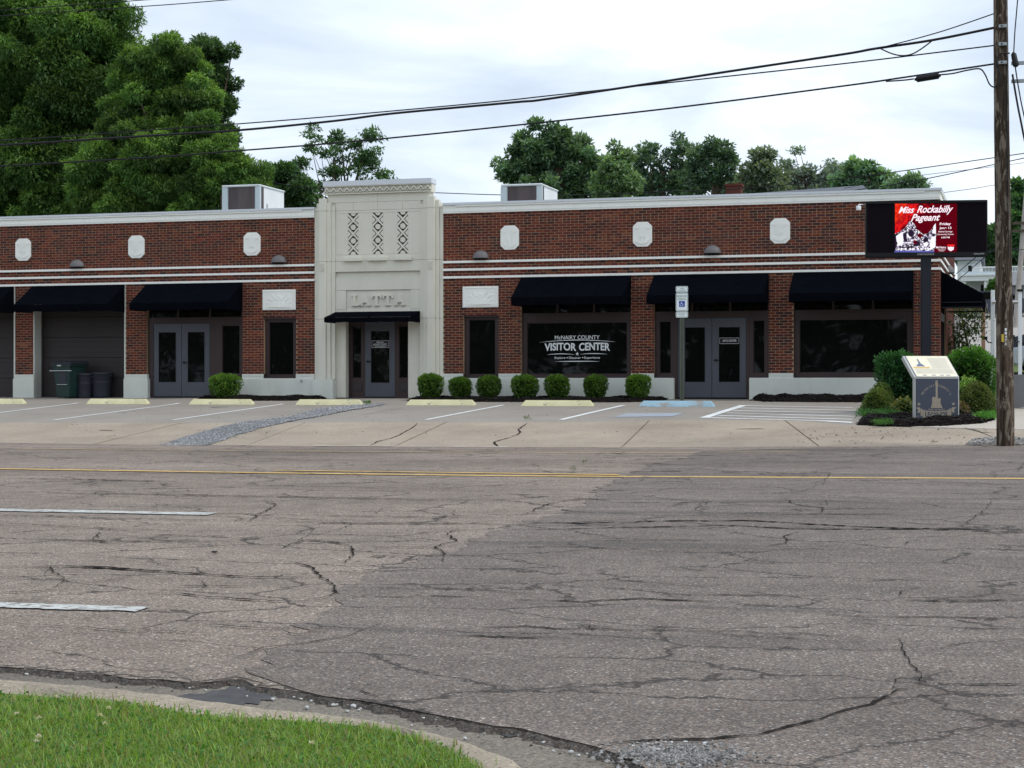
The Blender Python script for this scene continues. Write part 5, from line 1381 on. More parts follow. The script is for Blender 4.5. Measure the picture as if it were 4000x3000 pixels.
# ---- utility pole and cables
Yp = 32.3 - DIST
pbv = at(3929, 1734, Yp); ptv = at(3917, -300, Yp)
zpole = float(G(pbv.x, Yp))
PO = Thing('utility_pole', 'weathered wooden utility pole at the right road edge', 'utility pole', (pbv.x, Yp, zpole - .02))
pole = MB(); n = 30; top = Vector((pbv.x - .13, Yp, 10.8)); bot = Vector((pbv.x, Yp, zpole - .3))
for i in range(n + 1):
    q = bot.lerp(top, i / n); r = .158 - .05 * i / n
    for k in range(20):
        a = 2 * math.pi * k / 20; rr = r * (1 + .03 * math.sin(3 * a + i * .3) + random.uniform(-.018, .018)); pole.v.append((q.x + rr * math.cos(a), q.y + rr * math.sin(a), q.z))
for i in range(n):
    for k in range(20): pole.f.append((i * 20 + k, i * 20 + (k + 1) % 20, (i + 1) * 20 + (k + 1) % 20, (i + 1) * 20 + k))
pole.f.append(tuple(n * 20 + k for k in range(20)))
PO.part('shaft', pole, M_POLE, smooth=True)
def pole_x(z): return bot.x + (top.x - bot.x) * (z - bot.z) / (top.z - bot.z)
for py in (102, 172, 244):
    q = at(3918, py, Yp - .16); PO.part('bracket', MB().box(q.x - .075, q.x + .07, Yp - .19, Yp - .12, q.z - .028, q.z + .028), M_STEEL, bevel=.006)
    PO.part('bolt', MB().tube([(q.x - .02, Yp - .19, q.z), (q.x - .02, Yp - .21, q.z)], .014, 6), M_BLACK)
tg = at(3917, 1320, Yp - .165); PO.part('yellow_tag', MB().box(tg.x - .022, tg.x + .018, Yp - .172, Yp - .150, tg.z - .07, tg.z + .065), M_YTAG)
tx = MB(); yy = Yp - .164
for i, ch in enumerate('1147A'):
    q = at(3929, 1287 + i * 14, yy); text_box(tx, ch, q.x - .018, q.x + .018, q.z - .025, q.z + .024, yy, .02)
PO.part('number_plate', tx, M_WHITEV)
q = at(3918, 40, Yp)
PO.part('ground_wire', MB().tube([(pole_x(z) + .09, Yp - .14 + .004 * z, z) for z in np.linspace(2.6, 7.4, 12)], .008, 5), M_CABLE)
for py in (248, 318):
    q = at(3950, py, Yp); PO.part('standoff_arm', MB().box(q.x, q.x + .9, Yp - .03, Yp + .03, q.z - .03, q.z + .03), M_STEEL, bevel=.004)

def cable(name, label, pts, r, Y=Yp, ext=None, group='overhead cables along the road'):
    P = [at(x, y, Y) for x, y in pts]
    if ext: P = [Vector(q) for q in ext[0]] + P + [Vector(q) for q in ext[1]]
    # smooth through the points
    out = []
    for i in range(len(P) - 1):
        p0, p1, p2, p3 = P[max(i - 1, 0)], P[i], P[i + 1], P[min(i + 2, len(P) - 1)]
        for k in range(8):
            t = k / 8; out.append(.5 * ((2 * p1) + (-p0 + p2) * t + (2 * p0 - 5 * p1 + 4 * p2 - p3) * t * t + (-p0 + 3 * p1 - 3 * p2 + p3) * t ** 3))
    out.append(P[-1])
    return single(name, MB().tube(out, r, 6), M_CABLE, label, 'cable', tuple(out[0]), group)
cable('overhead_cable', 'thickest black bundled cable crossing the whole sky to the pole', [(-600, 597), (0, 567), (646, 526), (940, 508), (1300, 473), (1537, 443), (2005, 400), (2170, 382), (2893, 272), (3300, 211), (3418, 190), (3646, 156), (3895, 106)], .024)
cable('overhead_cable', 'thin cable running just above the thick bundled cable on the left', [(-600, 580), (0, 549.5), (646, 504), (940, 483), (1300, 454), (1897, 400), (2170, 371), (2712, 312), (3300, 248), (3700, 200), (3895, 176)], .013, Yp + .05)
cable('overhead_cable', 'lowest long cable carrying the black splice case beside the pole', [(-600, 680), (0, 649), (646, 611), (940, 588), (1300, 559.5), (1796, 512), (2600, 425), (3300, 335), (3519, 304), (3827, 258), (3895, 248)], .017)
cable('overhead_cable', 'short cable climbing from thick bundle to top of visible pole', [(3418, 190), (3481, 176), (3680, 122), (3912, 43)], .011, Yp - .02)
cable('overhead_cable', 'upper of two thin wires across the top left corner', [(-500, 82), (0, 40), (558, 0), (1300, -62), (3800, -330)], .010, Yp - .3)
cable('overhead_cable', 'lower of two thin wires across the top left corner', [(-500, 98), (0, 62), (529, 27), (881, 0), (1700, -72), (3800, -290)], .010, Yp - .1)
cable('slack_loop', 'slack cable loop hanging below the splice case line at the pole', [(3460, 318), (3532, 313), (3570, 308)], .014, Yp - .03, None)
cable('slack_loop', 'black cable loop drooping left of the pole brackets', [(3672, 292), (3722, 287), (3780, 274), (3827, 269), (3848, 291), (3865, 328), (3884, 340), (3900, 326), (3908, 296), (3897, 262), (3895, 232), (3910, 210), (3945, 208)], .014, Yp - .17)
cable('slack_loop', 'grey cable loop hanging under the thick bundle near the pole', [(3440, 190), (3480, 208), (3520, 217), (3560, 212), (3600, 190), (3640, 160)], .013, Yp - .05)
q0, q1 = at(3572, 311, Yp - .03), at(3676, 294, Yp - .03)
single('splice_case', MB().tube([q0, q0.lerp(q1, .06), q0.lerp(q1, .1), q0.lerp(q1, .9), q0.lerp(q1, .94), q1], [.02, .03, .058, .058, .03, .02], 10), M_BLACK, 'black cylindrical splice case hung on the lowest cable', 'splice case', tuple(q0), smooth=True)
cable('service_drop', 'wavy wire rising past right side of the pole', [(3960, 205), (3964, 130), (3970, 60), (3977, -20), (3990, -160)], .012, Yp - .1)
cable('service_drop', 'thick cable falling away to the right from the pole', [(3955, 290), (3968, 370), (3985, 460), (4020, 620), (4100, 900)], .02, Yp - .1)
cable('service_drop', 'thinner cable falling steeply beside the pole at right', [(3966, 262), (3980, 350), (4000, 450), (4060, 700)], .013, Yp - .15)
q0, q1 = at(3958, 204, Yp - .12), at(3970, 262, Yp - .12)
single('cable_terminal', MB().tube([q0, q0.lerp(q1, .15), q0.lerp(q1, .9), q1], [.02, .05, .055, .02], 10), M_BLACK, 'black ragged cable terminal hanging right of the pole', 'terminal', tuple(q0), smooth=True)
YF = 14.
cable('far_cable', 'long sagging cable behind the roofline rising to the right', [(1000, 700), (1250, 738), (1705, 753), (1950, 761), (2250, 762), (2500, 752), (2907, 736), (3246, 703), (3436, 680), (3890, 615), (4150, 577)], .016, YF, None, 'cables behind the building')
cable('far_cable', 'lower far cable rising behind the message board to the right', [(3150, 768), (3381, 737), (3598, 702), (3890, 641), (4150, 585)], .016, YF + 1, None, 'cables behind the building')
cable('far_cable', 'faint thin wire above the message board in the far sky', [(3300, 735), (3560, 690), (3890, 650), (4150, 615)], .008, YF + 2, None, 'cables behind the building')
cable('far_cable', 'faint lowest wire from the roof corner to the pole', [(3672, 754), (3800, 737), (3890, 722), (4150, 685)], .008, YF - 10, None, 'cables behind the building')

# ================================================================== PLANTS
def unitv(n, rng=RNG):
    v = rng.normal(size=(n, 3)); return v / np.linalg.norm(v, axis=1, keepdims=True)
def leaf_quads(P, out, size, aspect, droop, rng=RNG, up=.0, spread=1.):
    """leaf-shaped quads at points P; they lean along 'out', hang by 'droop'"""
    n = len(P); a = out * .7 + unitv(n, rng) * spread; a[:, 2] -= droop; a[:, 2] += up
    a /= np.linalg.norm(a, axis=1, keepdims=True)
    b = np.cross(a, unitv(n, rng) * .8 + np.array([0, 0, 1.])); b /= np.linalg.norm(b, axis=1, keepdims=True) + 1e-9
    L = size * rng.uniform(.55, 1.35, (n, 1)); Wd = L * aspect
    return np.stack([P, P + a * L * .45 + b * Wd * .5, P + a * L, P + a * L * .45 - b * Wd * .5], 1)
def tone(n, base, var, yellow, yf, rng=RNG):
    c = np.array(base)[None] * rng.uniform(1 - var, 1 + var, (n, 1)) * rng.uniform(.93, 1.07, (n, 3))
    k = rng.random(n) < yf; c[k] = np.array(yellow)[None] * rng.uniform(.75, 1.2, (k.sum(), 1)); return c
def clump_leaves(C, R, n_per, size, aspect, droop, base, yellow, var=.35, squash=.8, inner=.5, clump_var=.25):
    """C (m,3) clump centres, R (m,) radii; leaves fill the outer part of each clump, yellow highlights painted on the outer, upper leaves as if lit"""
    V = []; K = []
    for c, r in zip(C, R):
        n = int(n_per * (r / R.mean()) ** 2); d = unitv(n); u = inner + (1 - inner) * RNG.random(n) ** .6
        u *= 1 + .28 * np.sin(d[:, 0] * 4 + c[0]) * np.sin(d[:, 2] * 5 + c[1])
        P = c + d * (u * r)[:, None] * np.array([1, 1, squash])
        V.append(leaf_quads(P, d, size, aspect, droop))
        kv = RNG.uniform(1 - clump_var, 1 + clump_var)
        col = tone(n, np.array(base) * kv, var * .6, np.array(yellow) * kv, 0)
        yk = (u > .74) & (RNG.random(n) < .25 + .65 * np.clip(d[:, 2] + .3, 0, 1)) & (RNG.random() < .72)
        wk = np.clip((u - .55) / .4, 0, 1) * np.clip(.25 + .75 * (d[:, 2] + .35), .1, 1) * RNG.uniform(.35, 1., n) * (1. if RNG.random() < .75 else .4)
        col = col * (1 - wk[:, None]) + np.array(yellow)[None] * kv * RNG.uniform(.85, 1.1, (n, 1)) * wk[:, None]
        K.append(col)
    return np.concatenate(V), np.concatenate(K)
def fill_clumps(circles, Y, per, rfac, depth=.75, rmin=.35):
    """circles seen in the photo (px, py, radius px) become balls of clumps around depth Y"""
    C = []; R = []
    for cx, cy, r in circles:
        c = at(cx, cy, Y); k = (at(cx + 100, cy, Y) - c).length / 100; rm = r * k
        n = max(3, int(per * (r / 100) ** 1.6))
        d = unitv(n); u = RNG.random(n) ** .42 * .82; far = RNG.random(n) < .22; u[far] = RNG.uniform(.9, 1.16, far.sum())
        C.append(np.array(c)[None] + d * (u * rm)[:, None] * np.array([1, depth, 1])); R.append(np.clip(rm * rfac * RNG.uniform(.6, 1.3, n) * np.where(far, .6, 1.), rmin, 3.))
    return np.concatenate(C), np.concatenate(R)
def limbs(base, hub, C, r0, count, seed=0):
    rg = random.Random(seed); m_ = MB(); base = Vector(base); hub = Vector(hub)
    mid = base.lerp(hub, .5) + Vector((rg.uniform(-.2, .2), rg.uniform(-.2, .2), 0))
    m_.tube([base - Vector((0, 0, .3)), base, mid, hub], [r0 * 1.35, r0 * 1.1, r0 * .85, r0 * .7], 10)
    for i in rg.sample(range(len(C)), min(count, len(C))):
        e = Vector(C[i]); st_ = base.lerp(hub, rg.uniform(.55, 1.)); b_ = st_.lerp(e, .5) + Vector((rg.uniform(-.4, .4), rg.uniform(-.4, .4), rg.uniform(.0, .6)))
        m_.tube([st_, b_, e], [r0 * .42, r0 * .22, r0 * .05], 6)
    return m_
def tree(name, label, circles, Y, per, rfac, n_per, size, aspect, droop, base, yellow, trunk_px, trunk_r, cat='tree', group=None, limbs_n=14, hub_y=None, depth=.75, var=.35, inner=.5, squash=.8, cv=.25):
    C, R = fill_clumps(circles, Y, per, rfac, depth)
    b0 = at(trunk_px, 1500, Y); gz = float(G(b0.x, Y)); hub = at(trunk_px + 10, hub_y if hub_y else circles[0][1], Y)
    t = Thing(name, label, cat, (b0.x, Y, gz), group)
    t.part('trunk', limbs((b0.x, Y, gz), hub, C, trunk_r, limbs_n, int(trunk_px)), M_BARK, smooth=True)
    V, K = clump_leaves(C, R, n_per, size, aspect, droop, base, yellow, var, squash, inner, cv)
    V = V - np.array([b0.x, Y, gz])
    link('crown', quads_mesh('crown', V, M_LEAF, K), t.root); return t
DG, YG_ = (.052, .120, .034), (.23, .37, .085)
tree('pecan_tree', 'huge dark green tree filling the left edge up to the top', [(120, 250, 330), (-180, 350, 330), (300, 160, 230), (330, 480, 260), (60, 650, 280), (120, -80, 300), (430, 20, 110), (300, 700, 240)], 15., 15, .30, 1500, .17, .30, .35, DG, YG_, 150, .42, group='large trees behind the left wing', limbs_n=22, hub_y=600, inner=.62, cv=.42)
tree('pecan_tree', 'tall rounded green tree right of the huge left tree', [(600, 330, 165), (690, 240, 105), (730, 400, 130), (560, 480, 170), (700, 560, 160), (600, 660, 200), (760, 700, 150), (450, 720, 180)], 12., 17, .30, 1300, .155, .30, .35, (.056, .128, .036), (.25, .39, .088), 620, .34, group='large trees behind the left wing', limbs_n=18, hub_y=640, inner=.62, cv=.42)
tree('elm_tree', 'darker tree peeping out behind the rounded tree at left', [(820, 260, 100), (875, 350, 80), (860, 450, 85), (760, 200, 70), (890, 530, 55)], 25., 18, .24, 700, .17, .34, .15, (.05, .105, .042), (.10, .18, .065), 820, .3, group='large trees behind the left wing', limbs_n=14, hub_y=480)
tree('pecan_sapling', 'bright yellow-green young tree in front of the left tree mass', [(830, 600, 80), (880, 700, 100), (960, 660, 70), (1000, 740, 70), (760, 760, 90), (800, 500, 55)], 11.2, 24, .30, 800, .14, .30, .3, (.07, .15, .038), (.21, .33, .075), 870, .16, group='large trees behind the left wing', limbs_n=14, hub_y=720)
tree('small_tree', 'low bluish green tree beside the left rooftop unit', [(1120, 760, 70), (1170, 790, 60), (1060, 690, 40), (1110, 690, 45), (1190, 740, 30)], 24., 26, .28, 480, .2, .36, .1, (.055, .12, .055), (.12, .21, .08), 1130, .16, limbs_n=10, hub_y=780)
tree('open_tree', 'thin open-crowned tree with bare limbs behind the cream tower', [(1230, 566, 60), (1330, 556, 70), (1420, 586, 70), (1480, 626, 50), (1180, 636, 45), (1300, 646, 60), (1400, 676, 60), (1500, 696, 45), (1250, 716, 50), (1170, 706, 28), (1540, 716, 28), (1150, 756, 35), (1200, 806, 40), (1450, 526, 40), (1320, 516, 35)], 34., 15, .18, 115, .20, .40, .05, (.075, .15, .075), (.15, .25, .11), 1340, .13, limbs_n=46, hub_y=790, squash=.45, inner=.2)
FG = 'trees on the hill behind the right wing'
hill = [('oak_tree', 'broad dark tree with highest top behind the right rooftop unit', [(2150, 590, 110), (2060, 620, 80), (2230, 560, 75), (2290, 640, 90), (2000, 690, 70), (2160, 690, 130), (2300, 730, 100), (2040, 570, 45), (2180, 520, 45)], 40., 24, .22, 330, (.024, .055, .024), (.06, .11, .04), 2170, .35),
        ('oak_tree', 'paler rounded tree right beside the highest dark tree', [(2420, 690, 75), (2400, 640, 55), (2440, 750, 70), (2380, 740, 60)], 36., 24, .24, 330, (.035, .072, .028), (.075, .13, .045), 2420, .25),
        ('oak_tree', 'tall loose tree above the lamp-lit middle of the right wing', [(2530, 610, 55), (2490, 660, 50), (2560, 680, 65), (2640, 600, 60), (2660, 680, 70), (2600, 740, 80), (2510, 740, 60)], 50., 20, .24, 260, (.024, .052, .028), (.055, .10, .042), 2580, .25),
        ('oak_tree', 'two-humped dark tree left of the red brick chimney', [(2740, 620, 60), (2800, 600, 65), (2850, 650, 50), (2780, 690, 75), (2720, 710, 60), (2860, 720, 50)], 48., 22, .24, 300, (.024, .052, .026), (.055, .10, .04), 2790, .25),
        ('oak_tree', 'brownish green tree right behind the red brick chimney', [(2960, 660, 60), (3000, 690, 60), (2930, 720, 60), (3030, 730, 55), (2980, 630, 35)], 42., 24, .26, 300, (.040, .066, .036), (.072, .105, .05), 2980, .22),
        ('open_tree', 'wispy grey-green tree between the brownish and the round tree', [(3100, 640, 50), (3130, 680, 60), (3160, 720, 55), (3080, 700, 45), (3240, 650, 40), (3230, 700, 45), (3250, 740, 40), (3180, 690, 45), (3060, 730, 40), (3290, 720, 30)], 58., 17, .28, 150, (.05, .08, .055), (.08, .12, .07), 3150, .18),
        ('oak_tree', 'round fresh green tree behind the upper left of message board', [(3340, 690, 55), (3390, 680, 55), (3440, 710, 45), (3300, 730, 45), (3400, 740, 60), (3330, 655, 25)], 38., 24, .26, 300, (.034, .078, .036), (.09, .16, .06), 3380, .22),
        ('small_tree', 'small tuft of a tree above the right roof corner', [(3560, 710, 25), (3520, 730, 25), (3590, 725, 18), (3550, 745, 28), (3480, 745, 25)], 36., 40, .4, 200, (.034, .074, .036), (.08, .14, .06), 3545, .14)]
for nm, lb, cs, Y, per, rf, npz, c0, c1, tpx, tr in hill:
    sparse = nm == 'open_tree'
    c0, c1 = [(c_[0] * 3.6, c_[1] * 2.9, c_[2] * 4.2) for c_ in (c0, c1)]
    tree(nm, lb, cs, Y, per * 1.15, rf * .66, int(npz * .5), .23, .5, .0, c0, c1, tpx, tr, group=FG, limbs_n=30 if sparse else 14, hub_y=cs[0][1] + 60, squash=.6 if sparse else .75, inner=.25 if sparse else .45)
for px_, lb in ((2360, 'pale far tree filling the gap right of the highest dark tree'), (2700, 'pale far tree filling the gap between the loose and two-humped trees'), (3060, 'pale far tree behind the wispy tree'), (3270, 'pale far tree left of the round fresh green tree')):
    tree('far_tree', lb, [(px_ - 50, 715, 45), (px_, 690, 50), (px_ + 55, 720, 45), (px_, 740, 60)], 75., 22, .2, 170, .26, .5, .0, (.12, .17, .12), (.2, .27, .16), px_, .2, group=FG, limbs_n=12, hub_y=740, squash=.6, inner=.3)  # distance haze is put into the pale leaf colours
tree('maple_tree', 'tall tree at the right edge beyond the utility pole', [(3990, 760, 45), (4040, 800, 90), (3980, 830, 45), (4010, 920, 80), (3960, 950, 40)], 70., 26, .26, 300, .34, .5, .0, (.06, .14, .06), (.13, .24, .09), 4020, .3, limbs_n=14, hub_y=900)
tree('maple_tree', 'dark green trees mass above the white house roof', [(3880, 900, 28), (3900, 950, 45), (3860, 990, 50), (3940, 1000, 50), (3990, 1060, 90), (3850, 1050, 60), (3920, 1090, 70), (3800, 1020, 40)], 78., 30, .3, 300, .34, .5, .0, (.04, .10, .04), (.09, .18, .06), 3900, .3, limbs_n=14, hub_y=1050)

# ---- clipped bushes along the wall
def bush(name, label, px0, px1, pyt, pyb, Y, base, yellow, n, size, cat='bush', group=None, shape='cup', lumps=6, rough=.10, yf=.35, aspect=.5):
    a = at(px0, pyb, Y); b = at(px1, pyb, Y); w = b.x - a.x; cx = (a.x + b.x) / 2
    gz = float(G(cx, Y)) + .02; H = at((px0 + px1) / 2, pyt, Y).z - gz; R = w / 2
    d = RNG.random((n, 2)); th = d[:, 0] * 2 * math.pi; t = d[:, 1]
    if shape == 'cup':
        prof = np.interp(t, [0, .12, .35, .62, .85, 1.], [.50, .64, .88, 1., .90, .58])
        top_ = RNG.random(n) < .32; rad = np.where(top_, np.sqrt(RNG.random(n)) * .95, prof * (1 - .22 * RNG.random(n) ** 2)); zz = np.where(top_, 1 - .05 * RNG.random(n) - .22 * rad ** 2.5, t * .94)
    else:
        el = np.arcsin(np.clip(t * 1.12 - .12, -1, 1)); rad = np.cos(el) * (1 - .3 * RNG.random(n) ** 2); zz = np.sin(el) * (1 - .25 * RNG.random(n) ** 2) * .92 + .08
    ph = RNG.uniform(0, 6.28, 4)
    lump = 1 + rough * (np.sin(th * 3 + ph[0] + zz * 4) + .7 * np.sin(th * 5 + ph[1] - zz * 7) + .6 * np.sin(th * 8 + zz * 11 + ph[2])) / 1.6 + RNG.normal(0, rough * .3, n)
    P = np.stack([rad * lump * np.cos(th) * R, rad * lump * np.sin(th) * R, zz * H * (1 + .4 * (lump - 1))], 1)
    out = np.stack([np.cos(th) * rad, np.sin(th) * rad, (zz - .5) * 1.4], 1)
    V = leaf_quads(P, out, size, aspect, .0, up=.25)
    if name != 'clipped_bush': base = tuple(q * 1.5 for q in base); yellow = tuple(q * 1.5 for q in yellow)
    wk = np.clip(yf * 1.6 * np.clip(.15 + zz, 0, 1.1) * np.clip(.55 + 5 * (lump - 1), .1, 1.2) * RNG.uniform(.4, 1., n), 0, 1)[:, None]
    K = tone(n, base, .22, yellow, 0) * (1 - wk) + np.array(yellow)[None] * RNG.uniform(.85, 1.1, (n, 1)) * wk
    t_ = Thing(name, label, cat, (cx, Y, gz - .02), group, True)
    core = MB(); core.lathe([(.02, .02)] + [(R * .80 * float(np.interp(q, [0, .12, .45, .75, .9, 1.], [.48, .6, .86, .95, .75, .4]) if shape == 'cup' else math.cos(math.asin(q))) + .001, H * .88 * q + .02) for q in np.linspace(0, 1, 9)] + [(.0, H * .885 + .02)], seg=14)
    t_.part('dark_core', core, plain('bush_inside', (.012, .018, .007), .95, .4, 20., .1) if 'bush_inside' not in bpy.data.materials else bpy.data.materials['bush_inside'])  # solid near-black core stands for the shade inside the foliage
    t_.part('stem', MB().tube([(0, 0, -.05), (0, 0, .1)], .03, 6), M_BARK)
    link('foliage', quads_mesh('foliage', V, M_LEAF, K), t_.root); return t_
BG, BY = (.056, .128, .018), (.165, .29, .032)
GB = 'clipped bushes along the front wall'
for px0, px1, pt, pb_, lb, k in ((818, 940, 1458, 1552, 'bright clipped bush alone beside the left double doors', 1.25), (1631, 1731, 1457, 1554, 'clipped bush closest to the tower on its right', 1.), (1754, 1843, 1471, 1549, 'small notched bush below the right narrow window, left side', .9), (1861, 1958, 1465, 1549, 'clipped bush with a stray twig below the right narrow window', .85), (1997, 2105, 1462, 1558, 'widest clipped bush at left end of Visitor Center window', .95), (2127, 2227, 1462, 1556, 'clipped bush below middle of the Visitor Center window', .9), (2279, 2374, 1462, 1557, 'brown-patched clipped bush below right end of Visitor Center window', .85), (2440, 2542, 1460, 1559, 'bright clipped bush just left of the Arts Center doors', 1.15)):
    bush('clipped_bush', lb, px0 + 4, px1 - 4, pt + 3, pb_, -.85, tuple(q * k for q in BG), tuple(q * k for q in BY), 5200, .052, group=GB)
# ---- plants in the corner bed
bush('laurel_bush', 'large dark glossy bush behind the history marker, left side', 3428, 3600, 1385, 1630, -5.0, (.016, .06, .022), (.045, .13, .035), 9000, .075, shape='cup', rough=.2, yf=.35)
bush('laurel_bush', 'large light green bush behind history marker, right side', 3700, 3895, 1372, 1600, -4.2, (.022, .072, .014), (.07, .17, .022), 9000, .075, shape='cup', rough=.2, yf=.5)
bush('boxwood_bush', 'rounded olive bush at left end of the corner bed', 3367, 3492, 1515, 1612, -6.3, (.045, .075, .018), (.12, .15, .032), 6000, .045, shape='dome', rough=.09, yf=.55, group='rounded olive bushes')
bush('boxwood_bush', 'smaller olive hump rising behind the rounded left bed bush', 3385, 3500, 1494, 1600, -5.7, (.04, .07, .018), (.11, .14, .03), 5000, .045, shape='dome', rough=.1, yf=.5, group='rounded olive bushes')
bush('juniper_bush', 'low domed brown-green bush right of the history marker', 3737, 3892, 1490, 1618, -6.6, (.05, .075, .02), (.12, .13, .04), 7000, .045, shape='dome', rough=.09, yf=.5)
bush('nandina_plant', 'small reddish green plant left of the marker foot', 3492, 3575, 1555, 1628, -6.9, (.04, .08, .022), (.15, .13, .05), 700, .09, 'plant', shape='dome', rough=.3, yf=.5)
bush('nandina_plant', 'small half-dry plant right of the marker foot', 3725, 3782, 1575, 1640, -7.2, (.06, .07, .03), (.2, .11, .08), 500, .09, 'plant', shape='dome', rough=.3, yf=.5)
bush('spirea_plant', 'pale yellow-green leafy plant behind marker top right', 3722, 3830, 1478, 1560, -5.6, (.07, .15, .03), (.2, .3, .08), 1500, .07, 'plant', shape='dome', rough=.3, yf=.5)
def sprig(name, label, px0, px1, pt, pb_, Y, n, col, dry=False):
    a = at(px0, pb_, Y); b = at(px1, pb_, Y); cx = (a.x + b.x) / 2; gz = float(G(cx, Y)) + .04; H = at(px0, pt, Y).z - gz; R = (b.x - a.x) / 2
    t = Thing(name, label, 'plant', (cx, Y, gz - .04), None, True); tw_ = MB(); Pt = []
    for i in range(n):
        an = random.uniform(0, 6.28); e = Vector((R * math.cos(an) * random.uniform(.3, 1), .12 * math.sin(an), H * random.uniform(.5, 1.)))
        tw_.tube([(e.x * .3, e.y * .3, -.03), tuple(e * .6 + Vector((0, 0, .02))), tuple(e)], [.006, .004, .002], 4); Pt += [e * random.uniform(.5, 1.) for _ in range(3 if dry else 14)]
    t.part('stems', tw_, M_DRYLF if dry else M_BARK); P = np.array([tuple(q) for q in Pt])
    link('leaves', quads_mesh('leaves', leaf_quads(P, unitv(len(P)), .05, .5, 0.), M_LEAF, tone(len(P), col, .4, (.1, .1, .05), .2)), t.root)
sprig('dry_shrub', 'dry brown leafless shrub stub in mulch left of tower', 1098, 1162, 1540, 1566, -.75, 26, (.16, .11, .07), True)
sprig('seedling_shrub', 'small struggling green shrub in mulch under the right shop window', 3238, 3300, 1535, 1560, -.8, 22, (.04, .075, .022))
def low_cover(name, label, pix, n, size, col, yel, h=.10):
    poly = gpoly(pix); pts = scatter_poly(poly, n); P = np.array([(x, y, float(G(x, y)) + .05 + random.random() * h) for x, y in pts])
    o_ = link(name, quads_mesh(name, leaf_quads(P, unitv(n), size, .22, -.1, up=.5), M_LEAF, tone(n, col, .35, yel, .35))); tag(o_, label, None, None, 'stuff')
low_cover('creeping_juniper', 'feathery green creeping plants at left tip of corner bed', [(3340, 1640), (3370, 1612), (3420, 1602), (3500, 1612), (3520, 1632), (3450, 1640), (3400, 1632)], 2600, .07, (.035, .12, .03), (.08, .2, .05), .10)
low_cover('weeds', 'low green weeds along front edge of corner bed', [(3400, 1662), (3480, 1658), (3490, 1668), (3430, 1672)], 700, .06, (.05, .14, .03), (.1, .22, .05), .06)
low_cover('grass_patch', 'bright grass tuft beside the pole in the corner bed', [(3800, 1645), (3860, 1620), (3893, 1622), (3893, 1642), (3850, 1652)], 1500, .08, (.06, .19, .03), (.12, .28, .05), .05)
low_cover('grass_tufts', 'small grass tufts growing at the gravel strip end', [(1415, 1582), (1440, 1578), (1450, 1582), (1430, 1585)], 160, .06, (.06, .16, .03), (.1, .2, .05), .03)
low_cover('joint_weeds', 'little weed in the apron joint left of blue patch', [(2042, 1652), (2060, 1642), (2080, 1648), (2068, 1653)], 60, .05, (.05, .09, .03), (.12, .14, .05), .06)
for pix in ([(230, 1672), (260, 1668), (300, 1662), (270, 1672)], [(415, 1722), (450, 1712), (445, 1717)], [(1010, 1712), (1055, 1698), (1050, 1704)], [(3630, 1745), (3650, 1732), (3655, 1742)], [(2270, 1822), (2290, 1816), (2285, 1826)], [(2220, 1850), (2250, 1840), (2245, 1852)]):
    low_cover('joint_weeds', 'little weeds in joints of the pavement', pix, 22, .04, (.06, .10, .03), (.13, .15, .05), .02)

# ---- mulch beds
def mulch(name, label, poly, h, wob=.02):
    bm = bmesh.new(); xs = [p[0] for p in poly]; ys = [p[1] for p in poly]; st_ = .09; V = {}
    m_ = MB(); nx = int((max(xs) - min(xs)) / st_) + 2; ny = int((max(ys) - min(ys)) / st_) + 2; idx = {}
    def ht(x, y):
        d = min(max(0, seg_d(x, y, poly)), .35) / .35
        return float(G(x, y)) - .03 + (h + .03) * min(1, d * 1.6) + wob * (math.sin(x * 3.1) * math.cos(y * 4.3 + x) + .6 * math.sin(x * 9 + y * 7)) * d
    for j in range(ny):
        for i in range(nx):
            x = min(xs) + i * st_; y = min(ys) + j * st_
            if inside(x, y, poly): idx[i, j] = len(m_.v); m_.v.append((x + random.uniform(-.02, .02), y + random.uniform(-.02, .02), ht(x, y) + random.uniform(-.012, .012)))
    for (i, j) in list(idx):
        q = [(i, j), (i + 1, j), (i + 1, j + 1), (i, j + 1)]
        if all(k in idx for k in q): m_.f.append(tuple(idx[k] for k in q))
    bm.free()
    o_ = struct(name, m_.mesh(name, M_MULCH), 'structure', label)
    pts = scatter_poly(poly, int(len(m_.v) * 1.5)); c_ = link('mulch_chips', chips('mulch_chips', pts, .035, M_CHIP, np.clip(RNG.normal(.012, .006, (len(pts), 1)), .004, .04) * np.array([[1.1, .95, .85]]), .004, .35, ht), o_); c_['kind'] = 'stuff'
def seg_d(x, y, poly):
    b_ = 1e9
    for (xa, ya), (xb, yb) in zip(poly, poly[1:] + poly[:1]):
        dx, dy = xb - xa, yb - ya; t = max(0, min(1, ((x - xa) * dx + (y - ya) * dy) / (dx * dx + dy * dy + 1e-9))); b_ = min(b_, math.hypot(x - xa - t * dx, y - ya - t * dy))
    return b_
mulch('mulch_bed', None, [(-21.75, -.07), (-21.7, -1.15), (-21.2, -1.35), (-18.8, -1.35), (-18.1, -1.1), (-18.02, -.2)], .09)
mulch('mulch_bed', None, [(-15.5, -.2), (-15.6, -1.2), (-15.2, -1.5), (-9.5, -1.5), (-8.75, -1.1), (-8.66, -.07)], .08)
mulch('mulch_bed', None, [(-6.65, -.07), (-6.6, -.75), (-6.2, -1.25), (-3.2, -1.35), (-2.6, -1.2), (-2.3, -.07)], .13, .04)
cb = gpoly([(3332, 1662), (3450, 1668), (3560, 1671), (3700, 1668), (3850, 1658), (3900, 1645)]) + [(-.6, -6.4), (-.75, -2.2), (-1.75, -.1), (-3.0, -.1), (-3.1, -1.5), (-3.4, -4.0)] + gpoly([(3372, 1612), (3352, 1640)])
mulch('corner_mulch_bed', None, cb, .09)
sc_ = []                                            # bark chips strayed over the apron
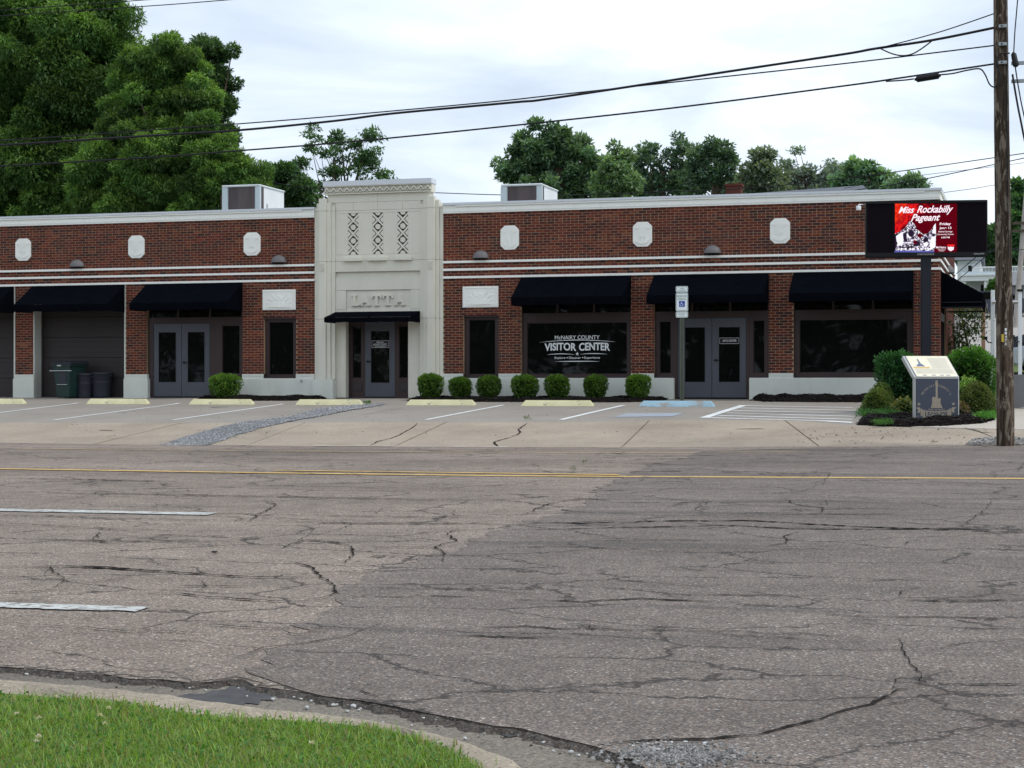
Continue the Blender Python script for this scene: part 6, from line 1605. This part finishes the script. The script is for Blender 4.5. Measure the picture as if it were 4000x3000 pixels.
for i in range(110):
    q = gat(random.uniform(3100, 3900), random.uniform(1672, 1738)); sc_.append((q.x, q.y))
struct('strayed_mulch', chips('strayed_mulch', sc_, .02, M_CHIP, np.full((110, 3), .03), .012, .3), 'stuff')
sc_ = [tuple(gat(random.uniform(50, 3000), random.uniform(1585, 1735))[:2]) for _ in range(170)]
struct('litter_specks', chips('litter_specks', sc_, .016, M_CHIP, np.full((170, 3), .05), .010, .4), 'stuff')
pts = scatter_poly(gpoly([(3770, 1742), (3800, 1722), (3870, 1712), (3960, 1712), (4050, 1722), (4080, 1742)]), 1100)
struct('pole_rubble', chips('pole_rubble', pts, .03, M_CHIP, np.clip(RNG.normal(.22, .1, (1100, 1)), .04, .6) * np.array([[1, .97, .93]]), .03, .5), 'stuff')

# ---- foreground: lawn, clover, stones, dry leaf
lawn = [p for p in gpoly([(-250, 2732), (0, 2740), (271, 2762), (542, 2790), (768, 2826), (949, 2844), (1175, 2854), (1401, 2872), (1582, 2908), (1718, 2953), (1840, 3022), (1930, 3098)])] + gpoly([(1700, 3250), (-200, 3250)])
N = 150000
xs_ = np.array([p[0] for p in lawn]); ys_ = np.array([p[1] for p in lawn])
def inside_np(x, y, poly):
    c = np.zeros(len(x), bool); j = len(poly) - 1
    for i in range(len(poly)):
        xi, yi = poly[i]; xj, yj = poly[j]; k = ((yi > y) != (yj > y)) & (x < (xj - xi) * (y - yi) / (yj - yi + 1e-12) + xi); c ^= k; j = i
    return c
X_ = RNG.uniform(xs_.min(), xs_.max(), N * 3); Y_ = RNG.uniform(ys_.min(), ys_.max(), N * 3)
k = inside_np(X_ + RNG.normal(0, .035, N * 3), Y_ + RNG.normal(0, .035, N * 3), lawn); X_, Y_ = X_[k][:N], Y_[k][:N]; N = len(X_)
clumpy = .5 + .5 * np.sin(X_ * 5.1 + np.sin(Y_ * 7.3)) * np.sin(Y_ * 6.2 + np.sin(X_ * 4.4)); tall = RNG.random(N) < .03 + .03 * clumpy
Hh = np.where(tall, RNG.uniform(.04, .07, N), RNG.uniform(.012, .030, N) * (.75 + .5 * clumpy))
an = RNG.uniform(0, 6.283, N); lean = RNG.uniform(.2, .9, N) * Hh; wd = RNG.uniform(.0014, .0030, N) * np.where(tall, 1.3, 1.1)
base = np.stack([X_, Y_, G(X_, Y_) + .025], 1); side_ = np.stack([-np.sin(an), np.cos(an), 0 * an], 1) * wd[:, None]; ld = np.stack([np.cos(an), np.sin(an), 0 * an], 1)
mid = base + ld * (lean * .35)[:, None] + np.array([0, 0, 1.]) * (Hh * .6)[:, None]; tip = base + ld * lean[:, None] + np.array([0, 0, 1.]) * (Hh * np.where(tall, 1., .85))[:, None]
V1 = np.stack([base - side_, base + side_, mid + side_ * .8, mid - side_ * .8], 1); V2 = np.stack([mid - side_ * .8, mid + side_ * .8, tip + side_ * .1, tip - side_ * .1], 1)
gc = np.array([[.215, .325, .075]]) * RNG.uniform(.6, 1.3, (N, 1)) * RNG.uniform(.92, 1.08, (N, 3)); dry_ = RNG.random(N) < .14; gc[dry_] = np.array([.30, .26, .12]) * RNG.uniform(.6, 1.1, (dry_.sum(), 1))
o = struct('lawn', quads_mesh('lawn', np.concatenate([V1, V2]), M_GRASS, np.concatenate([gc, gc])), 'stuff')
n = 5000; k = RNG.choice(N, n); Pc = base[k] + np.array([0, 0, .02]) + RNG.uniform(0, .015, (n, 1)) * np.array([[0, 0, 1.]])
struct('clover_leaves', quads_mesh('clover_leaves', leaf_quads(Pc, unitv(n) * np.array([1, 1, .1]), .016, .9, 0., up=.1, spread=.5), M_GRASS, tone(n, (.06, .17, .035), .3, (.1, .24, .05), .3)), 'stuff')
CLV = [(237, 400), (70, 478), (168, 497), (430, 485), (467, 452), (452, 525), (166, 582), (156, 603), (503, 417), (1345, 612)]
for cx_, cy_ in CLV:
    g_ = gat(cx_ * .904, 2400 + cy_ * .904 + 26); z = float(G(g_.x, g_.y)) + .02
    t = Thing('clover_flower', 'small white clover flower head standing in the foreground lawn', 'flower', (g_.x, g_.y, z), 'white clover flowers in the lawn', True)
    t.part('stem', MB().tube([(0, 0, -.01), (.004, 0, .03), (.002, 0, .058)], .0014, 5), plain('clover_stem', (.08, .16, .04)) if 'clover_stem' not in bpy.data.materials else bpy.data.materials['clover_stem'])
    nn_ = 46; d_ = unitv(nn_); d_[:, 2] = np.abs(d_[:, 2]) * .9 - .25; Pq = d_ * .0045 + np.array([.002, 0, .062])
    link('flower_head', quads_mesh('flower_head', leaf_quads(Pq, d_, .010, .45, 0., spread=.2), M_LEAF, np.array([[.62, .55, .50]]) * RNG.uniform(.75, 1.2, (nn_, 1))), t.root)
rockm = []
for i in range(6):
    bm = bmesh.new(); bmesh.ops.create_icosphere(bm, subdivisions=1, radius=1.)
    for v in bm.verts: v.co *= random.uniform(.72, 1.2); v.co.z *= .7
    me = bpy.data.meshes.new('pebble'); bm.to_mesh(me); bm.free(); me.materials.append(M_STONEW); rockm.append(me)
ST = [(115, 250, 8), (437, 262, 7), (450, 277, 6), (820, 310, 7), (870, 300, 8), (890, 318, 6), (1030, 310, 6), (1068, 345, 7), (1180, 360, 12), (1270, 350, 7), (1300, 357, 8), (1325, 352, 7), (1328, 396, 13), (1345, 365, 7), (1385, 370, 8), (1440, 385, 10), (1455, 382, 8), (1500, 410, 8), (1528, 390, 13), (1550, 404, 8), (1635, 405, 9), (1650, 400, 11), (1668, 404, 9), (1700, 410, 10), (1712, 406, 9), (1745, 422, 10), (1775, 412, 7), (1830, 425, 12), (1850, 432, 11), (1835, 445, 12), (1870, 440, 9), (1890, 438, 9), (1905, 446, 8), (1940, 452, 9), (1968, 458, 10), (2010, 466, 9), (2022, 472, 11), (2080, 476, 9), (2055, 478, 8), (1780, 470, 6), (2010, 527, 9), (1530, 482, 7), (1600, 490, 6), (90, 320, 8), (735, 350, 9), (1655, 457, 6), (1795, 436, 7), (1558, 398, 7)]
ST2 = [(135, 545, 9), (178, 580, 7), (255, 588, 11), (290, 598, 8), (325, 592, 7), (350, 606, 9), (460, 608, 12), (460, 655, 9), (520, 582, 10), (540, 560, 7), (660, 565, 9), (690, 568, 10), (750, 565, 10), (832, 572, 12), (1095, 555, 8), (1128, 540, 8), (600, 560, 8)]
for (cx_, cy_, s), x0 in [(q, 0) for q in ST] + [(q, 2000) for q in ST2]:
    g_ = gat(x0 + cx_ * .904, 2400 + cy_ * .904 + 2); r_ = s * .904 / 720
    o = link('pebble', random.choice(rockm), None, (g_.x, g_.y, float(G(g_.x, g_.y)) - .012 + r_ * .5 + (.02 if x0 and cx_ > 500 else .0))); o.scale = (r_ * random.uniform(.8, 1.2), r_ * random.uniform(.8, 1.1), r_); o.rotation_euler = (0, 0, random.uniform(0, 6.28))
    tag(o, 'pale limestone pebble lying along the broken near edge of the road', 'pebble', 'pebbles along the broken road edge')
g_ = gat(1275, 2818); zl_ = float(G(g_.x, g_.y)) - .02
lf = MB(); lf.v = [(-.05, -.008, .0), (-.025, -.016, .006), (.0, -.014, .004), (.03, -.005, .022), (.045, .0, .045), (.03, .012, .03), (.0, .02, .016), (-.025, .016, .012), (-.02, .0, .0), (.012, .003, .010)]
lf.f = [(0, 1, 8), (1, 2, 9, 8), (2, 3, 9), (3, 4, 5, 9), (5, 6, 9), (6, 7, 8, 9), (7, 0, 8)]
single('dead_leaf', MB().add([(g_.x + x, g_.y + y, zl_ + z + .004) for x, y, z in lf.v], lf.f), M_DRYLF, 'single curled brown dead leaf in the near gutter', 'leaf', (g_.x, g_.y, zl_))
g_ = gat(838, 2169); o = link('pebble', rockm[0], None, (g_.x, g_.y, float(G(g_.x, g_.y)) + .03)); o.scale = (.035, .03, .02); o.data = rockm[0].copy(); o.data.materials.clear(); o.data.materials.append(M_BLACK)
tag(o, 'single black stone lying alone on the road, left of centre', 'stone')

# ================================================================== BACKGROUND
# neighbouring roof with chimney behind the right wing
Yn = 16.; a = at(2560, 775, Yn); b = at(3440, 775, Yn); zt = at(3000, 757, Yn).z
NH = Thing('shingled_house', 'grey shingled house roof with brick chimney behind the right wing', 'house', (a.x, Yn, 0))
NH.part('wall', MB().box(a.x + .3, b.x - .3, Yn + .4, Yn + 6.6, 0, zt - .4), M_RUST)
rf = MB(); zr = at(3000, 746, Yn + 3.5).z; ze = zt - .5
rf.add([(a.x - .2, Yn, ze), (b.x + .2, Yn, ze), (b.x - .9, Yn + 3.5, zr + .1), (a.x + 2.2, Yn + 3.5, zr - .1), (b.x + .2, Yn + 7, ze), (a.x - .2, Yn + 7, ze)], [(0, 1, 2, 3), (1, 4, 2), (4, 5, 3, 2), (5, 0, 3)])
rfo = NH.part('roof', rf, M_SHING)
c0, c1 = at(2835, 760, Yn + 1.2), at(2893, 716, Yn + 1.2)
NH.part('chimney', MB().box(c0.x, c1.x, Yn + 1.2, Yn + 1.75, ze, c1.z - .06).box(c0.x - .04, c1.x + .04, Yn + 1.16, Yn + 1.79, c1.z - .08, c1.z), M_RUST, rfo)
# white house on the rise
Yh = 66.; o0 = at(3742, 1170, Yh); sx = lambda px: at(px, 1500, Yh).x; sz = lambda py: at(3850, py, Yh).z
HS = Thing('white_house', 'white two-storey house with balcony and porch on the rise', 'house', (sx(3860), Yh, float(G(sx(3860), Yh))))
gz = float(G(sx(3860), Yh)) - .5
HS.part('wall', MB().box(sx(3735), sx(4060), Yh + 2., Yh + 9, gz, sz(1074)), M_WHITE)
HS.part('upper_wall', MB().box(sx(3735), sx(3826), Yh + 2., Yh + 9, sz(1074), sz(1008)), M_WHITE)
HS.part('roof', MB().prismx([(Yh + 1.2, sz(1008)), (Yh + 9.8, sz(1008)), (Yh + 5.5, sz(1008) + 1.6)], sx(3722), sx(3836)), M_SHING)
pr = HS.part('porch_roof', MB().box(sx(3755), sx(4040), Yh - .4, Yh + 2., sz(1098), sz(1078)).box(sx(3755), sx(4040), Yh - .5, Yh + 2., sz(1078), sz(1072)), M_WHITE)
HS.part('balcony_floor', MB().box(sx(3755), sx(4040), Yh - .3, Yh + 2., sz(1072), sz(1062)), M_HVACG, pr)
for i in range(44):
    x = sx(3800) + (sx(4040) - sx(3800)) * i / 43; HS.part('baluster', MB().box(x - .02, x + .02, Yh - .2, Yh - .15, sz(1064), sz(1046)), M_WHITE, pr)
HS.part('rail', MB().box(sx(3798), sx(4040), Yh - .24, Yh - .1, sz(1047), sz(1042)), M_WHITE, pr)
for px in (3762, 3855, 3950, 4035): HS.part('column', MB().box(sx(px) - .16, sx(px) + .16, Yh - .3, Yh + .02, gz, sz(1098)), M_WHITE)
HS.part('porch_deck', MB().box(sx(3755), sx(4040), Yh - .5, Yh + 2., gz, sz(1168)), M_GREYW)
dr = HS.part('door', MB().box(sx(3828), sx(3852), Yh + 1.95, Yh + 1.99, sz(1166), sz(1105)), M_BLACK)
for p0, p1, q0_, q1_ in ((3772, 3800, 1058, 1022), (3772, 3805, 1150, 1110)):
    wn_ = HS.part('window', MB().box(sx(p0), sx(p1), Yh + 1.93, Yh + 2.0, sz(q0_), sz(q1_)), M_WHITEV); HS.part('pane', MB().box(sx(p0) + .1, sx(p1) - .1, Yh + 1.9, Yh + 1.94, sz(q0_) + .1, sz(q1_) - .1), M_GLASS, wn_)
HS.part('chimney', MB().box(sx(3750), sx(3762), Yh + 4, Yh + 5, sz(1008), sz(1008) + 2.2), M_WHITE)
bush('round_shrub', 'rounded shrub in front of the white house porch', 3850, 3912, 1098, 1185, 62., (.03, .075, .02), (.09, .16, .04), 2500, .28, shape='dome', rough=.12)
# vine-clad trellis and canopy beside the side wall
def veg_column(name, label, px0, px1, pt, pb_, Y, n, size, col, yel):
    a_ = at(px0, pb_, Y); b_ = at(px1, pt, Y); cx = (a_.x + b_.x) / 2; gz = float(G(cx, Y))
    P = np.stack([RNG.normal(0, (b_.x - a_.x) / 3.6, n), RNG.normal(0, .35, n), RNG.uniform(.0, b_.z - gz, n)], 1); P[:, 0] += .15 * np.sin(P[:, 2] * 4)
    t = Thing(name, label, 'plant', (cx, Y, gz), None, True)
    t.part('stem', MB().tube([(0, 0, -.1), (.1, 0, 1.), (-.1, 0, b_.z - gz - .2)], [.05, .04, .02], 6).tube([(0, 0, .3), (-.3, .1, 1.2), (-.35, 0, b_.z - gz - .4)], [.03, .025, .01], 6), M_BARK)
    link('foliage', quads_mesh('foliage', leaf_quads(P, unitv(n), size, .5, .1), M_LEAF, tone(n, col, .4, yel, .3)), t.root)
veg_column('climbing_vine', 'loose climbing vine hanging below the side awning', 3705, 3840, 1205, 1420, 5.0, 2600, .10, (.025, .05, .018), (.09, .12, .04))
for px0, px1, pyt, lb in ((3729, 3748, 1240, 'narrow white lattice panel behind the climbing vine'),):
    a_ = at(px0, 1440, 5.8); b_ = at(px1, pyt, 5.8); t = Thing('lattice_panel', lb, 'lattice', (a_.x, 5.8, float(G(a_.x, 5.8))))
    for i in range(4):
        x = a_.x + (b_.x - a_.x) * i / 3; t.part('slat', MB().box(x - .018, x + .018, 5.8, 5.82, float(G(a_.x, 5.8)), b_.z), M_WHITE)
    for i in range(9):
        z = a_.z + (b_.z - a_.z) * i / 8; t.part('slat', MB().box(a_.x, b_.x, 5.785, 5.8, z - .015, z + .015), M_WHITE)
Yc = 8.6; a_ = at(3822, 1200, Yc); b_ = at(3853, 1178, Yc)
t = Thing('canopy_frame', 'small dark canopy on a salmon post behind the side awning', 'canopy', (b_.x, Yc, float(G(b_.x, Yc))))
t.part('roof', MB().box(XR + .05, b_.x, Yc - .2, Yc + 2.2, a_.z, b_.z), M_BLACK); t.part('beam', MB().box(XR + .05, b_.x - .02, Yc - .1, Yc + .0, a_.z - .1, a_.z - .003), M_ORNG)
t.part('post', MB().box(b_.x - .14, b_.x - .03, Yc - .1, Yc + .01, float(G(b_.x, Yc)), a_.z - .1), M_ORNG)
# white sign frame, low grey wall, cars, far pole
def zgr(x, Y): return float(G(x, Y))
Y0 = 3.0; l0, l1 = at(3870, 1407, Y0 + 1.2), at(3886, 1133, Y0 + 1.2); r0_, r1_ = at(3977, 1462, Y0 - 1.6), at(3992, 1138, Y0 - 1.6)
t = Thing('sign_frame', 'white timber sign frame of two posts and crossbar behind pole', 'sign frame', ((l0.x + r0_.x) / 2, Y0, zgr(l0.x, Y0)))
t.part('post', MB().box(l0.x, l1.x, Y0 + 1.15, Y0 + 1.27, zgr(l0.x, Y0 + 1.2) - .1, l1.z), M_WHITEV, bevel=.006); t.part('post', MB().box(r0_.x, r1_.x, Y0 - 1.65, Y0 - 1.53, zgr(r0_.x, Y0 - 1.6) - .1, r1_.z), M_WHITEV, bevel=.006)
za_ = at(3888, 1180, Y0 + 1.2).z; zb2 = at(3975, 1180, Y0 - 1.6).z
t.part('crossbar', MB().tube([(l1.x - .05, Y0 + 1.2, za_), (r0_.x + .05, Y0 - 1.6, zb2)], .045, 4), M_WHITEV)
t.part('cap', MB().box(r0_.x - .03, r1_.x + .03, Y0 - 1.69, Y0 - 1.49, r1_.z, r1_.z + .05), M_BLACK)
for q, Yq in ((l0, Y0 + 1.1), (r0_, Y0 - 1.7)):
    zf_ = q.z + (.5 if Yq > Y0 else .85); t.part('floodlight', MB().box(q.x - .17, q.x - .08, Yq - .1, Yq - .02, zf_ + .05, zf_ + .13).tube([(q.x - .12, Yq - .06, zf_ + .05), (q.x - .05, Yq - .02, zf_ - .03), (q.x + .03, Yq + .03, zf_ - .03)], .018, 6), M_BLACK)
gw0 = at(3955, 1522, -3.0)
single('low_wall', MB().box(gw0.x, 9., -3.0, -2.8, zgr(gw0.x, -3) - .2, at(3990, 1463, -3.).z).box(gw0.x, gw0.x + .2, -2.8, 5.5, zgr(gw0.x, -3) - .2, at(3990, 1463, -3.).z - .003), M_GREYW, 'low plain grey wall at the right edge behind the pole', 'wall', (gw0.x, -3., zgr(gw0.x, -3)), bevel=.01)
def car(label, x, Y, rz, mat, L=4.6, H=1.45):
    t = Thing('parked_car', label, 'car', (x, Y, zgr(x, Y)), 'cars parked beyond the sign frame', True, rz); w = .88
    prof = [(-L / 2, .35), (-L / 2 + .05, .75), (-L / 2 + .9, .92), (-L / 2 + 1.5, H - .06), (-L / 2 + 2.1, H), (L / 2 - 1.3, H - .02), (L / 2 - .55, 1.0), (L / 2 - .05, .9), (L / 2, .5), (L / 2 - .05, .3), (L / 2 - .45, .22), (-L / 2 + .3, .22)]
    t.part('body', MB().prism(prof, -w, w), mat, bevel=.07)
    gl = [(-L / 2 + 1.02, .95), (-L / 2 + 1.56, H - .12), (-L / 2 + 2.1, H - .08), (L / 2 - 1.32, H - .1), (L / 2 - .72, 1.0)]
    for s in (-1, 1): t.part('side_window', MB().prism(gl, s * (w + .004) - .003, s * (w + .004) + .003), M_GLASS)
    for xw in (-L / 2 + .85, L / 2 - .85):
        for s in (-1, 1):
            wh = t.part('wheel', MB().tube([(xw, s * (w - .18), .32), (xw, s * (w + .012), .32)], .32, 18), M_TYRE); t.part('rim', MB().tube([(xw, s * (w + .010), .32), (xw, s * (w + .02), .32)], .19, 12), M_SILV, wh)
    for s in (-.6, .6): t.part('headlight', MB().box(-L / 2 - .01, -L / 2 + .06, s - .16, s + .16, .62, .74), M_WHITEV)
q = at(3998, 1400, 14.); car('silver sedan parked at the right edge behind the sign frame', q.x + 1.7, 14., math.radians(4), M_CARS)
q = at(3990, 1330, 22.); car('dark suv parked beyond the silver sedan', q.x + 1.6, 22., math.radians(2), M_CARD, 4.8, 1.75)
q = at(3850, 1190, 58.); car('small dark car parked below the white house', q.x + .2, 58., math.radians(5), M_CARD)
Yq = 48.; f0, f1 = at(3962, 1330, Yq), at(4003, 830, Yq)
t = Thing('far_utility_pole', 'pale leaning utility pole far beyond at the right edge', 'utility pole', (f0.x, Yq, zgr(f0.x, Yq)))
t.part('shaft', MB().tube([(f0.x, Yq, zgr(f0.x, Yq) - .2), f0, f1, f1 + (f1 - f0) * .25], [.16, .15, .13, .12], 10), plain('pole_pale', (.36, .33, .31), .9, .2, 3.), smooth=True)
for py in (872, 902):
    a_ = at(3955, py, Yq - .2); t.part('crossarm', MB().box(a_.x, a_.x + 2.4, Yq - .25, Yq - .15, a_.z - .06, a_.z + .06), M_BARK)
t.part('wire', MB().tube([at(3840, 985, Yq), at(3900, 975, Yq), at(4010, 968, Yq)], .03, 5), M_CABLE)
for i, (p, q, lb) in enumerate((((3735, 1070), (3905, 925), 'upper slanting guy wire across the white house'), ((3735, 1100), (3905, 955), 'lower slanting guy wire across the white house'), ((3840, 985), (4000, 975), 'dark level wire above the white house'))):
    a_, b_ = at(*p, 20.), at(*q, 20.); single('guy_wire', MB().tube([a_, b_], .014, 5), M_CABLE, lb, 'wire', tuple(a_), 'wires in front of the white house')
single('garden_shed', MB().box(at(3955, 1200, 60.).x, at(3998, 1200, 60.).x, 60., 64., 2., at(3975, 1115, 60.).z).prismx([(59.6, at(3975, 1115, 60.).z), (64.4, at(3975, 1115, 60.).z), (62., at(3975, 1080, 60.).z + .4)], at(3952, 1200, 60.).x, at(4001, 1200, 60.).x), M_GREYW, 'small grey shed beyond the pole at the right edge', 'shed', (at(3975, 1200, 60.).x, 60., 2.))
# unseen wood added behind the camera so the shop windows mirror dark foliage
n = 26000; Pw = np.stack([RNG.uniform(-70, 45, n), RNG.normal(-84, 3.0, n), RNG.random(n) ** .8], 1)
Pw[:, 2] = -1.3 + Pw[:, 2] * (13 + 3 * np.sin(Pw[:, 0] * .35) + 1.5 * np.sin(Pw[:, 0] * 1.3))
struct('unseen_wood', quads_mesh('unseen_wood', leaf_quads(Pw, unitv(n), 1.2, .7, .1), M_LEAF, tone(n, (.035, .07, .022), .4, (.07, .12, .035), .3)), 'stuff')
